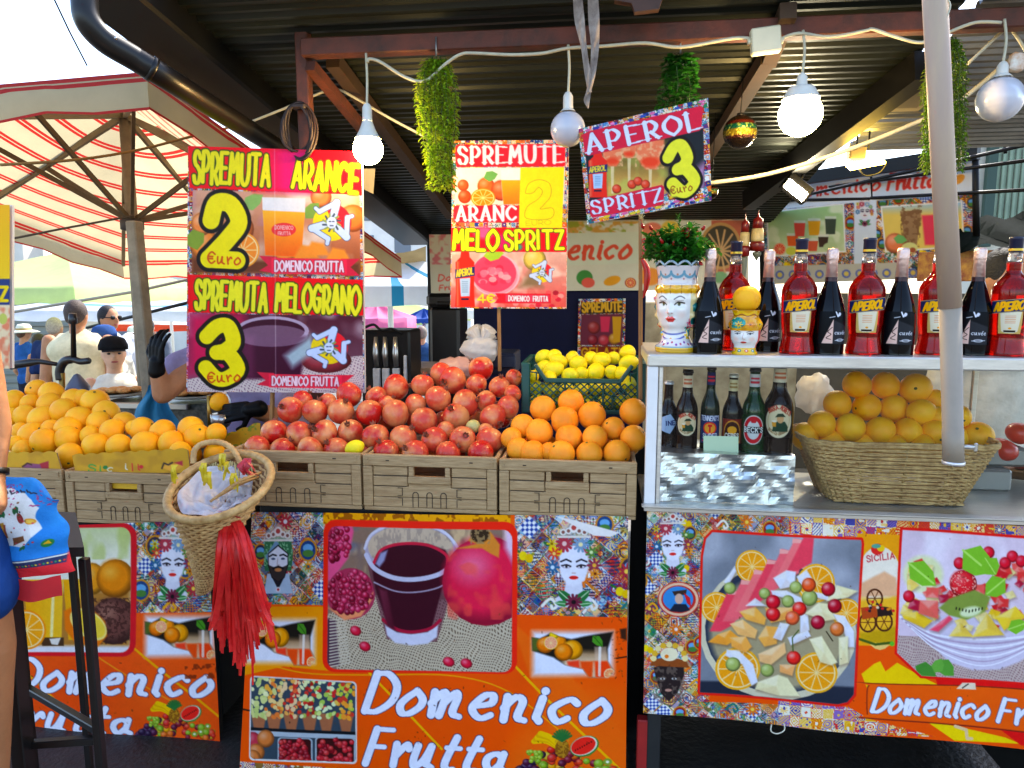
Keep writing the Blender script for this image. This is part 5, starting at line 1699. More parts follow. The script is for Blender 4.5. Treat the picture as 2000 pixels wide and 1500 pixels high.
# ================================================================ GOODS
# ---- fruit meshes (shared by every copy)
def fruit_mat(name, c1, c2, c3, rough, bump, bsc, big=3.0, small=40.0, rnd=.5, spec=.5):
 """skin colour: per-fruit random mix of two colours, large blush of a third, fine speckle"""
 m = bpy.data.materials.new(name)
 m.use_nodes = True
 nt = m.node_tree
 N, L = nt.nodes, nt.links
 b = N['Principled BSDF']
 b.inputs['Roughness'].default_value = rough
 b.inputs['Specular IOR Level'].default_value = spec
 b.inputs['Subsurface Weight'].default_value = .12
 b.inputs['Subsurface Radius'].default_value = (.02, .008, .003)
 b.inputs['Subsurface Scale'].default_value = .4
 tc, oi = N.new('ShaderNodeTexCoord'), N.new('ShaderNodeObjectInfo')
 mul = N.new('ShaderNodeMath'); mul.operation = 'MULTIPLY'; mul.inputs[1].default_value = 91.7
 ad = N.new('ShaderNodeVectorMath'); ad.operation = 'ADD'
 L.new(oi.outputs['Random'], mul.inputs[0]); L.new(tc.outputs['Object'], ad.inputs[0]); L.new(mul.outputs[0], ad.inputs[1])

 def mix(a, bb, f):
  x = N.new('ShaderNodeMix'); x.data_type = 'RGBA'
  for i, k in ((0, f), (6, a), (7, bb)):
   if isinstance(k, tuple):
    x.inputs[i].default_value = (*k, 1)
   else:
    L.new(k, x.inputs[i])
  return x.outputs[2]

 def noise(sc, lo, hi, det=4):
  n = N.new('ShaderNodeTexNoise'); n.inputs['Scale'].default_value = sc; n.inputs['Detail'].default_value = det
  L.new(ad.outputs[0], n.inputs['Vector'])
  r = N.new('ShaderNodeMapRange'); r.inputs[1].default_value = lo; r.inputs[2].default_value = hi
  L.new(n.outputs[0], r.inputs[0])
  return r.outputs[0], n.outputs[0]
 base = mix(lin(hx(c1)), lin(hx(c2)), oi.outputs['Random'])
 f1, _ = noise(big, .42, .66)
 col = mix(base, lin(hx(c3)), f1)
 f2, raw = noise(small, .62, .74, 5)
 sc = N.new('ShaderNodeMath'); sc.operation = 'MULTIPLY'; sc.inputs[1].default_value = rnd
 L.new(f2, sc.inputs[0])
 col = mix(col, tuple(k * .35 for k in lin(hx(c2))), sc.outputs[0])
 L.new(col, b.inputs['Base Color'])
 nb = N.new('ShaderNodeTexNoise'); nb.inputs['Scale'].default_value = bsc; nb.inputs['Detail'].default_value = 2
 L.new(ad.outputs[0], nb.inputs['Vector'])
 bp = N.new('ShaderNodeBump'); bp.inputs['Strength'].default_value = bump; bp.inputs['Distance'].default_value = .004
 L.new(nb.outputs[0], bp.inputs['Height']); L.new(bp.outputs[0], b.inputs['Normal'])
 MATS[name] = m
 return m


ORANGE = fruit_mat('orange_peel', 'fbab0e', 'fdb81a', 'f8a008', .45, .22, 22, .8, 5, .05, .25)
ORANGE2 = fruit_mat('deep_orange_peel', 'f3921a', 'f69e22', 'f08a14', .42, .24, 22, .8, 5, .06, .25)
LEMONM = fruit_mat('lemon_peel', 'f2d20a', 'd8cf1c', 'ecd818', .42, .3, 16, .9, 5, .06, .25)
POM = fruit_mat('pomegranate_skin', 'c01812', 'd04a30', 'dc8e52', .27, .06, 4, .75, 9, .15, .35)
CALYX = mat('dry_calyx', 'a8563a', .7, var=.5, vscale=60, col2='5a3420')
STEMM = mat('green_stem_scar', '5a5a24', .8)


def fmesh(sc=(1, 1, 1), tip=0.0, dim=.06, n=26, m=18, lump=.015, seed=0):
 mb = MB().ball((0, 0, 0), 1, (1, 1, 1), n, m)
 rn = random.Random(seed)
 a, b, c_ = (rn.uniform(0, 6) for _ in range(3))
 for i, p in enumerate(mb.v):
  x, y, z = p
  k = 1 + lump * (math.sin(3 * x + a) + math.sin(3.3 * y + b) + math.sin(2.7 * z + c_))
  if z > .9:
   k -= dim * ((z - .9) / .1) ** 2
  t = tip * max(0, abs(z) - .8) ** 1.2
  mb.v[i] = (x * sc[0] * k, y * sc[1] * k, z * (sc[2] * k + t * 3))
 return mb


ORM = [mesh('orange', fmesh((1, 1, .97), seed=s_), ORANGE) for s_ in range(3)]
ORM2 = [mesh('orange', fmesh((1, 1, .97), seed=s_ + 9), ORANGE2) for s_ in range(3)]
LEM = [mesh('lemon', fmesh((.86, .86, 1.08), tip=.22, dim=0, seed=s_, lump=.02), LEMONM) for s_ in range(3)]
POMM = [mesh('pomegranate', fmesh((1, 1, .93), dim=.05, seed=s_ + 3, lump=.025), POM) for s_ in range(3)]
SCAR = mesh('stem_scar', MB().lathe([(.0, -.03), (.07, -.012), (.1, .0), (.05, .012), (0, .01)], 8, (0, 0, .93)), STEMM)
cb = MB()
for k in range(6):
 a0, a1, am = k * PI / 3, (k + 1) * PI / 3, (k + .5) * PI / 3
 cb.add([(.15 * math.cos(a0), .15 * math.sin(a0), .86), (.15 * math.cos(a1), .15 * math.sin(a1), .86), (.2 * math.cos(a1), .2 * math.sin(a1), 1.05), (.27 * math.cos(am), .27 * math.sin(am), 1.22), (.2 * math.cos(a0), .2 * math.sin(a0), 1.05)], [(0, 1, 2, 3, 4)])
 cb.add([(.13 * math.cos(a0), .13 * math.sin(a0), .88), (.13 * math.cos(a1), .13 * math.sin(a1), .88), (.18 * math.cos(a1), .18 * math.sin(a1), 1.05), (.25 * math.cos(am), .25 * math.sin(am), 1.2), (.18 * math.cos(a0), .18 * math.sin(a0), 1.05)], [(4, 3, 2, 1, 0)])
CAL = mesh('calyx', cb, CALYX)

frn = random.Random(77)


def put_fruit(name, meshes, p, r, label, cat, group, top=None, topn=None, tilt=None, up=True):
 o = bpy.data.objects.new(name, frn.choice(meshes))
 S.collection.objects.link(o)
 o.location = p
 o.scale = (r, r, r)
 tl = frn.uniform(.2, 2.6) if tilt is None else tilt
 o.rotation_euler = (tl * frn.choice((-1, 1)) * .8, frn.uniform(-.7, .7) if tilt is None else frn.uniform(-.3, .3), frn.uniform(0, 6.28))
 if name == 'lemon':
  o.rotation_euler = (frn.uniform(.9, 2.0), frn.uniform(-1.4, 1.4), frn.uniform(0, 6.28))
 tag(o, label, cat, group)
 if top:
  c = bpy.data.objects.new(topn, top)
  S.collection.objects.link(c)
  c.parent = o
 return o


def fruit_pile(name, meshes, L_, Yf, cat, group, where, rowsz, top=None, topn=None, tilts=None, adj=''):
 """L_: (photo x, y, radius) of every fruit seen; Yf(y) its distance. Rows are named from the bottom upwards"""
 L_ = sorted(L_, key=lambda q: -q[1])
 rows = [sorted(L_[i:i + rowsz]) for i in range(0, len(L_), rowsz)]
 nr = len(rows)
 for ri, row in enumerate(rows):
  rname = ('lowest row', 'second lowest row', 'third lowest row', 'fourth lowest row', 'fifth lowest row', 'sixth lowest row', 'seventh lowest row')[ri] if ri < nr - 1 or nr == 1 else 'top row'
  for i, (x, y, r) in enumerate(row):
   Y = Yf(y) + frn.uniform(-.012, .012)
   p = at(x, y, Y)
   rr_ = r * px2m(p)
   lab = '%s %s from left in the %s %s' % (ORD[i], (adj + ' ' + cat).strip(), rname, where)
   put_fruit(name, meshes, p, rr_, lab, cat, group, top, topn)


LP = [(73, 762, 21), (102, 770, 24), (28, 783, 22), (60, 788, 19), (98, 791, 24), (124, 803, 25), (143, 781, 22), (160, 780, 20), (186, 785, 26), (50, 812, 22), (84, 820, 27), (156, 819, 26), (207, 807, 25), (194, 826, 24), (134, 838, 26),
  (242, 827, 23), (220, 843, 25), (99, 838, 19), (40, 842, 17), (65, 850, 26), (134, 856, 26), (178, 850, 20), (187, 871, 25), (88, 863, 27), (45, 877, 19), (136, 890, 26), (233, 872, 25), (284, 869, 27), (279, 839, 25), (317, 843, 25),
  (336, 867, 26), (352, 884, 22), (374, 838, 25), (386, 852, 25), (422, 846, 20), (262, 836, 16), (22, 815, 20), (30, 866, 16)]
fruit_pile('orange', ORM, LP, lambda y: 2.30 + (895 - y) / 140 * .36, 'orange', 'bright oranges heaped in the left crates', 'of the left heap', 7, SCAR, 'stem_scar', adj='bright')

PP = [(501, 876, 26), (553, 879, 25), (605, 879, 26), (656, 879, 25), (535, 845, 26), (585, 848, 26), (634, 846, 26), (684, 843, 25), (733, 853, 27), (788, 856, 27), (849, 860, 27), (904, 858, 26), (957, 860, 27), (754, 883, 26), (810, 886, 27), (876, 886, 25), (939, 886, 26),
  (567, 800, 26), (615, 803, 25), (667, 803, 26), (721, 806, 26), (773, 808, 27), (829, 822, 27), (890, 813, 27), (963, 815, 26), (681, 771, 25), (736, 775, 22), (774, 756, 26), (812, 790, 21), (757, 789, 18), (856, 778, 26), (909, 787, 27), (950, 784, 21), (992, 796, 23),
  (825, 752, 23), (862, 731, 23), (884, 743, 27), (931, 751, 21), (939, 720, 25), (976, 755, 22), (1001, 769, 18), (1004, 738, 17), (592, 781, 20), (640, 786, 18), (870, 840, 18), (950, 843, 17)]
fruit_pile('pomegranate', POMM, PP, lambda y: 2.15 + (888 - y) / 170 * .40, 'pomegranate', 'pomegranates heaped in the middle crates', 'of the pomegranate heap', 9, CAL, 'calyx', adj='blushed')
CP = [(999, 856, 21), (1013, 878, 24), (1040, 885, 26), (1073, 882, 19), (1096, 886, 27), (1151, 886, 26), (1205, 885, 27), (1053, 844, 27), (1022, 832, 24), (1111, 854, 27), (1162, 855, 25), (1237, 856, 26), (1060, 798, 26), (1103, 821, 28), (1157, 812, 28), (1198, 837, 23), (1237, 805, 27), (1116, 786, 26)]
fruit_pile('orange', ORM2, CP, lambda y: 2.14 + (888 - y) / 110 * .20, 'orange', 'deep oranges heaped below the green lemon crate', 'below the green lemon crate', 6, SCAR, 'stem_scar', adj='deep coloured')
LPS = [(1061, 697, 16), (1083, 695, 15), (1091, 706, 17), (1117, 699, 15), (1130, 711, 19), (1154, 699, 15), (1175, 703, 18), (1199, 699, 14), (1226, 689, 18), (1228, 709, 18), (1062, 718, 16), (1081, 722, 18), (1113, 733, 17), (1137, 730, 15), (1164, 726, 20), (1196, 727, 16), (1041, 735, 14), (1074, 738, 15), (1213, 728, 16),
  (1045, 757, 17), (1075, 760, 17), (1105, 762, 17), (1135, 760, 17), (1165, 758, 17), (1195, 757, 17), (1228, 750, 17), (1050, 783, 17), (1082, 785, 17), (1114, 785, 17), (1146, 785, 17), (1180, 785, 17), (1214, 785, 17), (1236, 770, 13)]
fruit_pile('lemon', LEM, LPS, lambda y: 2.50 + max(0, 740 - y) / 50 * .12 + .02 * math.sin(y * 13), 'lemon', 'lemons in the green plastic crate', 'in the green plastic crate', 7, adj='yellow')
p = at(693, 875, 2.13)
put_fruit('lemon', LEM, p, 17.5 * px2m(p), 'single yellow lemon lying among the pomegranates at the crate edge', 'lemon', None)
p = at(924, 833, 2.26)
put_fruit('quince', [mesh('quince', fmesh((.9, .9, 1), seed=5), mat('pale_green_skin', 'c8b878', .45, var=.3, vscale=20, col2='a8a04a'))], p, 15 * px2m(p), 'small pale greenish fruit wedged between the pomegranates', 'fruit', None)
XP = [(1674, 752, 27), (1729, 753, 27), (1788, 759, 30), (1635, 789, 27), (1692, 795, 27), (1746, 798, 27), (1800, 806, 27), (1826, 782, 22), (1836, 816, 22), (1874, 814, 22), (1605, 829, 27), (1660, 835, 28), (1719, 842, 29), (1773, 843, 27), (1827, 846, 27), (1909, 852, 29), (1572, 852, 27), (1623, 864, 25), (1690, 868, 24), (1745, 872, 24), (1800, 872, 24), (1868, 856, 24)]
fruit_pile('orange', ORM, XP, lambda y: 2.24 + (870 - y) / 120 * .07 + (.05 if y < 800 else 0), 'orange', 'oranges heaped in the wicker basket inside the glass case', 'inside the glass case', 6, SCAR, 'stem_scar', adj='ripe')
MANG = [mesh('mango', fmesh((1, .85, .8), seed=2, lump=.03), fruit_mat('mango_skin', 'b8241c', 'd0502a', 'c4381e', .3, .05, 4, .8, 8, .2))]
for i, (x, y, r) in enumerate(((1959, 880, 29), (1990, 846, 27), (1995, 895, 28))):
 p = at(x, y, 2.38 + .04 * i)
 put_fruit('mango', MANG, p, r * px2m(p), ('lowest red mango on the round tray beside the basket', 'upper red mango on the tray at the right edge', 'red mango half cut by the right edge of the tray')[i], 'mango', 'red mangoes on the tray', tilt=.3)

# ---- moulded plastic crates with a wood-look grain
CRATE = mat('wood_look_plastic', 'b29266', .6, var=.32, vscale=14, stretch=(1.2, 4, 14), bump=.25, bscale=30, col2='8f7048')
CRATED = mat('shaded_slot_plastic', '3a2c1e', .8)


def crate_mesh(W, D, H):
 """front and back walls built of planks round a grip hole, moulded slots and rivets; ends and floor plain"""
 mb = MB()
 t = .012

 def wall(y, sg):
  f = y - sg * 0
  e = .002
  for (x0, x1, z0, z1, pr) in ((-W / 2, W / 2, H * .80, H, .004), (-W / 2 + .03, -W * .165, H * .63, H * .79, .0), (W * .165, W / 2 - .03, H * .63, H * .79, .0), (-W / 2 + .03, -W * .165, H * .445, H * .62, .0015), (W * .165, W / 2 - .03, H * .445, H * .62, .0015),
          (-W * .16, W * .16, H * .50, H * .625, .006), (-W * .155, -W * .118, H * .625, H * .795, .005), (W * .118, W * .155, H * .625, H * .795, .005), (-W * .16, W * .16, H * .40, H * .497, .0),
          (-W / 2 + .03, W / 2 - .03, H * .25, H * .437, .001), (-W / 2 + .03, W / 2 - .03, H * .07, H * .243, .002), (-W / 2, W / 2, 0, H * .066, .003)):
   mb.box(((x0 + x1) / 2, y - sg * pr / 2, (z0 + z1) / 2), (x1 - x0, t + pr, z1 - z0), .0022)
  for sx in (-1, 1):
   mb.box((sx * (W / 2 - .0145), y - sg * .0035, H * .435), (.029, t + .005, H * .72), .002)
   for k in range(6):
    z = H * (.94, .885, .60, .54, .40, .34)[k]
    mb.tube([(sx * (W / 2 - .014), y - sg * .011, z), (sx * (W / 2 - .014), y - sg * .0135, z)], .0042, 8)
  for k in range(4):
   mb.tube([((-.135, -.045, .045, .135)[k] * W, y - sg * .011, H * .56), ((-.135, -.045, .045, .135)[k] * W, y - sg * .0135, H * .56)], .004, 8)
 wall(-D / 2 + t / 2, 1)
 wall(D / 2 - t / 2, -1)
 for sx in (-1, 1):
  mb.box((sx * (W / 2 - t / 2), 0, H * .48), (t, D - 2 * t - .002, H * .96), .002)
 mb.box((0, 0, .004 + .003), (W - 2 * t, D - 2 * t, .008))
 return mb


def slot_mesh(W, D, H):
 mb = MB()
 y = -D / 2 - .0045
 for x in (-.105, 0, .105):
  a = [(x * W + .0085 * math.cos(t), y, H * .30 + .0085 * math.sin(t)) for t in np.linspace(0, PI, 9)]
  mb.tube([(x * W + .0085, y + .002, H * .08)] + [(q[0], q[1] + .002, q[2]) for q in a] + [(x * W - .0085, y + .002, H * .08)], .0013, 5)
 for sx in (-1, 1):
  for z in (.36, .18):
   mb.tube([(sx * W * .24, y + .002, H * z + .01), (sx * W * .205, y + .002, H * z + .01), (sx * W * .205, y + .002, H * z - .014), (sx * W * .24, y + .002, H * z - .014)][:4 if z > .3 else 3], .0013, 5)
  mb.tube([(sx * W * .3, y + .001, H * .90), (sx * W * .325, y + .001, H * .90)], .0022, 5)
  for z in (.627, .443):
   mb.tube([(sx * W * .17, y + .005, H * z), (sx * (W / 2 - .034), y + .005, H * z)], .0016, 5)
 return mb


def crate(px0, px1, pt, pb, Y, label, sag=0):
 a, b = at(px0, pb, Y), at(px1, pb, Y)
 W = b.x - a.x
 H = (at((px0 + px1) / 2, pt, Y).z - at((px0 + px1) / 2, pb, Y).z)
 D = .30
 t = thing('fruit_crate', label, 'crate', ((a.x + b.x) / 2, Y + D / 2 + .006, zL if Y > 2.1 else zC), 'wood look plastic fruit crates')
 cm, sm_ = crate_mesh(W - .003, D, H), slot_mesh(W - .003, D, H)
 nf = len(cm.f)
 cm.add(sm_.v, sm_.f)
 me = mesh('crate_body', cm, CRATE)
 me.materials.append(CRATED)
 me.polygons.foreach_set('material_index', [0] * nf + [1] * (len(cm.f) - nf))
 obj('crate_body', me, None, t, local=True)
 return t


crate(442, 707, 890, 998, 2.055, 'wood look crate of pomegranates just right of the ribboned basket')
crate(710, 971, 893, 1003, 2.055, 'wood look crate of pomegranates in the middle of the counter')
crate(974, 1243, 897, 1008, 2.055, 'wood look crate of oranges below the green lemon crate')
crate(133, 360, 924, 1024, 2.205, 'wood look crate with a yellow carton inside, left of the ribboned basket')
crate(-96, 129, 926, 1026, 2.205, 'wood look crate cut by the left edge behind the blue cloth bag')

# yellow printed cartons standing inside the left crates
YCARD = mat('yellow_card', attr=True, rough=.6, var=.15, vscale=9)
CARD = mat('brown_card', 'a8865a', .8, var=.2)


def carton(q_, Y, label, items, scal=9, seed=0):
 c = Cv(q_, .8, 'd9a514')
 P0 = [(q_[0][0] - 5, q_[0][1] - 5), (q_[1][0] + 5, q_[1][1] - 5), (q_[2][0] + 5, q_[2][1] + 5), (q_[3][0] - 5, q_[3][1] + 5)]
 c.noise(P0, 'b88412', 20, .5, .75, .6, seed)
 items(c)
 P, C = flat(q_, Y)

 def P2(u, v):
  p_ = P(u, v).copy()
  p_[:, 2] += .006 * np.abs(np.sin(u * PI * scal)) * (1 - v) ** 6
  return p_
 o = obj('fruit_carton', c.mesh('fruit_carton', P2, YCARD), None, None, label, 'carton', base=(C[2] + C[3]) / 2)
 n_ = (C[1] - C[0]).length
 mb = MB().add([p_ + Vector((0, .002, -.002)) for p_ in C] + [p_ + Vector((0, .006, -.002)) for p_ in C], [(0, 1, 2, 3), (7, 6, 5, 4), (0, 4, 5, 1), (1, 5, 6, 2), (2, 6, 7, 3), (3, 7, 4, 0)])
 obj('inner_card', mb, CARD, o)


def it1(c):
 c.text('Si', (166, 921), (186, 921), 13, '2f9a4a', r=.09); c.text('c', (196, 921), (204, 921), 13, 'e8e0c8', r=.09); c.text('i', (224, 917), (230, 917), 13, 'f0ece0', r=.09); c.text('li', (240, 919), (254, 918), 13, 'd0302a', r=.09)
 c.ell(192, 913, 4, 3.5, '1f7a3a'); c.ell(257, 912, 4, 3.5, 'c8202a')
 c.poly([(302, 914), (312, 904), (332, 906), (352, 900), (354, 912), (336, 918), (320, 920)], 'f0b040'); c.line([(301, 915), (306, 905), (316, 908), (326, 904)], 1.4, '2a1a10'); c.poly([(330, 904), (352, 900), (352, 910)], 'b82a3a')


def it2(c):
 c.poly([(41, 910), (55, 904), (75, 906), (94, 900), (94, 924), (76, 918), (52, 918)], '8a4a6a'); c.poly([(76, 905), (94, 900), (94, 923), (82, 918)], 'a82030'); c.line([(42, 911), (52, 904), (60, 907)], 1.3, '3a1a10')


carton([(141, 890), (366, 878), (372, 924), (147, 922)], 2.225, 'yellow fruit carton with coloured lettering standing in the crate left of the basket', it1)
carton([(-90, 888), (110, 884), (122, 924), (-90, 926)], 2.225, 'yellow fruit carton with a purple and red emblem in the leftmost crate', it2, 8, 4)
carton([(392, 868), (508, 826), (508, 880), (440, 896)], 2.5, 'yellow carton with green lettering between the orange heap and the pomegranates', lambda c: (c.text('Si', (456, 888), (474, 880), 10, '2f7a3a', r=.1), c.noise([(420, 830), (508, 826), (508, 850), (420, 870)], '6a8a2a', 7, .55, .65, .7)), 5, 8)
mb = MB().box(at(240, 945, 2.225), (.135, .004, .035), .001)
obj('card_flap', mb, mat('yellow_flap', 'd8a818', .6), bpy.data.objects['fruit_carton'])
# hidden fill below the heaps so that no gap shows between the fruit
FILL = []
for (xa, xb, y, Y, n, ms, nm, tp) in ((40, 420, 890, 2.42, 9, ORM, 'orange', SCAR), (510, 940, 880, 2.30, 9, POMM, 'pomegranate', CAL), (700, 980, 820, 2.48, 6, POMM, 'pomegranate', CAL), (1015, 1225, 872, 2.30, 5, ORM2, 'orange', SCAR), (1600, 1880, 868, 2.36, 6, ORM, 'orange', SCAR), (60, 210, 840, 2.56, 4, ORM, 'orange', SCAR)):
 for i in range(n):
  p = at(xa + (xb - xa) * i / max(1, n - 1), y + frn.uniform(-6, 6), Y)
  put_fruit(nm, ms, p, .04, 'half buried %s, %s from left behind the front fruit of %s' % (nm, ORD[i], {40: 'the left heap', 510: 'the two red crates', 700: 'the red heap top', 1015: 'the lemon crate', 1600: 'the glass case', 60: 'the far left'}[xa]), nm, 'half hidden fruit inside the heaps')

# ---- green lemon crate
GPL = mat('green_plastic', '0f4a40', .4, var=.2)
t = thing('lemon_crate', 'dark green plastic mesh crate full of lemons behind the deep oranges', 'crate', at(1140, 805, 2.48))
a, b = at(1019, 805, 2.45), at(1259, 806, 2.45)
zt = at(1030, 708, 2.45).z
zm = at(1140, 744, 2.45).z
zb_ = a.z
W = b.x - a.x
D = .3
x0, x1 = a.x, b.x


def lattice(mb, P, n, m, r):
 """diagonal bars over a patch P(u,v)"""
 for k in range(-m, n + 1):
  for sg in (0, 1):
   u0, u1, v0, v1 = k / n, (k + m) / n, 0.0, 1.0
   if sg:
    u0, u1 = u1, u0
   pts_ = [(u0 + (u1 - u0) * i / 12, i / 12) for i in range(13)]
   pts_ = [q for q in pts_ if -1e-6 <= q[0] <= 1 + 1e-6]
   if len(pts_) > 1:
    mb.tube([P(*q) for q in pts_[::max(1, len(pts_) - 1)]], r, 4)


mb = MB()
for yy in (a.y, a.y + D):
 for s0, s1 in ((0.055, .35), (.36, .66), (.67, .945)):
  lattice(mb, lambda u, v: (x0 + W * (s0 + (s1 - s0) * u), yy, zb_ + .012 + (zm - zb_ - .02) * v), 5, 4, .0028)
 for s0, s1, s in ((.055, .20, 1), (.945, .80, -1)):
  mb.tube([(x0 + W * (s0 + (s1 - s0) * .45), yy, zm), (x0 + W * (s0 + (s1 - s0) * .45), yy, zm + (zt - zm) * .5)], .003, 4)
  mb.tube([(x0 + W * s0, yy, zm + (zt - zm) * .5), (x0 + W * (s0 + (s1 - s0) * .6), yy, zm + (zt - zm) * .4)], .003, 4)
for xx in (x0 + .004, x1 - .004):
 lattice(mb, lambda u, v: (xx, a.y + D * u, zb_ + .01 + (zt - zb_ - .02) * v), 6, 4, .0028)
obj('mesh_sides', mb, GPL, t)
mb = MB()
for yy in (a.y, a.y + D):
 for sx, xx in ((1, x0), (-1, x1)):
  mb.box((xx + sx * .014, yy, (zt + zb_) / 2), (.03, .012, zt - zb_), .004)
 mb.box(((x0 + x1) / 2, yy, zb_ + .006), (W, .014, .016), .003)
 mb.box(((x0 + x1) / 2, yy, zm), (W * .62, .014, .016), .003)
 for sx, xx in ((1, x0), (-1, x1)):
  mb.beam((xx + sx * W * .20, yy, zm), (xx + sx * .045, yy, zt - .006), .013, .014, .003)
 for s in (.355, .665):
  mb.box((x0 + W * s, yy, (zm + zb_) / 2), (.007, .01, zm - zb_), .002)
for xx in (x0 + .004, x1 - .004):
 mb.box((xx, a.y + D / 2, zt - .008), (.014, D, .016), .003)
obj('crate_frame', mb, GPL, t)
obj('crate_floor', MB().box(((x0 + x1) / 2, a.y + D / 2, zb_ + .003), (W - .02, D, .006)), GPL, t)

# ---- glass display case on the right counter
ALU = mat('worn_aluminium', 'd4cdc0', .33, metal=.55, var=.22, vscale=16, stretch=(1, 8, 8), bump=.04)
WPAINT = mat('white_painted_frame', 'e6e0da', .4, var=.12, vscale=10)
GLASS = bpy.data.materials.new('case_glass')
GLASS.use_nodes = True
nt = GLASS.node_tree
nt.nodes.remove(nt.nodes['Principled BSDF'])
tr, gl, mx, fr = (nt.nodes.new('ShaderNode' + k) for k in ('BsdfTransparent', 'BsdfGlossy', 'MixShader', 'Fresnel'))
tr.inputs[0].default_value = (.95, .97, .96, 1)
gl.inputs['Roughness'].default_value = .01
fr.inputs[0].default_value = 1.22
nt.links.new(fr.outputs[0], mx.inputs[0]); nt.links.new(tr.outputs[0], mx.inputs[1]); nt.links.new(gl.outputs[0], mx.inputs[2]); nt.links.new(mx.outputs[0], nt.nodes['Material Output'].inputs[0])
case = thing('display_case', 'glass display case with a worn aluminium shelf and sill on the right counter', 'display case', (at(1600, 980, 2.2).x, 2.25, zR))
zS = (at(1300, 690, 2.03).z + at(1950, 703, 2.03).z) / 2
xl, xr = at(1265, 700, 2.03).x, 1.95
obj('top_shelf', MB().box(((xl + xr) / 2, 2.03 + .225, zS - .017), (xr - xl, .45, .034), .004), ALU, case)
obj('case_floor', MB().box(((xl + xr) / 2, 2.25, zR - .006), (xr - xl, .46, .012), .002), ALU, case)
zsill = at(1265, 986, 2.005).z
obj('front_sill', MB().box(((xl + xr) / 2 - .002, 2.005 + .012, (zR + .004 + zsill - .002) / 2), (xr - xl + .01, .03, zR + .006 - zsill + .004), .004), ALU, case)
for x in (xl + .016,):
 obj('corner_post', MB().box((x, 2.05, (zS - .034 + zR) / 2), (.03, .03, zS - .036 - zR), .002), WPAINT, case)
 obj('glazing_bead', MB().box((x + .023, 2.048, (zS - .034 + zR) / 2), (.012, .018, zS - .036 - zR), .002), ALU, case)
xm = at(1922, 760, 2.4).x
obj('rear_post', MB().box((xm, 2.46, (zS - .034 + zR) / 2), (.016, .016, zS - .036 - zR), .002), ALU, case)
obj('front_pane', MB().box(((xl + .05 + xr) / 2, 2.0505, (zS - .034 + zR) / 2), (xr - xl - .06, .005, zS - .036 - zR)), GLASS, case)

# ---- bottles
def label_patch(name, c, R_, z0, z1, half, m, parent, slope=0.0, zoff=0.0, Rf=None):
 def P(u, v):
  a = -PI / 2 + (u * 2 - 1) * half
  z = z1 + (z0 - z1) * v
  rr_ = (np.array([Rf(k) for k in z]) if Rf else R_) + .0006
  return np.stack([rr_ * np.cos(a), rr_ * np.sin(a), z + slope * (u - .5)], 1)
 return obj(name, c.mesh(name, P, m), None, parent, local=True)


LABEL = mat('bottle_label', attr=True, rough=.45, spec=.1)
REDLIQ = mat('red_aperitif', 'a20a04', .05, trans=.65, ior=1.33, spec=.25, coat=.08)
NECKG = mat('clear_neck_glass', 'e8d8c8', .04, trans=.85, ior=1.3, spec=.6)
NAVYCAP = mat('navy_cap', '0f1430', .35)
BLKG = mat('black_wine_glass', '040506', .06, spec=.2, coat=.08)
FOILP = mat('rose_foil', 'e3bfae', .32, metal=.65, bump=.35, bscale=120, var=.12)
MDARK = mat('maroon_collar', '2a0a12', .3, metal=.3)


def interp(prof, z):
 for (r0, z0), (r1, z1) in zip(prof, prof[1:]):
  if z0 <= z <= z1:
   return r0 + (r1 - r0) * (z - z0) / max(1e-6, z1 - z0)
 return prof[-1][0]


def rnd_prof(p, k=4):
 return [(max(0, q[0]), q[1]) for q in smoothpts([(a, b, 0) for a, b in p], k)]


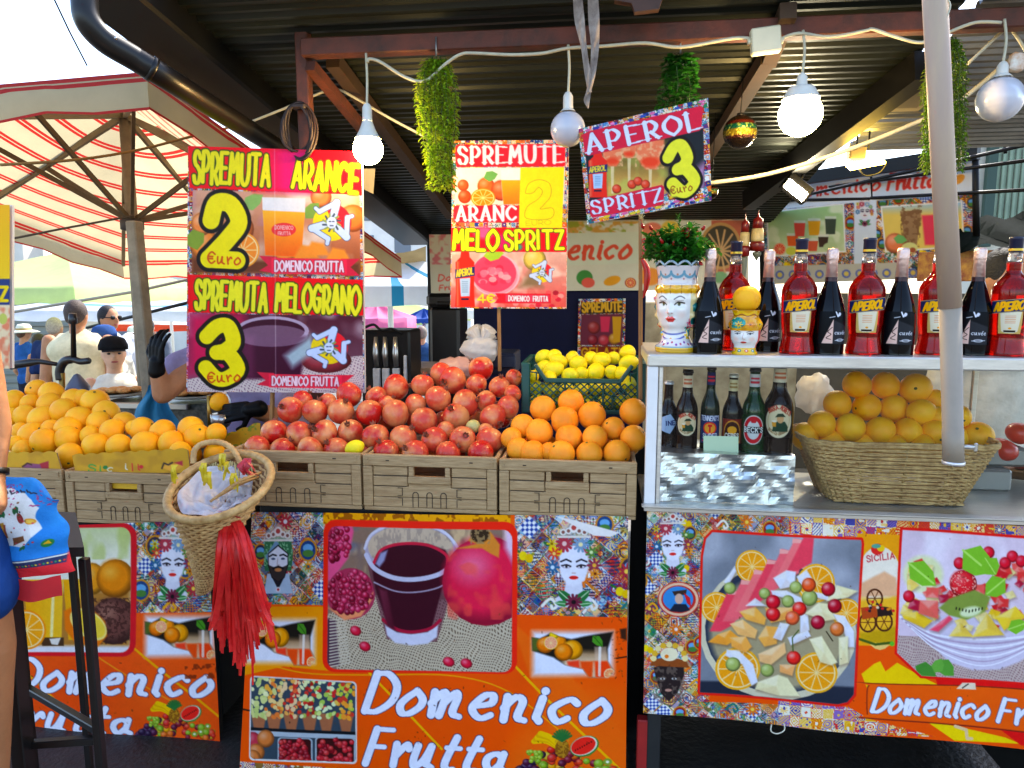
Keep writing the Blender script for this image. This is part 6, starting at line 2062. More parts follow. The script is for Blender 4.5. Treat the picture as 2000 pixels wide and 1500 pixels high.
def aperitif_bottle(H):
 t = thing('aperitif_bottle', '', 'bottle', (0, 0, 0), 'red aperitif bottles on the glass case')
 u = H / 220
 body = [(0, 1), (28, 0), (32.5, 3), (32, 10), (29, 28), (28.5, 40), (31, 60), (32.5, 100), (32.8, 120), (31, 130), (24, 143), (16, 152), (12.5, 158), (12.3, 162), (12.6, 175)]
 pr = [(a * u, b * u) for a, b in rnd_prof(body)]
 obj('bottle_body', MB().lathe(pr, 36), REDLIQ, t, local=True)
 obj('neck', MB().lathe([(12.6 * u, 175.2 * u), (11.5 * u, 186 * u), (10.4 * u, 194 * u), (0, 194 * u)], 24), NECKG, t, local=True)
 cp = obj('cap', MB().lathe([(11 * u, 193 * u), (11.5 * u, 194 * u), (11.3 * u, 216 * u), (12.2 * u, 217 * u), (12.2 * u, 221 * u), (11.2 * u, 222 * u), (0, 222 * u)], 24), NAVYCAP, t, local=True)
 obj('gold_band', MB().lathe([(11.75 * u, 196 * u), (11.8 * u, 196.5 * u), (11.8 * u, 200 * u), (11.7 * u, 200.5 * u)], 24, cap=False), mat('gold_print', 'c8a030', .35, metal=.5), cp, local=True)
 c = Cv([(0, 0), (100, 0), (100, 50), (0, 50)], 1.0, '1a2350')
 c.line([(0, 1.5), (100, 1.5)], 1, 'b9a878'); c.line([(0, 48.5), (100, 48.5)], 1, 'b9a878')
 c.text('APEROL', (11, 41), (90, 41), 31, 'f4b414', r=.115, shear=.12, gap=1.6, wob=.03)
 label_patch('name_band', c, 0, 83 * u, 107 * u, 1.15, LABEL, t, slope=8 * u, Rf=lambda z: interp(pr, z) + .0004)
 c = Cv([(0, 0), (60, 0), (60, 90), (0, 90)], 1.0, 'cfae6a')
 c.poly([(4, 0), (56, 0), (51, 80), (42, 87), (18, 87), (9, 80)], 'e8dcc0')
 for i in range(5):
  c.line([(18, 18 + i * 7), (42, 17 + i * 7)], 1.1, 'd8906a')
 c.poly([(15, 76), (45, 76), (45, 84), (15, 84)], '2a2420'); c.ell(30, 68, 4, 4, 'e8a03a')
 c.region(None)
 label_patch('back_plate', c, 0, 43 * u, 84 * u, .62, LABEL, t, Rf=lambda z: interp(pr, z))
 return t


def wine_bottle(H):
 t = thing('sparkling_wine_bottle', '', 'bottle', (0, 0, 0), 'black sparkling wine bottles on the glass case')
 u = H / 200
 pr = [(a * u, b * u) for a, b in rnd_prof([(0, 2), (26, 0), (28.5, 4), (29, 30), (29, 62), (27.5, 80), (23, 100), (17.5, 118), (13, 132), (10.6, 140), (10.2, 146)])]
 obj('bottle_body', MB().lathe(pr, 36), BLKG, t, local=True)
 obj('collar', MB().lathe([(11.4 * u, 138 * u), (11, 0)][:1] + [(11 * u, 146 * u)], 24, cap=False), MDARK, t, local=True)
 obj('foil', MB().lathe([(10.9 * u, 145 * u), (9.6 * u, 176 * u), (10.4 * u, 178 * u), (10.8 * u, 182 * u), (10.6 * u, 196 * u), (8.5 * u, 200 * u), (0, 200.5 * u)], 24), FOILP, t, local=True)
 c = Cv([(0, 0), (100, 0), (100, 130), (0, 130)], .9, '0b0c0f')
 c.poly([(46, 34), (100, 60), (100, 128), (46, 128)], '2b2b2e', soft=2)
 c.poly([(46, 30), (46, 126), (12, 126)], 'e8c4b4')
 c.line([(p_[0], p_[1]) for p_ in smoothpts([(43, 62, 0), (30, 80, 0), (40, 90, 0), (26, 104, 0), (40, 110, 0)], 4)], 1.2, '2a1a18')
 c.line([(54, 2), (60, 20), (66, 6)], 2.2, 'e8e8ec'); c.ell(66, 12, 5, 8, 'dcdce2', rot=.5); c.line([(34, 24), (50, 20)], 1.5, 'c8c8cc')
 c.text('cuvée', (52, 90), (93, 91), 15, 'dadade', r=.07)
 c.ell(72, 113, 14, 6, 'c8c8cc'); c.ell(72, 113, 10, 3.5, '2a2a2e'); c.line([(54, 114), (92, 112)], 1.2, 'd8d8dc')
 label_patch('printed_label', c, 29 * u, 20 * u, 82 * u, .98, LABEL, t, Rf=lambda z: interp(pr, z) + .0003)
 return t


def place(root, px, Y, lab, rz=0.0, first=False):
 x = at(px, 694, Y).x
 if first:
  root.location = (x, Y, zS)
  root.rotation_euler.z = rz
  root['label'] = lab
  return root
 return dup(root, (x, Y, zS), lab, rz)


UB = px2m(at(1620, 600, 2.13))
ab = aperitif_bottle(220 * UB)
AB = ((1555, 2.12, 'first red aperitif bottle right of the small orange topped head, label fully seen'), (1430, 2.22, 'red aperitif bottle partly hidden behind the small ceramic head and orange'), (1685, 2.12, 'red aperitif bottle in the middle of the row, second fully seen label'), (1822, 2.14, 'red aperitif bottle partly hidden by the pale tent pole'), (1965, 2.12, 'red aperitif bottle at the right end of the row'))
for i, (px, Y, lb) in enumerate(AB):
 place(ab, px, Y, lb, -math.atan2(at(px, 600, Y).x, Y) * .8 + (.1, -.1, .05, .1, -.05)[i], i == 0)
wb = wine_bottle(203 * UB)
WBS = ((1381, 2.10, 'black sparkling wine bottle beside the large ceramic head'), (1494, 2.19, 'black sparkling wine bottle standing behind the small ceramic head'), (1615, 2.12, 'black sparkling wine bottle between the two fully seen aperitif bottles'), (1750, 2.12, 'black sparkling wine bottle left of the pole, after the middle aperitif bottle'), (1898, 2.14, 'black sparkling wine bottle just right of the pale tent pole'))
for i, (px, Y, lb) in enumerate(WBS):
 place(wb, px, Y, lb, -math.atan2(at(px, 600, Y).x, Y) * .8 + (.1, .15, .3, .0, -.25)[i], i == 0)

# beer bottles standing on the foil block
def beer(px, base, top, hw, Y, glass, lab, paint, kind, capc='222', zlab=(.05, .42), neck=None, half=1.0):
 p = at(px, base, Y)
 k = px2m(p)
 H = (base - top) * k
 R_ = hw * k
 t = thing('beer_bottle', lab, 'bottle', (p.x, Y, zF), 'beer bottles in the glass case')
 pr = rnd_prof([(0, .002), (R_ * .9, 0), (R_, H * .02), (R_, H * .3), (R_ * .99, H * .48), (R_ * .85, H * .58), (R_ * .55, H * .68), (R_ * .46, H * .76), (R_ * .42, H * .95), (R_ * .46, H * .955), (R_ * .4, H * .97), (0, H * .97)])
 obj('bottle_body', MB().lathe(pr, 28), glass, t, local=True)
 obj('crown_cap', MB().lathe([(R_ * .5, H * .955), (R_ * .52, H * .965), (R_ * .45, H), (0, H)], 20), mat('cap_' + capc, capc, .3, metal=.4), t, local=True)
 c = Cv([(0, 0), (100, 0), (100, 100), (0, 100)], .7, kind)
 paint(c)
 label_patch('front_label', c, R_, H * zlab[0], H * zlab[1], half, LABEL, t, Rf=lambda z: interp(pr, z))
 if neck:
  c = Cv([(0, 0), (60, 0), (60, 40), (0, 40)], .5, neck[0])
  c.line([(12, 14), (48, 14)], 2.5, neck[1]); c.line([(12, 26), (48, 26)], 3.5, neck[1])
  label_patch('neck_label', c, R_ * .44, H * .78, H * .93, 1.3, LABEL, t, Rf=lambda z: interp(pr, z) + .0004)
 t.rotation_euler.z = -math.atan2(p.x, Y) * .8
 return t


BROWNG = mat('brown_bottle_glass', '1a0a05', .06, spec=.25, coat=.12)
GREENG = mat('green_bottle_glass', '0a3a12', .06, spec=.25, coat=.12, trans=.3)


def man_label(c):
 c.poly([(0, 0), (100, 0), (100, 100), (0, 100)], '140a06')
 c.ell(50, 50, 46, 49, 'e8d8b8'); c.ell(50, 50, 38, 40, 'c8a870'); c.ell(50, 50, 36.5, 38.5, 'e6d4b0')
 c.text('BIRRA', (17, 27), (47, 13), 13, 'b03a2a', r=.1); c.text('MORETTI', (52, 13), (87, 34), 13, 'b03a2a', r=.1)
 c.text('RICETTA', (16, 78), (44, 91), 8, '8a6a4a', r=.1); c.text('ORIGINALE', (52, 91), (84, 78), 8, '8a6a4a', r=.1)
 c.poly([(30, 80), (34, 56), (46, 50), (70, 50), (82, 66), (80, 80)], '24402e'); c.ell(55, 42, 11, 13, 'd8a878'); c.poly([(38, 38), (46, 27), (62, 26), (72, 36), (56, 36)], '2c3a28'); c.poly([(28, 52), (42, 50), (42, 66), (30, 66)], 'd89a3a'); c.ell(35, 50, 8, 3, 'f6f0e0')


def blue_label(c):
 c.text("TENNENT'S", (6, 18), (95, 18), 16, 'e8e6f0', r=.1, shear=.1); c.ell(50, 45, 32, 22, 'd83a2a'); c.ell(50, 45, 25, 17, 'e8a03a'); c.poly([(42, 32), (60, 32), (60, 40), (54, 40), (54, 60), (46, 60), (46, 40), (40, 40)], 'c81f1f')
 c.text('SUPER', (18, 82), (84, 80), 16, 'f0f0f4', r=.1, shear=.1); c.line([(14, 91), (88, 91)], 2, 'd84a6a')


def arch_label(c):
 c.poly([(0, 0), (100, 0), (100, 100), (0, 100)], '7a2a20'); c.ell(50, 50, 38, 46, 'c88a3a'); c.poly([(12, 50), (88, 50), (88, 96), (12, 96)], 'c88a3a'); c.ell(50, 48, 32, 38, '3a1a10'); c.poly([(16, 48), (84, 48), (84, 88), (16, 88)], '3a1a10')
 c.ell(50, 44, 20, 16, 'e0a030'); c.text('CERES', (20, 74), (80, 74), 16, 'f2ece0', r=.11); c.text('STRONG ALE', (22, 88), (80, 88), 8, 'e8d8b0', r=.1)


def ring_label(c):
 c.poly([(0, 0), (100, 0), (100, 100), (0, 100)], '0a2a10'); c.ell(50, 50, 46, 49, 'd8d4d0'); c.ell(50, 50, 42, 45, 'c01a2a'); c.ell(50, 50, 28, 32, 'dcdcda'); c.line([(44, 22), (56, 22)], 5, 'c01a2a')
 c.poly([(2, 40), (98, 40), (98, 61), (2, 61)], '141414'); c.text("BECK'S", (10, 58), (92, 58), 15, 'f2f2f0', r=.12)


def diamond_label(c):
 c.poly([(0, 0), (100, 0), (100, 100), (0, 100)], '120a08'); c.poly([(10, 20), (60, 0), (95, 45), (60, 95), (10, 80)], 'a8bcd8'); c.text('INE', (42, 55), (84, 52), 20, '1c2a5a', r=.12)


FOIL = mat('crumpled_foil', 'dcdad8', .33, metal=1, bump=.4, bscale=15)
f0, f1 = at(1284, 978, 2.09), at(1549, 980, 2.09)
zF = at(1420, 888, 2.09).z
mb = MB()


def crum(x, y, z):
 k = 22
 q_ = float(vnoise(np.array([x * k + z * 17]), np.array([z * k - y * 20 + 3]), 5)[0] * .6 + vnoise(np.array([x * 45 + 5.]), np.array([z * 45 - y * 50]), 8)[0] * .4)
 return (q_ - .5) * .026


g = [[(f0.x + (f1.x - f0.x) * i / 44, 2.09 + crum(f0.x + (f1.x - f0.x) * i / 44, 0, zR + (zF - zR) * j / 14) - .0, zR + .001 + (zF - zR) * j / 14) for j in range(15)] for i in range(45)]
mb.sheet(g, False)
g = [[(f0.x + (f1.x - f0.x) * i / 44, (g[i][14][1] if j == 0 else 2.09 + .2 * j / 8), zF + .001 + (.4 * crum(i * .013, j * .03, 2) if 0 < j < 8 else 0)) for j in range(9)] for i in range(45)]
mb.sheet(g, False)
mb.sheet([[(f1.x, 2.09 + .2 * i / 8, zR + .001 + (zF - zR) * j / 8) for j in range(9)] for i in range(9)], False)
mb.sheet([[(f0.x, 2.09 + .2 * i / 8, zR + .001 + (zF - zR) * j / 8) for j in range(9)] for i in range(9)][::-1], False)
obj('foil_block', mb, FOIL, label='block wrapped in crumpled aluminium foil inside the glass case', cat='foil block', base=(f0.x, 2.19, zR))
beer(1303, 884, 757, 19, 2.19, BROWNG, 'dark beer bottle with a pale blue diamond label half hidden by the case post', diamond_label, '120a08', 'c8c8cc', (.2, .52))
beer(1339, 886, 732, 21, 2.165, BROWNG, 'smaller brown beer bottle with an oval label of a hatted man', man_label, '140a06', '1a1210', (.18, .48), ('e4d4b8', 'c06a4a'))
beer(1384, 886, 725, 18, 2.17, mat('dark_green_glass', '0c1c0e', .06, spec=.25, coat=.12), 'slim beer bottle with a dark blue label and red letter', blue_label, '24305e', '2a2018', (.08, .42), ('23264e', 'c83040'), 1.15)
beer(1427, 890, 743, 19, 2.17, mat('dark_brown_glass', '140c0a', .06, spec=.25, coat=.12), 'beer bottle with an arched red brown and gold label', arch_label, '7a2a20', 'c8c0b0', (.09, .42), ('d8c8a0', '9a7a4a'), 1.15)
beer(1468, 892, 729, 22, 2.15, GREENG, 'green beer bottle with a round red and silver label', ring_label, '0a2a10', '2a2c2c', (.1, .46), ('d0ccc8', 'b82a3a'))
beer(1516, 892, 716, 28, 2.15, BROWNG, 'largest brown beer bottle with an oval label of a hatted man', man_label, '140a06', 'd8c8a8', (.18, .55), ('e4d4b8', 'c06a4a'))
obj('price_card', MB().box(at(1408, 880, 2.125), (.10, .002, .085), 0, Matrix.Rotation(-.25, 3, 'X')), mat('pale_green_card', 'cfe0b8', .5), label='pale blank card leaning against the slim beer bottles on the foil block', cat='card')

# wicker
WICK = mat('wicker', 'dcb272', .6, var=.5, vscale=40, col2='a67a46', bump=.2)
WICKL = mat('pale_wicker', 'c9a468', .55, var=.4, vscale=40, col2='96703a')


def rrect3(cx, cy, hx_, hy, z, k, n=64, pw=5.0):
 o_ = []
 for i in range(n):
  a = 2 * PI * i / n
  c_, s_ = math.cos(a), math.sin(a)
  o_.append((cx + hx_ * math.copysign(abs(c_) ** (2 / pw), c_), cy + hy * math.copysign(abs(s_) ** (2 / pw), s_) + k * (.004 if i % 2 else -.004), z))
 return o_


t = thing('wicker_basket', 'wide shallow wicker basket heaped with oranges inside the glass case', 'basket', (at(1730, 980, 2.24).x, 2.24, zR))
cx = at(1730, 920, 2.24).x
hb = .5 * (at(1860, 985, 2.2).x - at(1600, 985, 2.2).x)
ht = .5 * (at(1918, 870, 2.2).x - at(1550, 870, 2.2).x)
ztop = at(1730, 868, 2.12).z
mb = MB()
NR = 15
for j in range(NR):
 f = j / (NR - 1)
 for s_ in (0, 1):
  ring = rrect3(cx, 2.235, hb + (ht - hb) * f, .11 + .03 * f, zR + .008 + (ztop - zR - .012) * f + s_ * .0035, (1 if (j + s_) % 2 else -1))
  mb.tube(ring, .0036, 5, closed=True)
obj('weave', mb, WICK, t)
mb = MB()
for i in range(0, 64, 2):
 mb.tube([rrect3(cx, 2.235, hb, .11, zR + .003, 0)[i], rrect3(cx, 2.235, ht, .14, ztop + .004, 0)[i]], .003, 5)
obj('stakes', mb, WICKL, t)
mb = MB()
for k in range(3):
 mb.tube([(q_[0], q_[1], q_[2] + .006 * math.sin(i * .6 + k * 2.1)) for i, q_ in enumerate(rrect3(cx, 2.235, ht + .004, .144, ztop + .002, 0))], .0045, 6, closed=True)
obj('rim', mb, WICK, t)
obj('basket_floor', MB().box((cx, 2.235, zR + .006), (hb * 1.9, .2, .006)), WICK, t)
t = thing('fruit_tray', 'round brown wicker tray holding red mangoes at the right edge', 'tray', at(1985, 945, 2.45))
p = at(1990, 925, 2.45)
obj('tray_body', MB().lathe([(.0, .0), (.09, 0), (.13, .03), (.14, .035), (.135, .04), (.09, .012), (0, .01)], 28, (p.x, p.y, p.z)), mat('dark_wicker', '8a5a2a', .6, var=.5, vscale=30), t)
t = thing('juice_squeezer', 'grey metal machine block standing at the rear of the case floor', 'machine', at(1930, 1000, 2.3))
p = at(1920, 975, 2.33)
obj('lower_block', MB().box((p.x, 2.36, zR + .035), (.14, .1, .07), .008), mat('grey_metal', '8f8b84', .4, metal=.5, var=.2), t)
obj('upper_block', MB().box((p.x + .03, 2.4, zR + .1), (.2, .1, .06), .008), MATS['grey_metal'], t)
PLAST = mat('crinkled_plastic_bag', 'e0dbd4', .3, alpha=.72, spec=.6, bump=.6, bscale=40, translucent=.3)


def bag(name, px, py, Y, w_, h_, label, m=PLAST, seed=0, knot=None):
 p = at(px, py, Y)
 mb = MB().ball(p, 1, (w_, w_ * .6, h_), 24, 16)
 for i, q_ in enumerate(mb.v):
  d = Vector(q_) - p
  a = math.atan2(d.z, d.x)
  k = 1 + .07 * math.sin(a * 5 + seed + d.y * 30) + .05 * math.sin(a * 11 + seed * 2 - d.y * 50)
  mb.v[i] = tuple(p + d * k)
 if knot:
  for j in range(12):
   a = j * PI / 6
   q0 = Vector(at(knot[0], knot[1], Y))
   mb.tube([p + (q0 - p) * .6, q0, q0 + Vector((.05 * math.cos(a), .03 * math.sin(a * 2), .03 + .035 * abs(math.sin(a))))], [.02, .008, .02], 6)
 return obj(name, mb, m, label=label, cat='plastic bag', base=p)


bag('plastic_bag', 1590, 770, 2.62, .065, .075, 'crumpled white plastic bag behind the beer bottles', seed=2)
bag('plastic_bag', 938, 682, 2.75, .075, .055, 'clear knotted plastic bag on top of the pomegranate heap', seed=5, knot=(940, 668))
bag('plastic_bag', 895, 722, 2.72, .09, .05, 'pink filled plastic bag lying behind the topmost pomegranates', mat('pink_bag', 'd8a898', .35, alpha=.85, bump=.5, bscale=40, translucent=.2), 8)

# ---- ceramic heads
CERAM = mat('glazed_ceramic', attr=True, rough=.14, spec=.6, coat=.5)


def ceramic(px, base, top, hw, Y, label, paint, prof, face, name='ceramic_head', rz=0.0):
 p = at(px, base, Y)
 k = px2m(p)
 H = (base - top) * k
 Rm = hw * k
 t = thing(name, label, 'ceramic head', (p.x, Y, zS))
 c = Cv([(-180, 0), (180, 0), (180, 200), (-180, 200)], .9, 'f0ece6')
 paint(c)
 pz = rnd_prof(prof, 6)

 def P(u, v):
  a = np.radians(-180 + 360 * u)
  z = (1 - v) * 200
  r = np.interp(z, [q_[1] for q_ in pz], [q_[0] for q_ in pz]) / 100
  d = np.zeros_like(u)
  ad = np.degrees(a)
  for (fa, fz, sa, sz, amp) in face:
   d += amp * np.exp(-((ad - fa) / sa) ** 2 - ((z - fz) / sz) ** 2)
  rr_ = (r + d) * Rm
  th = a - PI / 2
  return np.stack([rr_ * np.cos(th), rr_ * np.sin(th), z / 200 * H], 1)
 obj('glazed_body', c.mesh('glazed_body', P, CERAM), None, t, local=True)
 t.rotation_euler.z = rz
 return t, H, Rm, p


def paint_big_head(c):
 c.poly([(-180, 0), (180, 0), (180, 200), (-180, 200)], 'f1ece4')
 Yz = lambda z: 200 - z
 for g in (-1, 1):
  c.poly([(g * 58, 60), (g * 180, 60), (g * 180, 182), (g * 62, 182)], 'e6d29a')
  for i in range(16):
   rn = random.Random(i * 7 + g)
   x, y = g * rn.uniform(62, 120), rn.uniform(64, 176)
   flower(c, x, y, rn.uniform(9, 14), rn.choice(['4a9ac0', 'd8545a', 'e8b828', '2a8a80', 'e07a9a', 'f0c83a']), rn.choice(['f6e8c0', '8a2a2a', 'f2d040']), 6)
  for y in (90, 120, 150):
   leaf(c, g * 66, y, g * 26, 10, .4, '1f6f6a')
 c.poly([(-180, 44), (180, 44), (180, 62), (-180, 62)], 'e3a41c')
 for i in range(12):
  c.ell(-165 + i * 30, 54, 16, 9, 'edb62c'); c.line([(-165 + i * 30 + 15, 45), (-165 + i * 30 + 15, 62)], 1.2, '9a6a12')
 c.poly([(-180, 0), (180, 0), (180, 42), (-180, 42)], 'd8cdc8')
 for i in range(10):
  x = -162 + i * 36
  c.line([(x + 18 * math.cos(t_), 14 + 12 * math.sin(t_)) for t_ in np.linspace(0, PI, 9)], 3.2, '6a97a6'); c.ell(x, 20, 3, 2.5, 'b8806a'); c.ell(x + 18, 30, 2.5, 2, 'a8605a')
 for g in (-1, 1):
  x = g * 24
  c.line([(p_[0], p_[1]) for p_ in smoothpts([(x - g * 13, 76, 0), (x + g * 2, 69, 0), (x + g * 16, 74, 0)], 4)], 1.3, '4a3a34')
  c.poly([(x - g * 11, 88), (x, 83), (x + g * 13, 86), (x + g * 3, 92)], 'e6e4da'); c.ell(x + 1, 87.5, 4.6, 3.8, '6a6a3a'); c.ell(x + 1, 87.5, 2.2, 2.2, '16140f')
  c.line([(p_[0], p_[1]) for p_ in smoothpts([(x - g * 12, 88.5, 0), (x - g * 2, 82.5, 0), (x + g * 16, 85, 0)], 4)], 1.4, '17120f'); c.line([(x - g * 10, 80), (x + g * 12, 79)], .7, '9a8a80')
 c.line([(-2, 82), (-4, 100), (-6, 106)], .6, 'd8c4ba'); c.ell(-5, 108, 2, 1, '9a6a5e'); c.ell(6, 108, 2, 1, '9a6a5e')
 c.poly([(-15, 121), (-6, 115), (0, 117), (6, 115), (15, 121), (8, 128), (-8, 128)], 'd8281e'); c.line([(-15, 121.5), (15, 121.5)], .8, '7a1410'); c.ell(-4, 118.5, 3, 1, 'f08a70')
 c.ell(-30, 112, 12, 8, 'f2c8b8', a=.35, soft=5); c.ell(32, 112, 12, 8, 'f2c8b8', a=.35, soft=5)
 for i in range(26):
  x = -60 + i * 4.8
  c.ell(x, 152 + 5 * math.cos(x / 40), 3, 2.4, '3f4488', n=8); c.ell(x * .9, 168 + 10 * math.cos(x / 45) - 8, 2.6, 2.0, '4a4f9a', n=8)
 c.ell(-3, 170, 6, 5, 'e2a04a'); c.poly([(-180, 172), (-70, 168), (70, 168), (180, 172), (180, 186), (-180, 186)], 'efe6e2')
 for i in range(24):
  c.ell(-175 + i * 15, 178 + 3 * math.sin(i * 2), 4, 2.6, ('b84a5a', '7a3a8a')[i % 2], n=8)
 c.poly([(-180, 185), (180, 185), (180, 201), (-180, 201)], 'e8bc3c'); c.line([(-180, 186), (180, 186)], 1.2, '7aa8b8'); c.line([(-180, 192), (180, 192)], 1, 'c8902a')


HEADF = [(0, 98, 9, 14, .10), (0, 94, 7, 5, .09), (0, 79, 14, 4, .06), (-24, 112, 12, 5, -.05), (24, 112, 12, 5, -.05), (0, 64, 14, 7, .06), (-34, 96, 14, 12, .05), (34, 96, 14, 12, .05), (0, 124, 50, 8, .03)] + [(g * a, z, 11, 8, .12) for g in (-1, 1) for a, z in ((75, 125), (80, 105), (74, 85), (78, 62), (72, 45), (98, 115), (100, 75), (96, 55))] + [(-165 + i * 30, 146, 9, 7, .06) for i in range(12)]
t, Hh, Rh, ph = ceramic(1319, 689, 524, 47, 2.13, 'large white ceramic woman head planter with crown, necklace and red lips', paint_big_head,
      [(78, 0), (82, 2), (84, 8), (82, 15), (72, 18), (64, 24), (58, 32), (52, 44), (54, 54), (66, 64), (75, 80), (80, 100), (82, 120), (82, 138), (84, 142), (86, 150), (84, 156), (80, 160), (80, 175), (87, 198), (88, 200)], HEADF, rz=-.42)
mb = MB()
for i in range(10):                                 # scalloped crown edge
 a = 2 * PI * i / 10
 mb.tube([(Rh * .88 * math.cos(a + d_), Rh * .88 * math.sin(a + d_), Hh * (1.0 + .05 * abs(math.sin(d_ * 5)))) for d_ in np.linspace(-.31, .31, 9)], .0035, 6)
obj('crown_rim', mb, mat('grey_blue_glaze', 'b8b4b0', .2, var=.4, vscale=50, col2='6a97a6'), t, local=True)
obj('soil', MB().lathe([(0, .0), (Rh * .85, 0)], 24, (0, 0, Hh * .95)), mat('potting_soil', '2a1c12', .9), t, local=True)


def paint_small_head(c):
 c.poly([(-180, 0), (180, 0), (180, 200), (-180, 200)], 'efeae2')
 c.poly([(-180, 0), (180, 0), (180, 90), (-180, 90)], 'e6a81c'); c.noise([(-180, 20), (180, 20), (180, 90), (-180, 90)], 'c8861a', 14, .5, .6, .6, 3)
 c.ell(-30, 55, 36, 24, '1f8070'); c.noise([(-60, 30), (5, 30), (5, 80), (-60, 80)], '5ab0a0', 9, .55, .62, .7, 3)
 for i in range(9):
  flower(c, -160 + i * 40 + 22, 62, 13, ('e8902a', 'f0c030')[i % 2], '8a4a12', 7)
 c.line([(x, 12 + 6 * math.sin(x / 9)) for x in range(-180, 181, 6)], 5, 'f2c42a'); c.line([(x, 22 + 4 * math.sin(x / 9)) for x in range(-180, 181, 6)], 2, '8a4a1a')
 for g in (-1, 1):
  c.poly([(g * 62, 88), (g * 180, 80), (g * 180, 176), (g * 70, 176)], 'cf5a5a'); c.noise([(g * 62, 88), (g * 180, 80), (g * 180, 176), (g * 70, 176)], 'e89a90', 12, .5, .6, .6, 6, sy=.3)
  x = g * 25
  c.line([(x - 13, 96), (x, 91), (x + 14, 96)], 1.5, '5a4a40'); c.ell(x, 104, 9, 4, 'd8dad8'); c.ell(x, 104, 4, 3.6, '3a4250'); c.line([(x - 11, 104), (x, 99), (x + 12, 103)], 1.3, '2a2420')
  c.ell(g * 34, 128, 12, 9, 'f0b8a0', a=.5, soft=5)
 c.line([(0, 100), (-4, 126), (6, 128)], 1, 'c8a090'); c.ell(0, 142, 12, 4.4, 'd0403a'); c.line([(-12, 142), (12, 142)], .8, '7a1a1a')
 c.poly([(-180, 168), (180, 168), (180, 201), (-180, 201)], 'efc22c')
 for i in range(10):
  c.ell(-165 + i * 36, 180, 10, 7, ('1f6a5a', 'd8602a')[i % 2]); c.ell(-165 + i * 36, 180, 5, 3.5, 'f2e8d0')
 c.poly([(-180, 192), (180, 192), (180, 201), (-180, 201)], 'e8b41c')


t, Hs, Rs, ps = ceramic(1454, 689, 603, 30, 2.07, 'small ceramic head with an orange balanced on its yellow crown', paint_small_head,
      [(80, 0), (82, 6), (74, 16), (68, 28), (72, 44), (86, 62), (92, 80), (94, 100), (96, 110), (102, 124), (102, 142), (92, 158), (80, 170), (82, 186), (90, 200)], [(0, 80, 9, 14, .1), (0, 58, 16, 5, .05)] + [(-160 + i * 40, 138, 12, 12, .06) for i in range(9)], rz=-.3)
obj('inner_cup', MB().lathe([(0, 0), (Rs * .85, 0)], 20, (0, 0, Hs * .97)), mat('yellow_glaze', 'e2a820', .2), t, local=True)
p = Vector((ps.x, 2.07, zS + Hs + .031))
put_fruit('orange', ORM, p, .0375, 'round orange balanced on top of the small ceramic head', 'orange', None, tilt=.2)

# chilli plant in the large head
LEAFG = mat('glossy_green_leaf', '3f8a24', .35, var=.5, vscale=30, col2='1f5a14', translucent=.25)
LEAFL = mat('light_green_leaf', '6a9a1c', .4, var=.4, vscale=30, col2='4a7a18', translucent=.25)
CHIL = mat('red_chilli', 'a8100a', .22, var=.3, vscale=30)


def leafy(mb, p, d, ln, wd, up=Vector((0, 0, 1)), curl=.25):
 d = Vector(d).normalized()
 s_ = d.cross(up)
 s_ = s_.normalized() if s_.length > .05 else Vector((1, 0, 0))
 n_ = s_.cross(d)
 q_ = [p, p + d * ln * .3 + s_ * wd + n_ * curl * wd, p + d * ln * .7 + s_ * wd * .75 + n_ * curl * wd, p + d * ln - n_ * ln * .15, p + d * ln * .7 - s_ * wd * .75 + n_ * curl * wd, p + d * ln * .3 - s_ * wd + n_ * curl * wd, p + d * ln * .5]
 mb.add(q_, [(0, 1, 6), (1, 2, 6), (2, 3, 6), (3, 4, 6), (4, 5, 6), (5, 0, 6)], True)


t = thing('chilli_plant', 'bushy green chilli plant with small red peppers growing from the large ceramic head', 'plant', (ph.x, 2.13, zS + Hh * .95))
rn = random.Random(4)
lf, ch, st = MB(), [], MB()
O = Vector((ph.x, 2.13, zS + Hh * .96))
u = px2m(O)
tips = []
for i in range(60):
 a = rn.uniform(0, 2 * PI)
 sp = rn.uniform(.1, 1) ** .7
 tip = O + Vector((math.cos(a) * sp * 74 * u, math.sin(a) * sp * 45 * u, rn.uniform(35, 92) * u * (1 - .35 * sp)))
 base = O + Vector((math.cos(a) * 20 * u, math.sin(a) * 20 * u, 0))
 mid = (tip + base) / 2 + Vector((0, 0, 10 * u))
 pts_ = smoothpts([base, mid, tip], 5)
 st.tube(pts_, .0013, 4)
 tips.append(tip)
 for q_ in pts_[2:]:
  for _ in range(5):
   dd = Vector((rn.uniform(-1, 1), rn.uniform(-1, 1), rn.uniform(-.4, .8)))
   leafy(lf, Vector(q_) + dd * 4 * u, dd, rn.uniform(10, 17) * u, rn.uniform(3, 5.5) * u)
for q0, q1 in (((1330, 500), (1325, 425)), ((1335, 500), (1345, 440)), ((1300, 510), (1268, 468)), ((1350, 510), (1362, 470)), ((1370, 500), (1392, 478))):
 pts_ = smoothpts([at(*q0, 2.13), (at(*q0, 2.13) + at(*q1, 2.13)) / 2 + Vector((.004, 0, 0)), at(*q1, 2.13)], 6)
 st.tube(pts_, .0012, 4)
 for q_ in pts_[3:]:
  for _ in range(4):
   dd = Vector((rn.uniform(-1, 1), rn.uniform(-1, 1), rn.uniform(0, .9)))
   leafy(lf, Vector(q_), dd, rn.uniform(7, 12) * u, rn.uniform(1.5, 3) * u)
obj('foliage', lf, LEAFG, t)
obj('stems', st, mat('plant_stem', '3a4a1c', .6), t)
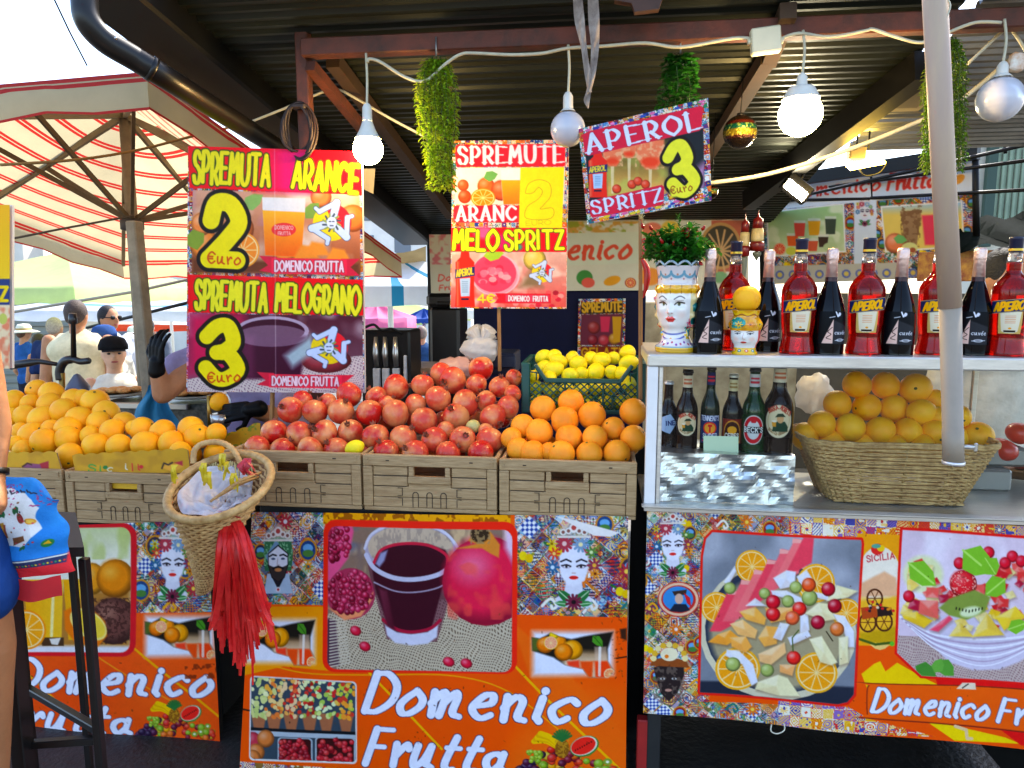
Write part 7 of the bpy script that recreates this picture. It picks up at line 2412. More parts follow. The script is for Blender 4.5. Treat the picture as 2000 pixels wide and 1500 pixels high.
for x, y, dx, dy in ((1257, 447, -4, -12), (1274, 450, -6, -12), (1295, 476, -5, -10), (1340, 466, 4, -22), (1371, 450, 6, -10), (1358, 472, 5, -12), (1280, 484, -3, -8), (1294, 492, -3, -6), (1336, 489, 4, -8), (1365, 512, 8, 6), (1316, 480, 0, -10), (1333, 455, 0, -10)):
 p0 = at(x, y, 2.10)
 p1 = at(x + dx, y + dy, 2.09)
 big = (x == 1340)
 obj('pepper', MB().tube([p0, p0 + (p1 - p0) * .3, p0 + (p1 - p0) * .7, p1], [.002, .0085 if big else .0055, .006 if big else .004, .0008], 8), CHIL, t)

# ================================================================ BOARDS, LAMPS, GARLANDS, POLE
def board(name, paint, Y, label, stick=None, **kw):
 c, q_ = paint(), None
 q_ = c.q
 P, C = flat(q_, Y, **kw)
 t = thing(name, label, 'price board', (C[2] + C[3]) / 2)
 o = obj('printed_sheet', c.mesh('printed_sheet', P, PRINT), None, t)
 backed(o, C, .008, mat('white_board', 'd8d2c8', .6))
 if stick:
  obj('stick', MB().beam(at(*stick[0], Y + .02), at(*stick[1], Y + .02), .018, .012, .002), WOOD, t)
 return t


board('price_board', paint_juice_board, 2.44, 'large two part juice price board in red and yellow with 2 and 3 euro', ((538, 500), (530, 872)))
board('price_board', paint_spritz_board, 2.72, 'middle price board with a yellow paper bearing a hand drawn 2', ((974, 560), (976, 725)))
b3 = board('price_board', paint_aperitif_board, 2.36, 'tilted aperitif price board with a large yellow 3 on a wooden stick', ((1251, 420), (1251, 780)))
mb = MB()
for i in range(16):
 p = at(1252, 428, 2.37)
 mb.tube([p, p + Vector((frn.uniform(-.012, .012), -.006, frn.uniform(-.005, .03)))], .0012, 4)
obj('straw_tie', mb, mat('straw', 'c8b070', .7), b3)
c = Cv([(-6, 400), (19, 400), (19, 720), (-2, 720)], .8, 'f2d8b0')
c.grad([(-8, 400), (20, 400), (20, 560), (-8, 560)], 'f2b414', 'f6cc30', (0, 400), (0, 560)); c.poly([(-8, 556), (20, 556), (20, 606), (-8, 606)], '2a3a6a'); c.text('Z', (1, 598), (14, 598), 26, 'f4d21c', r=.12)
c.noise([(-8, 606), (20, 606), (20, 720), (-8, 720)], 'e07a5a', 14, .45, .65, .8); c.ell(6, 632, 8, 10, 'c8c86a')
P, C = flat(c.q, 1.9)
o = obj('price_board', c.mesh('price_board', P, PRINT), None, None, 'narrow yellow price board cut off by the left edge', 'price board', base=C[3])
backed(o, C, .008, mat('white_board', 'd8d2c8', .6))
t = thing('chilli_garland', 'red cloth chilli charms tied to the stick of the tilted board', 'garland', at(1252, 520, 2.34))
for pts_ in ([(1256, 466), (1262, 480), (1258, 500), (1248, 506)], [(1254, 505), (1264, 530), (1262, 560), (1256, 582)], [(1262, 468), (1270, 474), (1274, 486)]):
 q_ = smoothpts([at(*k, 2.345) for k in pts_], 5)
 n_ = len(q_)
 obj('cloth_chilli', MB().tube(q_, [.002 + .0085 * math.sin(PI * min(1, (i + 2) / n_)) for i in range(n_)], 8), CHIL, t)

# lamps and cables
CAB = mat('ivory_cable', 'c8c0a4', .5, var=.25, vscale=30)
SOCK = mat('white_porcelain', 'dcd8cc', .35, var=.15, vscale=30)
LIT = mat('lit_bulb', 'fff0d0', .4, emit='ffd68a', estr=48)
UNLIT = mat('opal_bulb', 'c9c8d0', .22, trans=.15, spec=.6)
YC_ = 2.40


def bulb(px, top, sock, gy, r, lit, label, cone):
 p = at(px, gy, YC_)
 u = px2m(p)
 t = thing('light_bulb', label, 'light bulb', (p.x, p.y, p.z), 'bare bulbs hanging along the front beam')
 Z = lambda y: (gy - y) * u
 obj('cord', MB().tube(smoothpts([(0, .0, Z(sock) - .004), (.003, 0, Z((sock + top) / 2)), (-.002, .01, Z(top))], 5), .0042, 8), CAB, t, local=True)
 obj('socket', MB().lathe([(.004, Z(sock)), (.010, Z(sock) - .004), (.0155, Z(sock) - .014), (.0165, Z(sock + 32)), (.0165, Z(sock + 34))], 20), SOCK, t, local=True)
 ru = r * u
 pr = [(.0165, Z(sock + 34)), (ru * .55 if cone else .016, Z(gy - r * (1.25 if cone else 1.12))), (ru * .86 if cone else ru * .45, Z(gy - r * (.7 if cone else .95)))]
 k0 = .52 if cone else 1.1
 obj('bulb_neck', MB().lathe(rnd_prof(pr), 24, cap=False), SOCK, t, local=True)
 obj('globe', MB().lathe([(ru * math.sin(a), ru * math.cos(a)) for a in np.linspace(.95 if cone else .5, PI - .001, 14)], 28), LIT if lit else UNLIT, t, local=True)
 return t


bulb(719, 112, 205, 292, 29, True, 'lit bulb glowing beside the top corner of the large juice board', True)
bulb(1109, 94, 182, 252, 34, False, 'unlit round bulb hanging between the two right hand price boards', False)
bulb(1563, 66, 146, 224, 41, True, 'largest lit bulb glowing above the red bottles', True)
bulb(1953, 44, 123, 194, 42, False, 'unlit round bulb hanging at the upper right beside the pole', False)


def cable(pts_, Y, r, label, name='cable'):
 return obj(name, MB().tube(smoothpts([at(a, b_, Y) for a, b_ in pts_], 5), r, 8), CAB, label=label, cat='cable')


cable([(718, 122), (722, 115), (745, 122), (790, 150), (830, 158), (870, 125), (900, 106), (930, 104), (1000, 107), (1060, 104), (1110, 94), (1180, 90), (1260, 84), (1330, 92), (1430, 75), (1470, 76)], 2.40, .0052, 'ivory cable looped along the front beam left of the junction box')
cable([(1520, 78), (1560, 65), (1620, 72), (1690, 60), (1705, 57), (1750, 72), (1800, 83), (1850, 64), (1905, 44), (1956, 44)], 2.40, .0048, 'ivory cable running along the beam right of the junction box')
cable([(490, 238), (560, 210), (630, 180), (660, 175), (700, 195), (760, 230), (832, 268)], 2.75, .005, 'ivory cable crossing behind the first bulb under the roof')
cable([(1385, 358), (1500, 340), (1650, 295), (1800, 235), (1870, 200), (1975, 115)], 2.7, .0075, 'thick beige cable rising to the right below the roof')
cable([(1890, 125), (1960, 60), (1976, 58), (2010, 110)], 2.5, .005, 'thin cable sagging beside the upper right bulb')
p = at(1495, 80, 2.4)
jb = thing('junction_box', 'ivory junction box on the cable between the tilted board and the big lit bulb', 'junction box', p)
u = px2m(p)
obj('box_body', MB().box(p, (56 * u, .035, 48 * u), .004, Matrix.Rotation(-.1, 3, 'Y')), mat('ivory_plastic', 'd8cfae', .45, var=.15), jb)
for sx in (-1, 1):
 obj('gland', MB().tube([p + Vector((sx * 27 * u, 0, 0)), p + Vector((sx * 34 * u, 0, -.002))], .009, 10), MATS['ivory_plastic'], jb)
obj('plug_box', MB().box(at(1985, 122, 2.4), (.04, .03, .05), .004, Matrix.Rotation(.2, 3, 'Y')), mat('white_plug', 'd8d0c0', .5, var=.5, vscale=40, col2='b8742a'), label='small white socket box with orange marks beside the right hand bulb', cat='socket box')
t = thing('cable_coil', 'dark coiled cable hung round the rust red post above the juice board', 'cable coil', at(585, 245, 2.44))
mb = MB()
for i in range(5):
 cc = at(584 + 3 * (i - 2), 250 + 2 * i, 2.445)
 mb.tube([cc + Vector((math.cos(a) * .052, -.012 * math.sin(a * 2 + i) - .004, math.sin(a) * (.078 + .004 * i))) for a in np.linspace(0, 2 * PI, 28, endpoint=False)], .005, 6, closed=True)
obj('coil', mb, mat('dark_rubber', '2a1a12', .6), t)
obj('tie', MB().box(at(585, 208, 2.44), (.05, .03, .02), .006), MATS['dark_rubber'], t)

# LED lights deeper under the roof
t = thing('floodlight', 'small lit floodlight clamped under the valley beam left of the right banner', 'floodlight', at(1552, 372, 3.6))
p = at(1553, 372, 3.6)
rot = Matrix.Rotation(R(38), 3, 'Y') @ Matrix.Rotation(R(-20), 3, 'X')
obj('lamp_face', MB().box(p + Vector((0, -.012, 0)), (.11, .008, .05), .002, rot), mat('lit_panel', 'fff', .4, emit='fff0c8', estr=140), t)
obj('lamp_body', MB().box(p + Vector((.012, .022, .012)), (.14, .05, .09), .008, rot), BLACKMET, t)
obj('bracket', MB().tube([p + Vector((.02, .03, .02)), p + Vector((.06, .05, .12))], .008, 6), BLACKMET, t)
t = thing('panel_lamp', 'flat lit yellow panel lamp hanging above the right hand banner', 'panel lamp', at(1688, 322, 3.4))
p = at(1690, 320, 3.4)
obj('lamp_face', MB().box(p, (.15, .06, .012), .003, Matrix.Rotation(R(-10), 3, 'Y') @ Matrix.Rotation(R(28), 3, 'X')), mat('lit_yellow_panel', 'ffd860', .4, emit='ffcf50', estr=16), t)
obj('lamp_body', MB().box(p + Vector((-.03, .03, .05)), (.07, .05, .06), .006), mat('beige_metal', '8a7a58', .5), t)
for dx in (-.03, .02):
 obj('hanger', MB().tube([p + Vector((dx, .03, .07)), p + Vector((dx, .03, .2))], .004, 6), BLACKMET, t)
obj('wire_loop', MB().tube(smoothpts([p + Vector((-.03, 0, -.01)), p + Vector((0, 0, -.05)), p + Vector((.06, 0, -.04)), p + Vector((.09, 0, .0))], 5), .003, 5), BLACKMET, t)
t = thing('fluorescent_fitting', 'dusty unlit rectangular lamp fitting under the roof left of the pole', 'lamp fitting', at(1770, 190, 3.0))
obj('tray', MB().box(roofpt(1775, 190, .05), (.16, .2, .03), .006, Matrix.Rotation(-math.atan(RS), 3, 'X')), mat('dusty_enamel', '8a7c60', .5, var=.3), t)
obj('diffuser', MB().box(roofpt(1775, 191, .068), (.13, .17, .008), .003, Matrix.Rotation(-math.atan(RS), 3, 'X')), mat('dusty_diffuser', '5a5040', .5), t)

# mirror balls
def mirror_ball(px, py, r, Y, label, cord):
 p = at(px, py, Y)
 R_ = r * px2m(p)
 t = thing('mirror_ball', label, 'mirror ball', p)
 c = Cv([(0, 0), (200, 0), (200, 100), (0, 100)], .5, '2a1c12')
 for y0, y1, cl in ((30, 38, '5a2418'), (38, 48, '14503a'), (48, 60, '7a6a14'), (60, 66, '3a1a10'), (66, 100, '1c140e')):
  c.poly([(-1, y0), (201, y0), (201, y1), (-1, y1)], cl)
 c.noise([(-1, 38), (201, 38), (201, 62), (-1, 62)], 'e8d860', 3, .6, .7, .6)

 def P(u_, v_):
  a, b_ = u_ * 2 * PI, v_ * PI
  return np.stack([R_ * np.sin(b_) * np.cos(-a), R_ * np.sin(b_) * np.sin(-a), R_ * np.cos(b_)], 1)
 obj('ball', c.mesh('ball', P, mat('mirror_facets', attr=True, rough=.15, metal=.6, bump=.5, bscale=160)), None, t, local=True)
 obj('cap', MB().lathe([(0, R_ * 1.12), (R_ * .2, R_ * 1.1), (R_ * .25, R_ * .94)], 14), BLACKMET, t, local=True)
 obj('string', MB().tube([(0, 0, R_ * 1.1), (.004, 0, R_ * 1.1 + cord)], .002, 5), BLACKMET, t, local=True)


mirror_ball(1445, 258, 32, 2.75, 'striped mirror ball hanging right of the tilted aperitif board', .12)
mirror_ball(1390, 375, 13, 3.2, 'small mirror ball half hidden behind the right edge of the tilted board', .3)
for i, (x, y0, y1, w_, lb) in enumerate(((1453, 436, 502, 11, 'left red and cream hanging pepper charm behind the bottles'), (1478, 430, 492, 14, 'right red and cream hanging pepper charm behind the bottles'))):
 p = at(x, y1, 3.3)
 u = px2m(p)
 t = thing('hanging_charm', lb, 'charm', p, 'red and cream charms')
 h = (y1 - y0) * u
 w_ *= u * .85
 obj('red_body', MB().lathe([(0, 0), (w_ * 1.1, .004), (w_ * 1.2, h * .25), (w_, h * .32)], 16), mat('red_glaze', '74150f', .35, var=.4, vscale=40), t, local=True)
 obj('cream_band', MB().lathe([(w_, h * .32), (w_ * 1.02, h * .4), (w_ * .95, h * .7), (w_ * .8, h * .72)], 16), mat('cream_glaze', 'c8b47a', .4, var=.4, vscale=40), t, local=True)
 obj('red_top', MB().lathe([(w_ * .85, h * .72), (w_ * .8, h), (w_ * .2, h * 1.08), (0, h * 1.3)], 16), MATS['red_glaze'], t, local=True)
 obj('grey_tail', MB().lathe([(0, -h * (1.3 - i)), (w_ * .3, -h * (1.2 - i)), (w_ * .75, -.01), (w_ * .7, 0)], 12), mat('grey_green_glaze', '5a6050', .4), t, local=True)

# hanging artificial plants
def hanging(name, label, xs, y0, y1, Y, m, seed, n=30, step=7.0, size=11.0, pointed=True):
 """strands of leaf pairs; xs(y) gives the left and right edge of the bundle"""
 rn = random.Random(seed)
 top = at((xs(y0)[0] + xs(y0)[1]) / 2, y0, Y)
 u = px2m(top)
 t = thing(name, label, 'hanging plant', top)
 lv, st = MB(), MB()
 for i in range(n):
  f = (i + .5) / n + rn.uniform(-.03, .03)
  ye = y1 - rn.uniform(0, (y1 - y0) * .45) if rn.random() < .55 else y1
  dp = rn.uniform(-1, 1) * 30 * u
  pts_ = []
  y = y0
  while y < ye:
   a, b_ = xs(y)
   g = min(1, (y - y0) / 40)
   x = a + (b_ - a) * f
   pts_.append(Vector(at(x + 2 * math.sin(y * .09 + i), y, Y)) + Vector((0, dp * g * math.sqrt(max(0, 1 - (2 * f - 1) ** 2 * .8)), 0)))
   y += step
  if len(pts_) < 3:
   continue
  st.tube(pts_, .0012, 4)
  for k, q_ in enumerate(pts_[1:]):
   if rn.random() < .12:
    continue
   for g in (0, 1, 2):
    a = k * 1.3 + g * 2.1 + rn.uniform(-.5, .5)
    d = Vector((math.cos(a), math.sin(a) * .9, rn.uniform(-.75, .05) if pointed else rn.uniform(-.5, .5)))
    leafy(lv, q_, d, rn.uniform(.75, 1.15) * size * u, (.24 if pointed else .42) * size * u)
 obj('leaves', lv, m, t)
 obj('strands', st, mat('plant_stem', '3a4a1c', .6), t)
 obj('hook', MB().tube([top, top + Vector((0, 0, 36 * u))], .003, 6), mat('grey_hook', '888', .4, metal=.6), t)


def xs1(y):
 return np.interp(y, [108, 150, 200, 260, 300, 370], [838, 820, 816, 824, 832, 836]), np.interp(y, [108, 150, 200, 250, 300, 370], [866, 886, 892, 890, 880, 886])


GRN1 = mat('bright_green_leaf', '7ab01e', .45, var=.5, vscale=30, col2='a8b422', translucent=.35)
hanging('hanging_plant', 'long bright green artificial trailing plant left of the spritz board', xs1, 110, 368, 2.42, GRN1, 3, 24, 6.6, 13)
hanging('hanging_plant', 'short dark green leafy plant hanging behind the tilted board', lambda y: (np.interp(y, [98, 210], [1308, 1288]), np.interp(y, [98, 210], [1350, 1368])), 104, 215, 2.45, mat('deep_green_leaf', '2a7a18', .4, var=.5, vscale=18, col2='1c4a12', translucent=.25), 5, 16, 9, 16, False)
hanging('hanging_plant', 'long green artificial trailing plant hanging behind the pale pole', lambda y: (np.interp(y, [70, 150, 340], [1836, 1800, 1798]), np.interp(y, [70, 130, 300, 340], [1866, 1884, 1884, 1880])), 72, 338, 2.42, mat('mid_green_leaf', '568c1c', .4, var=.45, vscale=14, col2='7a8a1c', translucent=.3), 8, 28, 6.5, 11)

# rag, pole
RAG = mat('grey_rag', 'a8998c', .85, var=.35, vscale=30, col2='7a6a60')
t = thing('cloth_strip', 'twisted grey cloth strip hanging from the roof left of the tilted board', 'cloth strip', at(1145, 0, 2.3))
for L_ in ([(1128, -10, 9), (1132, 40, 10), (1140, 90, 6), (1147, 140, 6), (1152, 180, 4)], [(1158, -10, 10), (1160, 40, 11), (1162, 90, 8), (1158, 140, 6), (1150, 178, 5), (1146, 196, 6), (1149, 212, 1)]):
 rows = []
 pp_ = smoothpts([(a, b_, c_) for a, b_, c_ in L_], 6)
 for i, q_ in enumerate(pp_):
  rows.append([at(q_[0] + q_[2] * s_, q_[1], 2.30 + .008 * math.sin(i * .5 + s_ * 3)) for s_ in (-1, -.5, 0, .5, 1)])
 obj('strip', MB().sheet(rows), RAG, t)
POLEM = mat('pale_enamelled_tube', 'b09678', .6, metal=0, var=.25, vscale=6, stretch=(4, 4, .6), col2='a48a78')
POLEL = mat('bare_steel_tube', 'a0907c', .55, metal=.1, var=.2, vscale=8)
t = thing('tent_pole', 'pale metal tent pole standing in front of the glass case', 'pole', at(1862, 905, 1.74))
p0, p1, p2 = at(1823, -60, 1.66), at(1856, 600, 1.715), at(1862, 903, 1.74)
obj('upper_tube', MB().tube([p0, p0 + (p1 - p0) * .5, p1], .0236, 24), POLEM, t)
obj('lower_tube', MB().tube([p1, p1 + (p2 - p1) * .78, p1 + (p2 - p1) * .781, p2], [.0226, .0215, .0224, .0224], 24), POLEL, t)
obj('foot_ring', MB().tube([p2 + Vector((0, 0, .004)), p2 - Vector((0, 0, .004))], .0242, 24), mat('bright_rim', 'd8d2cc', .3, metal=.6), t)
s0 = at(1876, 872, 1.73)
sc_ = obj('wing_screw', MB().tube([s0, s0 + Vector((.028, -.006, 0))], .005, 10).box(s0 + Vector((.03, -.006, 0)), (.008, .006, .02), .002), mat('zinc', 'b8b4ac', .3, metal=.8), t)
obj('thin_wire', MB().tube(smoothpts([at(1843, -10, 1.65), at(1856, 10, 1.65), at(1846, 40, 1.65)], 5), .002, 5), CAB, t)
obj('dark_bracket', MB().prism([(0, 0), (.15, .01), (.13, -.05), (.06, -.055), (.05, -.03), (.0, -.02)], at(1200, -6, 2.3), (1, 0, 0), (0, 0, 1), .03), mat('brown_bracket', '4a2a18', .6, var=.4), label='brown bracket poking down from the roof at the top edge', cat='bracket')

# ================================================================ RIBBONED CONE BASKET
RIM, APX = at(430, 950, 1.88), at(398, 1155, 1.93)
u = px2m(RIM)
t = thing('cone_basket', 'wicker cone basket with a handle and a long red raffia tassel hanging between the counters', 'basket', APX)
nrm = Vector((-.05, -.42, .9)).normalized()
ex = Vector((1, 0, .05))
ex = (ex - nrm * ex.dot(nrm)).normalized()
ey = nrm.cross(ex)


def cone_ring(f, k=0.0, ph=0.0, n=44):
 c0 = APX + (RIM - APX) * f
 r = (12 + 86 * f ** 1.25) * u
 return [c0 + (ex * math.cos(a) + ey * math.sin(a) * (1 - .1 * (1 - f))) * (r + k * (.0035 if (i + int(ph)) % 2 else -.0035)) for i, a in enumerate(np.linspace(0, 2 * PI, n, endpoint=False))]


mb = MB()
NW = 30
for j in range(NW):
 mb.tube(cone_ring((j + .5) / NW, 1, j), .0046, 5, closed=True)
obj('weave', mb, WICK, t)
mb = MB()
mb.sheet([[p_ for p_ in cone_ring(f, n=24) + cone_ring(f, n=24)[:1]] for f in np.linspace(0, .98, 8)])
obj('lining', mb, mat('dark_wicker', '8a5a2a', .6, var=.5, vscale=30), t)
mb = MB()
rg = cone_ring(1.0, n=90)
mb.tube([p_ + nrm * .003 for p_ in rg], [.0115 + .0014 * (i % 2) for i in range(90)], 8, closed=True)
obj('rim', mb, WICKL, t)
mb = MB()
hp = smoothpts([at(378, 906, 1.98), at(380, 880, 1.99), at(398, 866, 2.0), at(430, 864, 2.0), at(455, 878, 1.99), at(470, 905, 1.98)], 8)
mb.tube(hp, [.008 + .0016 * (i % 2) for i in range(len(hp))], 8)
obj('handle', mb, WICK, t)
mb = MB()
rn = random.Random(2)
for i in range(26):
 x = 400 + i * 3.6
 mb.tube([at(x, 905 + rn.uniform(-8, 4), 1.98), at(x + rn.uniform(-5, 5), 935, 1.97)], .002, 4)
obj('straw_fringe', mb, mat('straw', 'c8b070', .7), t)
# plastic wrap lining, sticks, ribbons
rows = []
for i in range(22):
 f = i / 21
 row = []
 for j in range(45):
  a, r = 2 * PI * j / 44, (.05 + .85 * f) * 92 * u
  h = -.06 + .035 * f + .007 * math.sin(j * .85 + i * .3) + .006 * math.sin(i * .9 + j * .4)
  row.append(RIM + (ex * math.cos(a) + ey * math.sin(a)) * r * (.72 if math.cos(a) > .2 else .98) + nrm * (h + .02 * (math.cos(a) < 0) * f))
 rows.append(row)
obj('plastic_wrap', MB().sheet(rows), mat('clear_wrap', 'e8e4e6', .25, alpha=.8, spec=.7, bump=.8, bscale=60, translucent=.25), t)
for i in range(9):
 a0 = at(415 + i * 7, 990 - i * 5, 1.86) + nrm * .02
 a1 = at(470 + i * 5, 935 - i * 1.5 + (8 if i % 2 else 0), 1.93)
 obj('stick', MB().tube([a0, a1], .004, 6), mat('pale_stick', 'c8985a', .6, var=.3), t)
YRB = mat('yellow_ribbon', 'dcc01c', .4, var=.25, vscale=30)
RRB = mat('red_raffia', 'd8141c', .38, var=.4, vscale=25, col2='f03a30', translucent=.3)


def strip(mb, pts_, w_, tw=0.0, seed=0):
 P_ = smoothpts(pts_, 5)
 rows = []
 for i, q_ in enumerate(P_):
  a = tw * i / len(P_) + seed
  s_ = Vector((math.cos(a), math.sin(a) * .8, 0))
  k = w_ * (1 - .55 * (i / len(P_)) ** 3)
  rows.append([q_ - s_ * k, q_ + s_ * k])
 mb.sheet(rows)


mb = MB()
for x, y in ((338, 912), (395, 908), (432, 890), (404, 925), (440, 905), (455, 928)):
 for k in range(4):
  strip(mb, [at(x + 2 * k, y - 4, 1.87), at(x + rn.uniform(-4, 8), y + 8, 1.86), at(x + rn.uniform(-6, 10), y + rn.uniform(18, 34), 1.87)], .0055, rn.uniform(-1, 1), rn.uniform(-.5, .5))
obj('yellow_ribbon', mb, YRB, t)
mb = MB()
for k in range(10):
 strip(mb, [at(484 + rn.uniform(-6, 6), 895, 1.88), at(476 + rn.uniform(-14, 20), 912, 1.86), at(486 + rn.uniform(-16, 18), 928, 1.87)], .005, 2, rn.uniform(-1, 1))
obj('red_bow', mb, mat('red_bow_ribbon', 'c8303a', .4, var=.35, vscale=40), t)
mb = MB()
strip(mb, [at(425, 998, 1.80), at(455, 1000, 1.79), at(485, 990, 1.80)], .006, .8); strip(mb, [at(440, 1002, 1.80), at(470, 1012, 1.79)], .005, 1)
obj('red_ribbon', mb, MATS['red_bow_ribbon'], t)
mb = MB()
rn = random.Random(9)
for i in range(130):
 f = rn.random()
 xb = 424 + 112 * f
 yb = 1320 - abs(f - .45) * 150 + rn.uniform(-90, 10)
 if i % 9 == 0:
  xb, yb = 412 + rn.uniform(-4, 10), 1215 + rn.uniform(-8, 20)
 x0 = 436 + 30 * f + rn.uniform(-6, 6)
 Yd = 1.795 + rn.uniform(-.025, .03)
 strip(mb, [at(x0, 1016 + rn.uniform(0, 10), 1.81), at(x0 + (xb - x0) * .35 + rn.uniform(-6, 6), 1080, Yd - .02), at(x0 + (xb - x0) * .75, 1190, Yd), at(xb, yb, Yd)], rn.uniform(.004, .012), rn.uniform(-4, 4), rn.uniform(-.6, .6))
for xb, yb in ((542, 1272), (494, 1338), (470, 1320), (455, 1300)):
 strip(mb, [at(450, 1020, 1.81), at(480 + (xb - 480) * .4, 1120, 1.78), at(xb, yb, 1.79)], .005, 1)
obj('red_tassel', mb, RRB, t)

# ================================================================ STOOL AND CLOTH BAG
t = thing('metal_stool', 'black square tube metal stool at the left edge under the blue cloth bag', 'stool', at(160, 1500, 1.42))
zs = at(160, 1078, 1.40).z
xa, xb_ = at(8, 1078, 1.40).x, at(163, 1078, 1.40).x
STM = mat('black_square_tube', '12100f', .35, var=.3, vscale=10)
for x, y, w_ in ((xb_, 1.40, .019), (at(28, 1300, 1.37).x, 1.37, .034), (xb_ - .36, 1.60, .019), (at(158, 1300, 1.60).x, 1.60, .016)):
 obj('leg', MB().box((x, y, zs / 2 - .006), (w_, w_, zs - .016), .002), STM, t)
obj('seat_frame', MB().prism([(xb_ + .012, 1.388), (at(158, 1300, 1.6).x + .012, 1.612), (xb_ - .37, 1.612), (at(28, 1300, 1.37).x - .3, 1.37), (at(28, 1300, 1.37).x + .015, 1.362)], (0, 0, zs - .006), (1, 0, 0), (0, 1, 0), .022), mat('worn_stool_top', '2a2420', .6, var=.4, vscale=12), t)
zl = at(110, 1450, 1.40).z
obj('cross_bar', MB().beam((at(28, 1450, 1.37).x, 1.38, zl), (xb_, 1.41, zl + .01), .018, .018, .002), STM, t)
obj('cross_bar', MB().beam((xb_ - .36, 1.60, zl), (xb_, 1.40, zl + .04), .018, .018, .002), STM, t)
q_ = [(-120, 926), (104, 934), (146, 1112), (-120, 1122)]
c = Cv(q_, 1.0, '1f7ac0')
c.view(4, 0, 700)
c.noise([(-500, 900), (600, 900), (600, 1800), (-500, 1800)], '2f8ed0', 120, .45, .7, .7, 3)
c.poly([(-300, 1010), (60, 985), (170, 980), (215, 1010), (250, 1010), (330, 1050), (400, 1110), (385, 1180), (400, 1260), (350, 1320), (300, 1400), (250, 1395), (120, 1390), (0, 1310), (-300, 1250)], 'ece8e4')
for x, y, dx, dy in ((130, 1120, 25, 60), (245, 1090, 20, 60), (300, 1380, 15, 40), (100, 1160, 40, 10), (60, 1120, 20, 30)):
 leaf(c, x, y, dx, dy, .3, '1f5a32'); leaf(c, x, y + 10, -dx, dy, .3, '1f5a32')
c.ell(345, 1200, 38, 22, 'e8a02a'); c.ell(345, 1200, 28, 14, 'f4c860'); c.ell(275, 1180, 30, 38, '8a2a24'); c.poly([(90, 1220), (150, 1210), (165, 1330), (80, 1335)], 'b8862a')
for i in range(5):
 c.poly([(85 + i * 16, 1225 + i % 2 * 14), (97 + i * 16, 1225 + i % 2 * 14), (97 + i * 16, 1330), (85 + i * 16, 1330)], ('8a3a20', 'c8902a')[i % 2])
c.poly([(200, 1330), (300, 1300), (310, 1340), (220, 1390)], '7a4a24'); c.ell(440, 1380, 32, 36, '2a7a3a'); c.poly([(440, 1352), (462, 1385), (418, 1385)], 'e0b020')
rn = random.Random(1)
for i in range(34):
 c.ell(rn.uniform(-100, 390), rn.uniform(1010, 1380), rn.uniform(4, 12), rn.uniform(3, 8), rn.choice(['b8282a', '2a2a4a', '1f5a32', 'c84a5a', '7a4a24']), n=8)
for i in range(16):
 x = 20 + i * 20
 c.line([(x, 1005 + rn.uniform(-12, 12)), (x + 14, 1008)], 5, '2a2430')
for x in (170, 400):
 c.noise([(x - 60, 960), (x + 60, 960), (x + 60, 1100), (x - 60, 1100)], 'a83a6a', 16, .6, .66, .8, x)
c.poly([(-500, 1545), (600, 1490), (620, 1800), (-500, 1800)], '20264a'); c.line([(-400, 1560), (560, 1500)], 5, 'e8e0d0')
for i in range(40):
 c.ell(-200 + i * 20, 1585 - i * 1.2, 6, 7, ('e8c020', 'c8302a', '3a8a4a')[i % 3], n=8)
c.poly([(-500, 1610), (620, 1555), (640, 1800), (-500, 1800)], 'c8222a')
c.poly([(540, 1400), (565, 1390), (640, 1700), (560, 1700)], 'c8222a')
C = [np.array(at(x, y, 1.33)) for x, y in q_]


def Pbag(u_, v_):
 p_ = (C[0] * (1 - u_)[:, None] + C[1] * u_[:, None]) * (1 - v_)[:, None] + (C[3] * (1 - u_)[:, None] + C[2] * u_[:, None]) * v_[:, None]
 e = np.clip((1 - u_) * 6, 0, 1) ** .5 * np.clip(v_ * 5, 0, 1) ** .5
 p_[:, 1] += -.035 * e + .004 * np.sin(u_ * 17 + v_ * 6) + .003 * np.sin(v_ * 21 - u_ * 9)
 rc = np.clip((u_ - .8) / .2, 0, 1) ** 2 * np.clip((.3 - v_) / .3, 0, 1) ** 1.5
 p_[:, 2] -= .045 * rc
 p_[:, 0] += .006 * np.sin(v_ * 14) * u_
 return p_


bagp = obj('cloth_bag', c.mesh('cloth_bag', Pbag, mat('printed_cloth', attr=True, rough=.8, var=.2, vscale=10, bump=.2, bscale=120)), None, None, 'blue cloth bag printed with an island map and red hem lying on the black stool', 'cloth bag', base=Vector((C[2] + C[3]) / 2))
mb = MB()
a, b_ = Vector(C[3]), Vector(C[2])
mb.sheet([[a + (b_ - a) * f + Vector((0, -.045 + .006 * math.sin(f * 20 + g), -.045 * g + .004 * math.sin(f * 14))) for f in np.linspace(0, 1, 24)] for g in (0, .5, 1)])
obj('red_hem', mb, mat('red_cloth', 'c0181e', .8, var=.25), bagp)

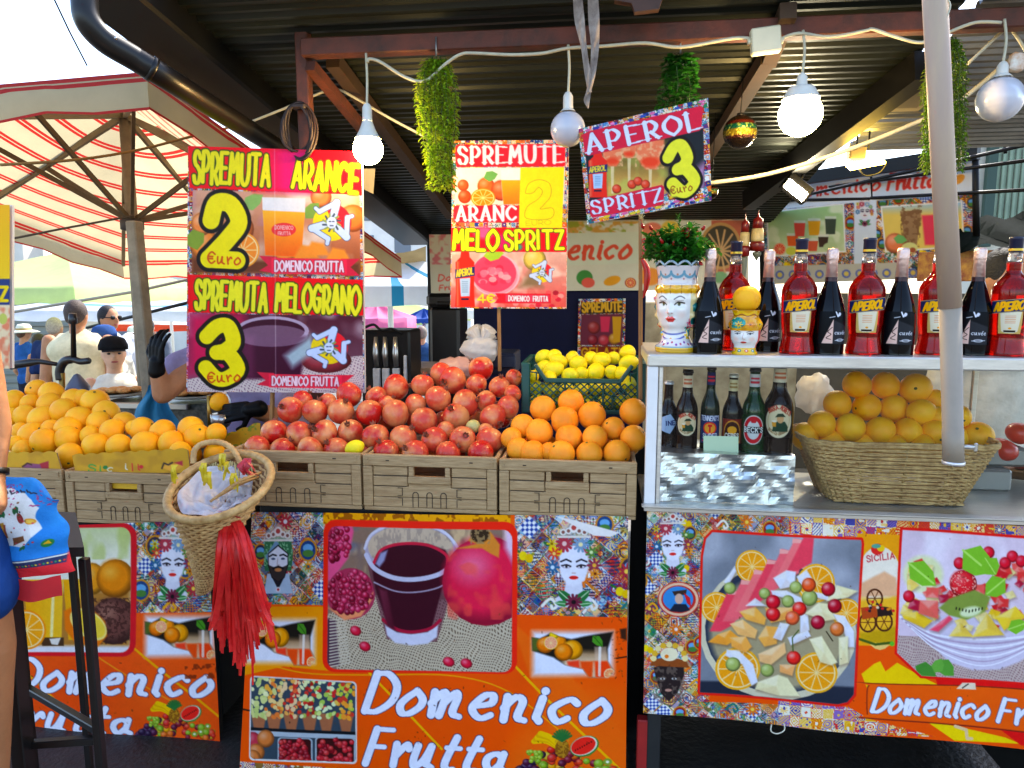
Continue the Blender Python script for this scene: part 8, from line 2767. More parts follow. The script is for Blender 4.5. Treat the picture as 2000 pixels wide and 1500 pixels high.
# ================================================================ PEOPLE
def blob(prims, vox=.012, it=4):
 """one continuous skin round tapered limbs (p0, r0, p1, r1) and ellipsoids (c, (rx, ry, rz))"""
 mb = MB()
 for q_ in prims:
  if len(q_) == 2:
   mb.ball(q_[0], 1, q_[1], 20, 14)
  else:
   a, ra, b_, rb = Vector(q_[0]), q_[1], Vector(q_[2]), q_[3]
   mb.tube([a + (b_ - a) * f for f in np.linspace(0, 1, 6)], [ra + (rb - ra) * f for f in np.linspace(0, 1, 6)], 14)
   mb.ball(a, ra, n=14, m=10)
   mb.ball(b_, rb, n=14, m=10)
 me = mesh('tmp', mb, None)
 o = bpy.data.objects.new('tmp', me)
 S.collection.objects.link(o)
 m = o.modifiers.new('r', 'REMESH')
 m.mode, m.voxel_size, m.use_smooth_shade = 'VOXEL', vox, True
 m = o.modifiers.new('s', 'SMOOTH')
 m.factor, m.iterations = .5, it
 dg = bpy.context.evaluated_depsgraph_get()
 dg.update()
 out = bpy.data.meshes.new_from_object(o.evaluated_get(dg))
 bpy.data.objects.remove(o)
 return out


def skin(c_):
 return mat('skin_' + c_, c_, .55, var=.25, vscale=14, sub=.15, spec=.3, bump=.15, bscale=60)


def cloth(c_):
 return mat('cloth_' + c_, c_, .85, var=.35, vscale=9, bump=.9, bscale=16, spec=.1)


def mobj(name, me, m, parent):
 me.materials.clear()
 me.materials.append(m)
 o = obj(name, me, None, parent, local=True)
 return o


def person(label, x, y, Y, face, sk, shirt, legs='2a2c38', hair='2a1c14', hat=None, build=1.0, sleeve=True, headr=None, drop=.0):
 """x, y = photo position of the head centre; face = heading in degrees (0 looks at the camera, 180 away)"""
 p = at(x, y, Y)
 g = GS(Y) - drop
 Ht = p.z - g + .11                          # standing height
 s_ = Ht / 1.72
 hr = headr or .098 * (s_ if s_ > .85 else .5 + .45 * s_)
 t = thing('person', label, 'person', (p.x, Y, g), 'people in the market street')
 zh, zs_ = p.z - g, p.z - g - 1.9 * hr
 w_ = .19 * s_ * build
 zp = Ht * .5
 V = Vector
 sk_ = [((0, 0, zh), (hr * .78, hr * .92, hr * 1.16)), ((0, -hr * .3, zh - hr * .55), (hr * .55, hr * .6, hr * .55)), ((0, -hr * .98, zh - hr * .12), (hr * .13, hr * .2, hr * .24)), ((0, .01, zh - hr), hr * .55, (0, .02, zs_), hr * .62)]
 for g_ in (-1, 1):
  sk_ += [((g_ * hr * .78, .01, zh - hr * .05), (hr * .1, hr * .18, hr * .28)),
    ((g_ * w_, 0, zs_ - .02), .055 * s_, (g_ * (w_ + .05), .03, zp + .12 * s_), .043 * s_), ((g_ * (w_ + .05), .03, zp + .12 * s_), .041 * s_, (g_ * (w_ + .03), -.10, zp - .12 * s_), .03 * s_), ((g_ * (w_ + .03), -.115, zp - .16 * s_), (.025 * s_, .04 * s_, .055 * s_)),
    ((g_ * w_ * .5, 0, zp), .085 * s_, (g_ * w_ * .55, 0, zp * .52), .06 * s_), ((g_ * w_ * .55, 0, zp * .52), .055 * s_, (g_ * w_ * .55, .02, .06), .038 * s_), ((g_ * w_ * .55, -.06, .035), (.04 * s_, .11 * s_, .035))]
 tor = [((0, 0, zs_ - .1 * s_), (w_ * 1.0, .115 * s_ * build, .13 * s_)), ((0, 0, (zs_ + zp) / 2), (w_ * .86, .11 * s_ * build, (zs_ - zp) * .6)), ((0, 0, zp), (w_ * .88, .12 * s_ * build, .12 * s_))]
 b_ = mobj('body', blob(sk_ + tor, .014), skin(sk), t)
 sh = [(c_, tuple(k * 1.07 + .006 for k in r_)) for c_, r_ in tor]
 if sleeve:
  for g_ in (-1, 1):
   sh.append(((g_ * w_, 0, zs_ - .015), .064 * s_, (g_ * (w_ + .04), .025, zp + .24 * s_), .062 * s_))
 else:
  for g_ in (-1, 1):
   sh.append(((g_ * w_ * .55, .0, zs_ - .08), .06 * s_, (g_ * w_ * .55, .0, zs_ + .0), .045 * s_))
 mobj('shirt', blob(sh, .014), cloth(shirt), t)
 tr_ = [((0, 0, zp - .02), (w_ * .95, .13 * s_ * build, .11 * s_))]
 for g_ in (-1, 1):
  tr_.append(((g_ * w_ * .5, 0, zp), .1 * s_, (g_ * w_ * .55, 0, zp * .45), .08 * s_))
 mobj('trousers', blob(tr_, .018), cloth(legs), t)
 if hair:
  mobj('hair', blob([((0, hr * .16, zh + hr * .22), (hr * .86, hr * .92, hr * 1.05)), ((0, hr * .5, zh - hr * .2), (hr * .7, hr * .55, hr * .6))], .012, 2), mat('hair_' + hair, hair, .7, var=.4, vscale=60, bump=.5, bscale=120), t)
 eyes = MB()
 for g_ in (-1, 1):
  eyes.ball((g_ * hr * .33, -hr * .84, zh + hr * .04), hr * .1, (1.3, .6, .7), 8, 6)
 obj('eyes', eyes, mat('dark_eyes', '1c120e', .3), t, local=True)
 obj('lips', MB().ball((0, -hr * .86, zh - hr * .56), hr * .2, (1.2, .45, .4), 10, 6), mat('lips', '9a4a40', .5), t, local=True)
 if hat:
  kind, col_ = hat
  mb = MB()
  if kind == 'cap':
   mb.lathe([(hr * .98, zh + hr * .28), (hr * .98, zh + hr * .6), (hr * .8, zh + hr * 1.05), (hr * .4, zh + hr * 1.25), (0, zh + hr * 1.3)], 20)
   mb.sheet([[(hr * .9 * math.sin(a), -hr * (.85 * math.cos(a)) * (1 + f * .95), zh + hr * (.34 - .2 * f + .12 * math.cos(a * 1.4) * f)) for a in np.linspace(-1.0, 1.0, 9)] for f in (0, .5, 1)])
  else:
   mb.lathe([(hr * 2.1, zh + hr * .1), (hr * 1.6, zh + hr * .32), (hr * 1.02, zh + hr * .45), (hr * 1.0, zh + hr * .9), (hr * .75, zh + hr * 1.3), (0, zh + hr * 1.38)], 24)
  ho = obj('hat', mb, cloth(col_), t, local=True)
  if kind == 'sun hat':
   obj('hat_band', MB().lathe([(hr * 1.04, zh + hr * .48), (hr * 1.03, zh + hr * .72)], 24, cap=False), cloth('b8965a'), ho, local=True)
 t.rotation_euler.z = R(face)
 return t, hr, zh


SK1, SK2, SK3 = 'c8906a', 'b8805a', 'd8a482'
person('person in a white sun hat at the far left, seen from behind', 47, 650, 8.4, 160, SK1, '2a5a9a', hair='6a4a34', hat=('sun hat', 'e6e0cc'))
person('grey haired person in a navy shirt with their back turned', 108, 640, 6.6, 185, SK1, '27345a', hair='b8a48c', build=1.15)
person('person with cropped dark hair in a cream sleeveless top, back turned', 150, 615, 4.9, 190, SK2, 'e8d8ac', hair='4a3a30', build=1.2, sleeve=False)
t, hr, zh = person('dark haired person with sunglasses seen in profile beyond the boys', 213, 622, 5.6, 75, SK2, 'c8ccd4', hair='1c1512')
mb = MB()
for g_ in (-1, 1):
 mb.ball((g_ * hr * .36, -hr * .95, zh + hr * .1), hr * .26, (1, .3, .75), 10, 6)
 mb.tube([(g_ * hr * .6, -hr * .9, zh + hr * .12), (g_ * hr * .86, 0, zh + hr * .12)], .004, 5)
obj('sunglasses', mb, BLACKMET, t, local=True)
person('boy in a blue patterned cap half hidden behind another boy', 204, 664, 5.2, 60, SK3, 'd8d4c4', hair=None, hat=('cap', '2c4a80'), headr=.095)
t, hr, zh = person('boy in a black cap and white sleeveless shirt with a red print', 222, 690, 4.45, 38, SK3, 'e2dccc', hair=None, hat=('cap', '17171a'), sleeve=False, headr=.092)
obj('shirt_print', MB().sheet([[(x * .05, -.128 - .012 * (1 - x * x), zh - .42 + z_ * .06) for x in (-1, -.3, .3, 1)] for z_ in (-1, 0, 1)]), mat('red_print', 'b03028', .7, var=.6, vscale=40, col2='2a1c1c'), t, local=True)
person('distant person in a dark blue shirt walking away past the stalls', 824, 652, 9.5, 190, SK1, '2a4a74', hair='8a7a6a', build=1.1)
person('bare shouldered person with brown hair between the hat and the navy shirt', 78, 668, 7.6, 170, SK2, 'c86a5a', hair='3a2a1e', sleeve=False)
person('dark haired person in a grey shirt just behind the timber post', 288, 640, 7.2, 200, SK1, '6a6e78', hair='1c1512')
person('distant person in a white cap facing the camera beyond the umbrella pole', 262, 652, 9.0, 10, SK3, '3a4a66', hair=None, hat=('cap', 'd8dade'))
person('vendor in a white shirt behind the glass case at the far right', 1968, 548, 3.35, 20, SK2, 'd4cdbc', hair='15110f', build=1.3, headr=.115)


def hand(t, wrist, tip_dir, side, k, m, spread=.35, curl=(.5, .35, .2, .1), name='glove'):
 """open hand: palm, four jointed fingers and a thumb, one continuous surface"""
 d = Vector(tip_dir).normalized()
 s_ = (Vector(side) - d * Vector(side).dot(d)).normalized()
 n_ = d.cross(s_)
 w_ = Vector(wrist)
 pr = [(w_ - d * .03 * k, .036 * k, w_ + d * .01 * k, .031 * k)]
 for j in range(4):
  f = (j - 1.5) * .02 * k
  b0 = w_ + d * .02 * k + s_ * f * .8
  b1 = w_ + d * (.085 - .006 * abs(j - 1.3)) * k + s_ * f
  pr.append((b0, .016 * k, b1, .0115 * k))
  L_ = (.036, .042, .04, .032)[j] * k
  dd = (d + s_ * (j - 1.5) * spread * .35).normalized()
  p_ = b1
  for q_ in range(3):
   c_ = curl[j] * (q_ + .6)
   nd = dd * math.cos(c_) + n_ * math.sin(c_)
   p2_ = p_ + nd * L_ * (1, .7, .55)[q_]
   pr.append((p_, (.0105 - .001 * q_) * k, p2_, (.0095 - .001 * q_) * k))
   p_ = p2_
 th = w_ + d * .02 * k - s_ * .03 * k
 t1 = th + (d * .5 - s_ * .75 + n_ * .35).normalized() * .042 * k
 t2 = t1 + (d * .85 - s_ * .2 + n_ * .45).normalized() * .034 * k
 pr += [(w_ + d * .01 * k - s_ * .012 * k, .02 * k, th, .014 * k), (th, .0135 * k, t1, .011 * k), (t1, .011 * k, t2, .009 * k)]
 me = blob(pr, .0042 * k, 2)
 me.transform(Matrix.Translation(-off(t)))
 return mobj(name, me, m, t)


def rel(t, prims):
 o_ = off(t)
 return [(Vector(a[0]) - o_, a[1]) if len(a) == 2 else (Vector(a[0]) - o_, a[1], Vector(a[2]) - o_, a[3]) for a in prims]


# vendor behind the juice board
GLOVE = mat('black_rubber_glove', '0a0a0b', .5, var=.3, vscale=40, spec=.15)
VY = 2.75
c0 = at(470, 600, VY)
t = thing('person', 'vendor in a lavender shirt behind the large juice board, black gloved hand raised', 'person', (c0.x, VY + .2, 0), 'people in the market street')
el, wr = at(318, 770, VY - .06), at(306, 712, VY - .1)
shl = at(400, 700, VY + .1)
el2, wr2 = at(545, 815, VY + .05), at(492, 800, VY - .08)
vx = c0.x
vb = [((vx, VY + .2, 1.64), (.08, .095, .12)), ((vx, VY + .2, 1.55), .055, (vx, VY + .22, 1.42), .06), ((vx, VY + .2, 1.25), (.19, .12, .22)), ((vx, VY + .2, 1.0), (.17, .13, .2)), (shl, .055, el, .042), (el, .042, wr, .03), ((vx + .18, VY + .2, 1.36), .06, el2, .045), (el2, .045, wr2, .032)]
for g_ in (-1, 1):
 vb += [((vx + g_ * .09, VY + .2, .9), .09, (vx + g_ * .1, VY + .2, .06), .045), ((vx + g_ * .1, VY + .14, .04), (.045, .11, .035))]
mobj('body', blob(rel(t, vb), .014), skin(SK2), t)
mobj('shirt', blob(rel(t, [((vx, VY + .2, 1.25), (.205, .135, .23)), ((vx, VY + .2, 1.0), (.185, .145, .2)), ((vx - .1, VY + .18, 1.34), .085, at(352, 720, VY + .06), .075), ((vx + .18, VY + .2, 1.36), .075, el2, .06)]), .014), cloth('a294b8'), t)
mobj('trousers', blob(rel(t, [((vx + g_ * .09, VY + .2, .92), .11, (vx + g_ * .1, VY + .2, .12), .075) for g_ in (-1, 1)]), .018), cloth('2a2c38'), t)
def face(t, x, y, z):
 mb = MB()
 for g_ in (-1, 1):
  mb.ball((x + g_ * .03, y - .085, z + .01), .011, (1.3, .6, .7), 8, 6)
 obj('eyes', mb, mat('dark_eyes', '1c120e', .3), t)
 obj('nose', MB().ball((x, y - .095, z - .02), .016, (.8, 1, 1.4), 10, 8), skin(SK2), t)
 obj('lips', MB().ball((x, y - .083, z - .06), .02, (1.2, .45, .4), 10, 6), mat('lips', '9a4a40', .5), t)


face(t, vx, VY + .2, 1.64)
mobj('hair', blob(rel(t, [((vx, VY + .22, 1.69), (.088, .095, .1))]), .014), mat('hair_2a1c14', '2a1c14', .7), t)
hand(t, at(306, 712, VY - .1), (.12, -.1, 1), (1, -.25, .1), .92, GLOVE, .5, (.75, .6, .45, .3))
hand(t, wr2, (-1, -.3, -.12), (0, .4, 1), .95, GLOVE, .2, (.5, .5, .5, .5))

# person cut by the left edge
PY = 1.26
t = thing('person', 'person in blue shorts cut off by the left edge, arm resting near the cloth bag', 'person', (at(-190, 900, PY).x, PY, 0), 'people in the market street')
X0 = off(t).x
sh, el, wr, hd = at(-90, 500, PY), at(-12, 835, PY - .02), at(-14, 930, PY - .05), at(-16, 985, PY - .1)
pb = [((X0, PY, 1.72), (.085, .1, .12)), ((X0, PY, 1.62), .055, (X0, PY, 1.5), .06), ((X0, PY, 1.33), (.17, .12, .22)), ((X0, PY, 1.08), (.16, .12, .2)), ((X0 + .12, PY, 1.48), .06, sh, .05), (sh, .05, el, .032), (el, .032, wr, .022), (wr, .022, hd, .028), ((X0 - .17, PY, 1.45), .06, (X0 - .22, PY, 1.1), .04), ((X0 - .22, PY, 1.1), .04, (X0 - .2, PY - .05, .85), .03)]
hip = at(-84, 1060, PY)
kn = at(-46, 1270, PY)
pb += [((hip.x, PY, hip.z), .075, (kn.x, PY, kn.z), .072), ((kn.x, PY, kn.z), .07, (kn.x - .03, PY, .5), .052), ((kn.x - .03, PY, .5), .05, (kn.x - .03, PY + .02, .07), .036), ((kn.x - .03, PY - .06, .035), (.04, .11, .035)), ((X0 - .1, PY, 1.0), .09, (X0 - .1, PY, .5), .06), ((X0 - .1, PY, .5), .055, (X0 - .1, PY, .06), .04), ((X0 - .1, PY - .06, .035), (.04, .11, .035))]
mobj('body', blob(rel(t, pb), .012), skin('a87048'), t)
mobj('shorts', blob(rel(t, [((X0, PY, 1.02), (.17, .13, .12)), (at(-90, 1062, PY), .092, at(-54, 1150, PY), .088), ((X0 - .1, PY, 1.0), .105, (X0 - .1, PY, .74), .1)]), .012), cloth('1f4280'), t)
mobj('shirt', blob(rel(t, [((X0, PY, 1.33), (.185, .135, .23)), ((X0, PY, 1.1), (.175, .135, .16))]), .014), cloth('c8c0b0'), t)
mobj('hair', blob(rel(t, [((X0, PY + .02, 1.76), (.092, .1, .11))]), .014), mat('hair_3a2a1c', '3a2a1c', .7), t)
face(t, X0, PY, 1.72)
obj('wrist_strap', MB().tube([wr + (el - wr) * .02, wr + (el - wr) * .14], .0265, 16), BLACKMET, t)

# ================================================================ MARKET BEHIND
def canvas_mat(name, base, stripe, n, w0=.12, tl=.55, double=True, ax=1):
 """woven awning cloth with printed stripes running along the V coordinate"""
 m = mat(name, base, .8, var=.12, vscale=6, translucent=tl)
 nt = m.node_tree
 N, L = nt.nodes, nt.links
 uv = N.new('ShaderNodeUVMap')
 sp = N.new('ShaderNodeSeparateXYZ')
 L.new(uv.outputs[0], sp.inputs[0])
 mu = N.new('ShaderNodeMath'); mu.operation = 'MULTIPLY'; mu.inputs[1].default_value = n
 fr_ = N.new('ShaderNodeMath'); fr_.operation = 'FRACT'
 L.new(sp.outputs[ax], mu.inputs[0]); L.new(mu.outputs[0], fr_.inputs[0])
 rp = N.new('ShaderNodeValToRGB')
 rp.color_ramp.interpolation = 'CONSTANT'
 e = rp.color_ramp.elements
 e[0].position, e[0].color = 0, (1, 1, 1, 1)
 e[1].position, e[1].color = w0, (0, 0, 0, 1)
 if double:
  for pos, v in ((w0 * .42, 0), (w0 * .58, 1)):
   k = e.new(pos); k.color = (v, v, v, 1)
 L.new(fr_.outputs[0], rp.inputs[0])
 mx = N.new('ShaderNodeMix'); mx.data_type = 'RGBA'
 L.new(rp.outputs[0], mx.inputs[0])
 pb_ = N['Principled BSDF']
 old = pb_.inputs['Base Color'].links[0].from_socket
 L.new(old, mx.inputs[6]); mx.inputs[7].default_value = (*lin(hx(stripe)), 1)
 L.new(mx.outputs[2], pb_.inputs['Base Color'])
 for nd in N:
  if nd.type == 'BSDF_TRANSLUCENT':
   L.new(mx.outputs[2], nd.inputs[0])
 return m


def parasol(label, c, hw, hd, zedge, zap, m, val=.16, pole_r=.03, rot=0.0, ribs=True, sides=4, polem=None, zbase=0.0, tilt=0.0):
 t = thing('market_umbrella', label, 'market umbrella', (c[0], c[1], zbase), 'umbrellas over the market')
 za, ze = zap - zbase, zedge - zbase
 if sides == 4:
  cor = [(-hw, -hd), (hw, -hd), (hw, hd), (-hw, hd)]
 else:
  cor = [(hw * math.cos(2 * PI * (i + .5) / sides), hd * math.sin(2 * PI * (i + .5) / sides)) for i in range(sides)]
 vs, fs, uvs = [], [], []
 n = 10
 for i in range(sides):
  a, b_ = cor[i], cor[(i + 1) % sides]
  o_ = len(vs)
  for j in range(n + 2):
   for k in range(n + 1):
    f = min(j, n) / n
    s_ = k / n
    x, y = (a[0] + (b_[0] - a[0]) * s_) * f, (a[1] + (b_[1] - a[1]) * s_) * f
    z = za + (ze - za) * f - .05 * math.sin(PI * s_) * math.sin(PI * f) * (1.2 if f < 1 else 0) - (val if j == n + 1 else 0)
    if j == n + 1:
     x, y, z = x * 1.004, y * 1.004, z + .012 * math.sin(s_ * 25)
    vs.append((x, y, z - tilt * y)); uvs.append((s_, f + (.12 if j == n + 1 else 0)))
  for j in range(n + 1):
   for k in range(n):
    q_ = o_ + j * (n + 1) + k
    fs.append((q_, q_ + 1, q_ + n + 2, q_ + n + 1))
 mb = MB().add(vs, fs, True)
 me = mesh('canopy', mb, m)
 ul = me.uv_layers.new(name='UVMap')
 for lp in me.loops:
  ul.data[lp.index].uv = uvs[lp.vertex_index]
 obj('canopy', me, None, t, local=True)
 pm = polem or mat('grey_wood_pole', '8a7a60', .7, var=.4, vscale=12)
 obj('pole', MB().tube([(0, 0, 0), (0, 0, za - .03)], pole_r, 12), pm, t, local=True)
 if ribs:
  rm = mat('weathered_rib', '9a8a68', .7, var=.35)
  hub = za - .62
  for i in range(sides):
   a, b_ = cor[i], cor[(i + 1) % sides]
   for q_ in ((a,) if sides != 4 else (a, ((a[0] + b_[0]) / 2, (a[1] + b_[1]) / 2))):
    e_ = Vector((q_[0] * .97, q_[1] * .97, ze - .03 - tilt * q_[1]))
    rb = obj('rib', MB().beam((0, 0, za - .06), e_, .022, .03), rm, t, local=True)
    mid = Vector((0, 0, za - .06)) + (e_ - Vector((0, 0, za - .06))) * .52
    obj('strut', MB().beam((0, 0, hub), mid, .016, .024), mat('brown_strut', '6a5638', .7, var=.3), t, local=True)
  obj('hub', MB().lathe([(.03, hub - .05), (.06, hub - .04), (.06, hub + .01), (.03, hub + .02)], 14), mat('dark_hub', '3a3028', .6), t, local=True)
 t.rotation_euler.z = rot
 return t


REDW = canvas_mat('red_striped_canvas', 'c2b28a', 'b42a22', 9, .28, .45)
parasol('big cream market umbrella with thin red stripes over the left crates', (-2.55, 3.72), 1.1, 1.12, 2.07, 2.57, REDW, val=.13, rot=R(-7.2), tilt=.25)
bp_ = at(270, 450, 3.25)
obj('timber_post', MB().beam((at(305, 760, 3.22).x, 3.22, -.02), (at(262, 432, 3.22).x, 3.22, at(262, 432, 3.22).z), .07, .05, .006), mat('grey_timber', '9a8a70', .8, var=.45, vscale=9, bump=.3), label='weathered timber post lashed to the umbrella pole at left', cat='post')
obj('guy_rope', MB().tube(smoothpts([at(0, 322, 2.7), at(150, 312, 2.9), at(270, 293, 3.2), at(380, 265, 3.2), at(445, 250, 3.2)], 4), .006, 6), mat('tan_rope', '8a6a3a', .8), label='tan rope stretched below the striped canopy', cat='rope')
obj('guy_rope', MB().tube([at(5, 470, 3.0), at(120, 447, 3.1), at(262, 421, 3.22)], .005, 6), mat('dark_rope', '4a3a28', .8), label='dark cord tied from the timber post to the left edge', cat='rope')
obj('tent_bar', MB().tube([at(10, 612, 5.5), at(260, 570, 5.2), at(370, 545, 5.2)], .012, 6), mat('dull_bar', '8a8270', .6), label='thin grey tent bar crossing behind the heads at left', cat='tent bar')
obj('tent_bar', MB().tube([at(170, 640, 6.0), at(372, 590, 5.6)], .014, 6), BLACKMET, label='dark tent bar rising behind the timber post', cat='tent bar')


def far(label, px, py, Y, hw, hd, dz, m, sides=4, rot=0.0, val=.14):
 p = at(px, py, Y)
 return parasol(label, (p.x, Y), hw, hd, p.z - dz, p.z, m, val, .025, rot, False, sides, mat('white_pole', 'd8d4c8', .5), GS(Y))


LIME = mat('lime_canvas', 'd2e29c', .8, var=.1, translucent=.55)
BLW = canvas_mat('blue_striped_canvas', 'e8ecec', '2a8ab0', 4, .2, .5, False, 0)
WHT = mat('white_canvas', 'eeece4', .8, var=.06, translucent=.5)
far('pale lime market umbrella behind the striped one at left', 130, 490, 7.5, 1.0, 1.2, .42, LIME)
far('white market umbrella with blue stripes right of the juice board', 760, 490, 6.0, .85, 1.0, .30, BLW, rot=.3)
far('pink fringed umbrella far away right of the juice board', 735, 592, 9.0, .5, .6, .18, mat('pink_canvas', 'e878a0', .8, var=.2, translucent=.4), 8, 0, .18)
far('small blue umbrella beside the black bin', 828, 602, 10.0, .32, .3, .14, mat('blue_canvas', '1c4a9a', .8, translucent=.3), 8, 0, .06)
far('white awning with pale blue marks behind the people', 330, 560, 10.5, 2.4, 1.0, .35, canvas_mat('faint_blue_canvas', 'eceef0', '7ab0d8', 1.6, .12, .5, False))
far('white umbrella far behind the people at left', 120, 560, 14.0, 2.2, 1.2, .4, WHT)
far('white tent far behind beside the black bin', 800, 560, 13.0, 1.9, 1.2, .4, WHT)
far('orange edged awning far behind the boys', 300, 610, 15.0, 2.2, 1.0, .22, canvas_mat('orange_awning', 'f0e8dc', 'e8502a', 1.0, .3, .4, False))
far('lime green awning far behind the pink umbrella', 790, 590, 12.0, 1.0, .8, .2, mat('light_lime_canvas', 'c8dc8a', .8, translucent=.5))
obj('dark_awning_corner', MB().sheet([[at(700 + i * 22, 495 + j * (6 + i * 1.5) - (i - 3) ** 2 * 1.6, 5.6 + .1 * j) for j in range(6)] for i in range(7)]), mat('brown_awning', '7a6a48', .8, var=.3, translucent=.3), label='brown awning corner drooping in front of the blue striped umbrella', cat='awning')
for i, (x, y, Y, w_, h_, cl, lb) in enumerate(((60, 575, 12.0, 1.7, .0, '8a8a7c', 'grey shuttered kiosk behind the people at far left'), (320, 540, 26.0, 9.0, 3.0, 'e0d8c8', 'pale building far behind the timber post'), (760, 500, 30.0, 7.0, 5.0, 'e6e0d6', 'pale building far behind the white tents'), (-150, 480, 24.0, 8.0, 5.0, 'd8d0c0', 'pale building far off beyond the left edge'))):
 p = at(x, y, Y)
 g = GS(Y)
 hgt = max(p.z - g + h_, 1.2)
 t = thing('kiosk' if i == 0 else 'building', lb, 'kiosk' if i == 0 else 'building', (p.x, Y, g))
 obj('wall', MB().box((p.x, Y + .5, g + hgt / 2), (w_, 1, hgt), .02), mat('render_' + cl, cl, .8, var=.15, vscale=2), t)
 for k in range(int(w_ // 1.6) if i else 0):
  for z_ in range(int(hgt // 1.6)):
   obj('window', MB().box((p.x - w_ / 2 + .9 + 1.6 * k, Y - .01, g + 1.0 + 1.6 * z_), (.7, .06, 1.0), .01), mat('shaded_window', '6a7078', .4), t)
 if i == 0:
  mb = MB()
  for k in range(12):
   mb.box((p.x, Y - .02, g + .2 + k * hgt / 13), (w_ * .9, .04, .06), .01)
  obj('shutter', mb, mat('grey_shutter', '75776c', .6), t)

# ---- counter with fried food and the lever press behind the orange heap
GRAN = mat('speckled_granite', '6a6658', .35, var=.8, vscale=45, col2='2a2820')
t = thing('food_counter', 'granite topped counter with trays of fried food behind the orange heap', 'market counter', at(330, 860, 3.3))
g0, g1 = at(190, 778, 3.2), at(440, 778, 3.2)
zc = g0.z
obj('granite_block', MB().box(((g0.x + g1.x) / 2, 3.45, zc / 2 - .01), (g1.x - g0.x, .5, zc - .02), .01), GRAN, t)
obj('steel_edge', MB().box(((g0.x + g1.x) / 2 - .1, 3.19, zc - .03), (.5, .03, .03), .004), mat('brushed_steel', 'b8b4ac', .3, metal=.9), t)
FRY = mat('fried_crumb', 'b8743a', .8, var=.5, vscale=60, bump=.8, bscale=120, col2='d8a05a')
for j, (xa, lb) in enumerate(((228, 'tray of fried food nearest the boys'), (385, 'tray of fried food beside the juice board'))):
 p = at(xa, 768, 3.32)
 tt = thing('food_tray', lb, 'tray', (p.x, 3.32, zc + .002))
 obj('tray', MB().lathe([(0, .0), (.13, 0), (.16, .018), (.163, .018), (.132, -.0)], 24), mat('white_tray', 'd8d0c0', .4), tt, local=True)
 for k in range(9):
  a = k * 2.4
  obj('fritter', MB().ball((.1 * math.sqrt(k / 9) * math.cos(a), .09 * math.sqrt(k / 9) * math.sin(a), .018 + .004 * (k % 3)), .03, (1.2, .9, .5), 12, 8), FRY, tt, local=True)
TEAL = mat('teal_cloth', '2a8ab0', .7, var=.3, vscale=10)
rows = [[at(302 + (j - 4) * (3 + i * 1.1) + 3 * math.sin(i), 752 + i * 9.5, 2.95 + .02 * math.sin(j * 1.9 + i * .3)) for j in range(9)] for i in range(10)]
obj('hanging_cloth', MB().sheet(rows), TEAL, label='teal cloth hanging below the raised gloved hand', cat='cloth')
LEV = mat('black_cast_iron', '111113', .35, spec=.6)
t = thing('lever_press', 'black lever citrus press rising behind the orange heap', 'citrus press', at(125, 860, 2.72))
obj('column', MB().tube([at(123, 860, 2.72), at(121, 728, 2.72)], .012, 12), mat('brass_column', 'a8823a', .35, metal=.8), t)
obj('press_head', MB().tube(smoothpts([at(118, 742, 2.72), at(117, 722, 2.72), at(126, 706, 2.72), at(142, 702, 2.72), at(158, 706, 2.72), at(176, 704, 2.72)], 5), [.018] * 15 + [.014] * 10 + [.009], 12), LEV, t)
obj('handle', MB().tube([at(115, 712, 2.72), at(78, 706, 2.70), at(60, 708, 2.69), at(20, 714, 2.66)], [.008, .011, .016, .018], 12), LEV, t)
obj('upper_rod', MB().tube([at(144, 700, 2.72), at(143, 634, 2.72), at(142, 630, 2.72), at(142, 612, 2.72)], [.011, .009, .018, .014], 12), LEV, t)
obj('cone', MB().lathe([(0, .055), (.012, .05), (.045, .0), (.052, -.02), (.05, -.03), (0, -.03)], 24, at(152, 755, 2.72)), mat('grey_enamel', '5a5a64', .3, metal=.4), t)
t = thing('citrus_juicer', 'metal juicer with half an orange under the vendor gloved hand', 'juicer', at(430, 840, 2.66))
p = at(432, 818, 2.66)
obj('cup', MB().lathe([(.03, -.03), (.04, -.01), (.04, .02), (.03, .022)], 20, p), mat('brushed_steel', 'b8b4ac', .3, metal=.9), t)
obj('guide_rod', MB().tube([at(410, 835, 2.66), at(408, 772, 2.66)], .009, 8), MATS['brass_column'], t)
put_fruit('orange', ORM, at(428, 785, 2.68), .038, 'half pressed orange under the gloved hand at the juicer', 'orange', None)

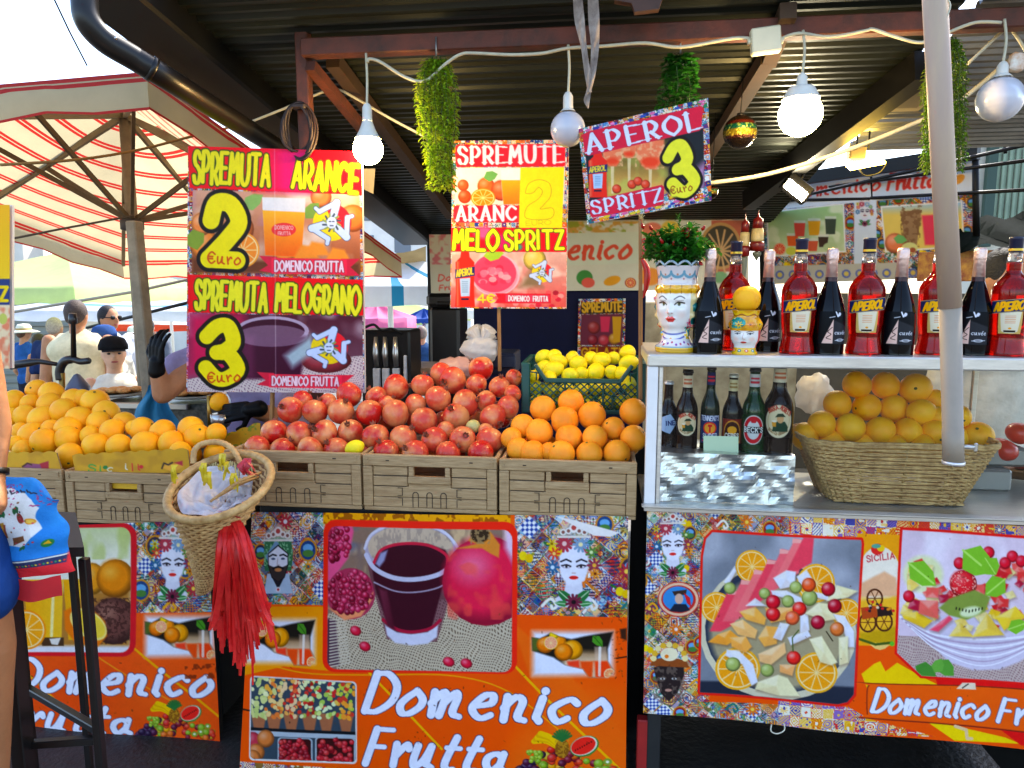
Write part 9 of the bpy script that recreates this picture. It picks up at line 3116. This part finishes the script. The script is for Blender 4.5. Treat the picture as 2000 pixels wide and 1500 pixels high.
# ---- things under the roof behind the fruit
t = thing('black_bin', 'tall black plastic bin with a moulded lid standing behind the pomegranates', 'bin', at(868, 900, 3.6))
a, b_ = at(838, 600, 3.6), at(898, 712, 3.6)
BINM = mat('black_bin_plastic', '0e0e0f', .35, var=.2, spec=.5)
wv = b_.x - a.x
obj('bin_body', MB().box(((a.x + b_.x) / 2, 3.72, (a.z + .05) / 2), (wv, .24, a.z - .05), .015), BINM, t)
obj('lid', MB().box(((a.x + b_.x) / 2, 3.71, a.z + .035), (wv + .02, .28, .07), .018), BINM, t)
obj('handle_recess', MB().box(((a.x + b_.x) / 2 + .01, 3.575, a.z + .02), (wv * .55, .02, .022), .006), BLACKMET, t)
t = thing('drink_dispenser', 'black drink dispenser with steel taps and pale sockets right of the juice board', 'dispenser', at(755, 760, 3.0))
a, b_ = at(700, 645, 3.0), at(800, 765, 3.0)
obj('cabinet', MB().box(((a.x + b_.x) / 2, 3.12, (a.z + .6) / 2), (b_.x - a.x, .2, a.z - .6), .01), BINM, t)
for k, x in enumerate((734, 752, 772)):
 obj('tap', MB().tube([at(x, 658, 2.99), at(x, 690, 2.98), at(x + 2, 716, 2.98)], [.008, .014, .01], 10), mat('brushed_steel', 'b8b4ac', .3, metal=.9), t)
 obj('socket_strip', MB().box(at(x + 2, 738, 2.985), (.03, .02, .085), .003), mat('pale_strip', 'c8ccd0', .4, var=.3, vscale=60), t)
obj('side_strip', MB().box(at(792, 730, 2.985), (.012, .02, .16), .003), MATS['pale_strip'], t)
obj('cable_bundle', MB().tube(smoothpts([at(712, 640, 3.0), at(730, 634, 2.98), at(745, 645, 2.98), at(765, 642, 3.0), at(785, 652, 3.02)], 5), .006, 6), BLACKMET, t)
obj('back_table', MB().box((at(800, 715, 3.3).x, 3.35, at(800, 712, 3.3).z - .02), (.55, .3, .03), .004), mat('worn_table', '8a7668', .6, var=.5, vscale=30), label='worn table top behind the pomegranates and the bin', cat='table')
obj('small_crate', MB().box(at(984, 706, 3.0), (.12, .2, .09), .006).box(at(984, 706, 2.88), (.1, .02, .05), .004), mat('navy_plastic', '1a2036', .5), label='small navy crate between the stick and the lemon crate', cat='crate')
obj('gap_shade_strip', MB().box((at(1250, 1000, 2.4).x, 2.4, .56), (.06, .02, 1.12), .003), BLACKMET, label='dark strip added for the shade between the middle and right counters', cat='upright')  # added dark strip stands in for the shade in the counter gap
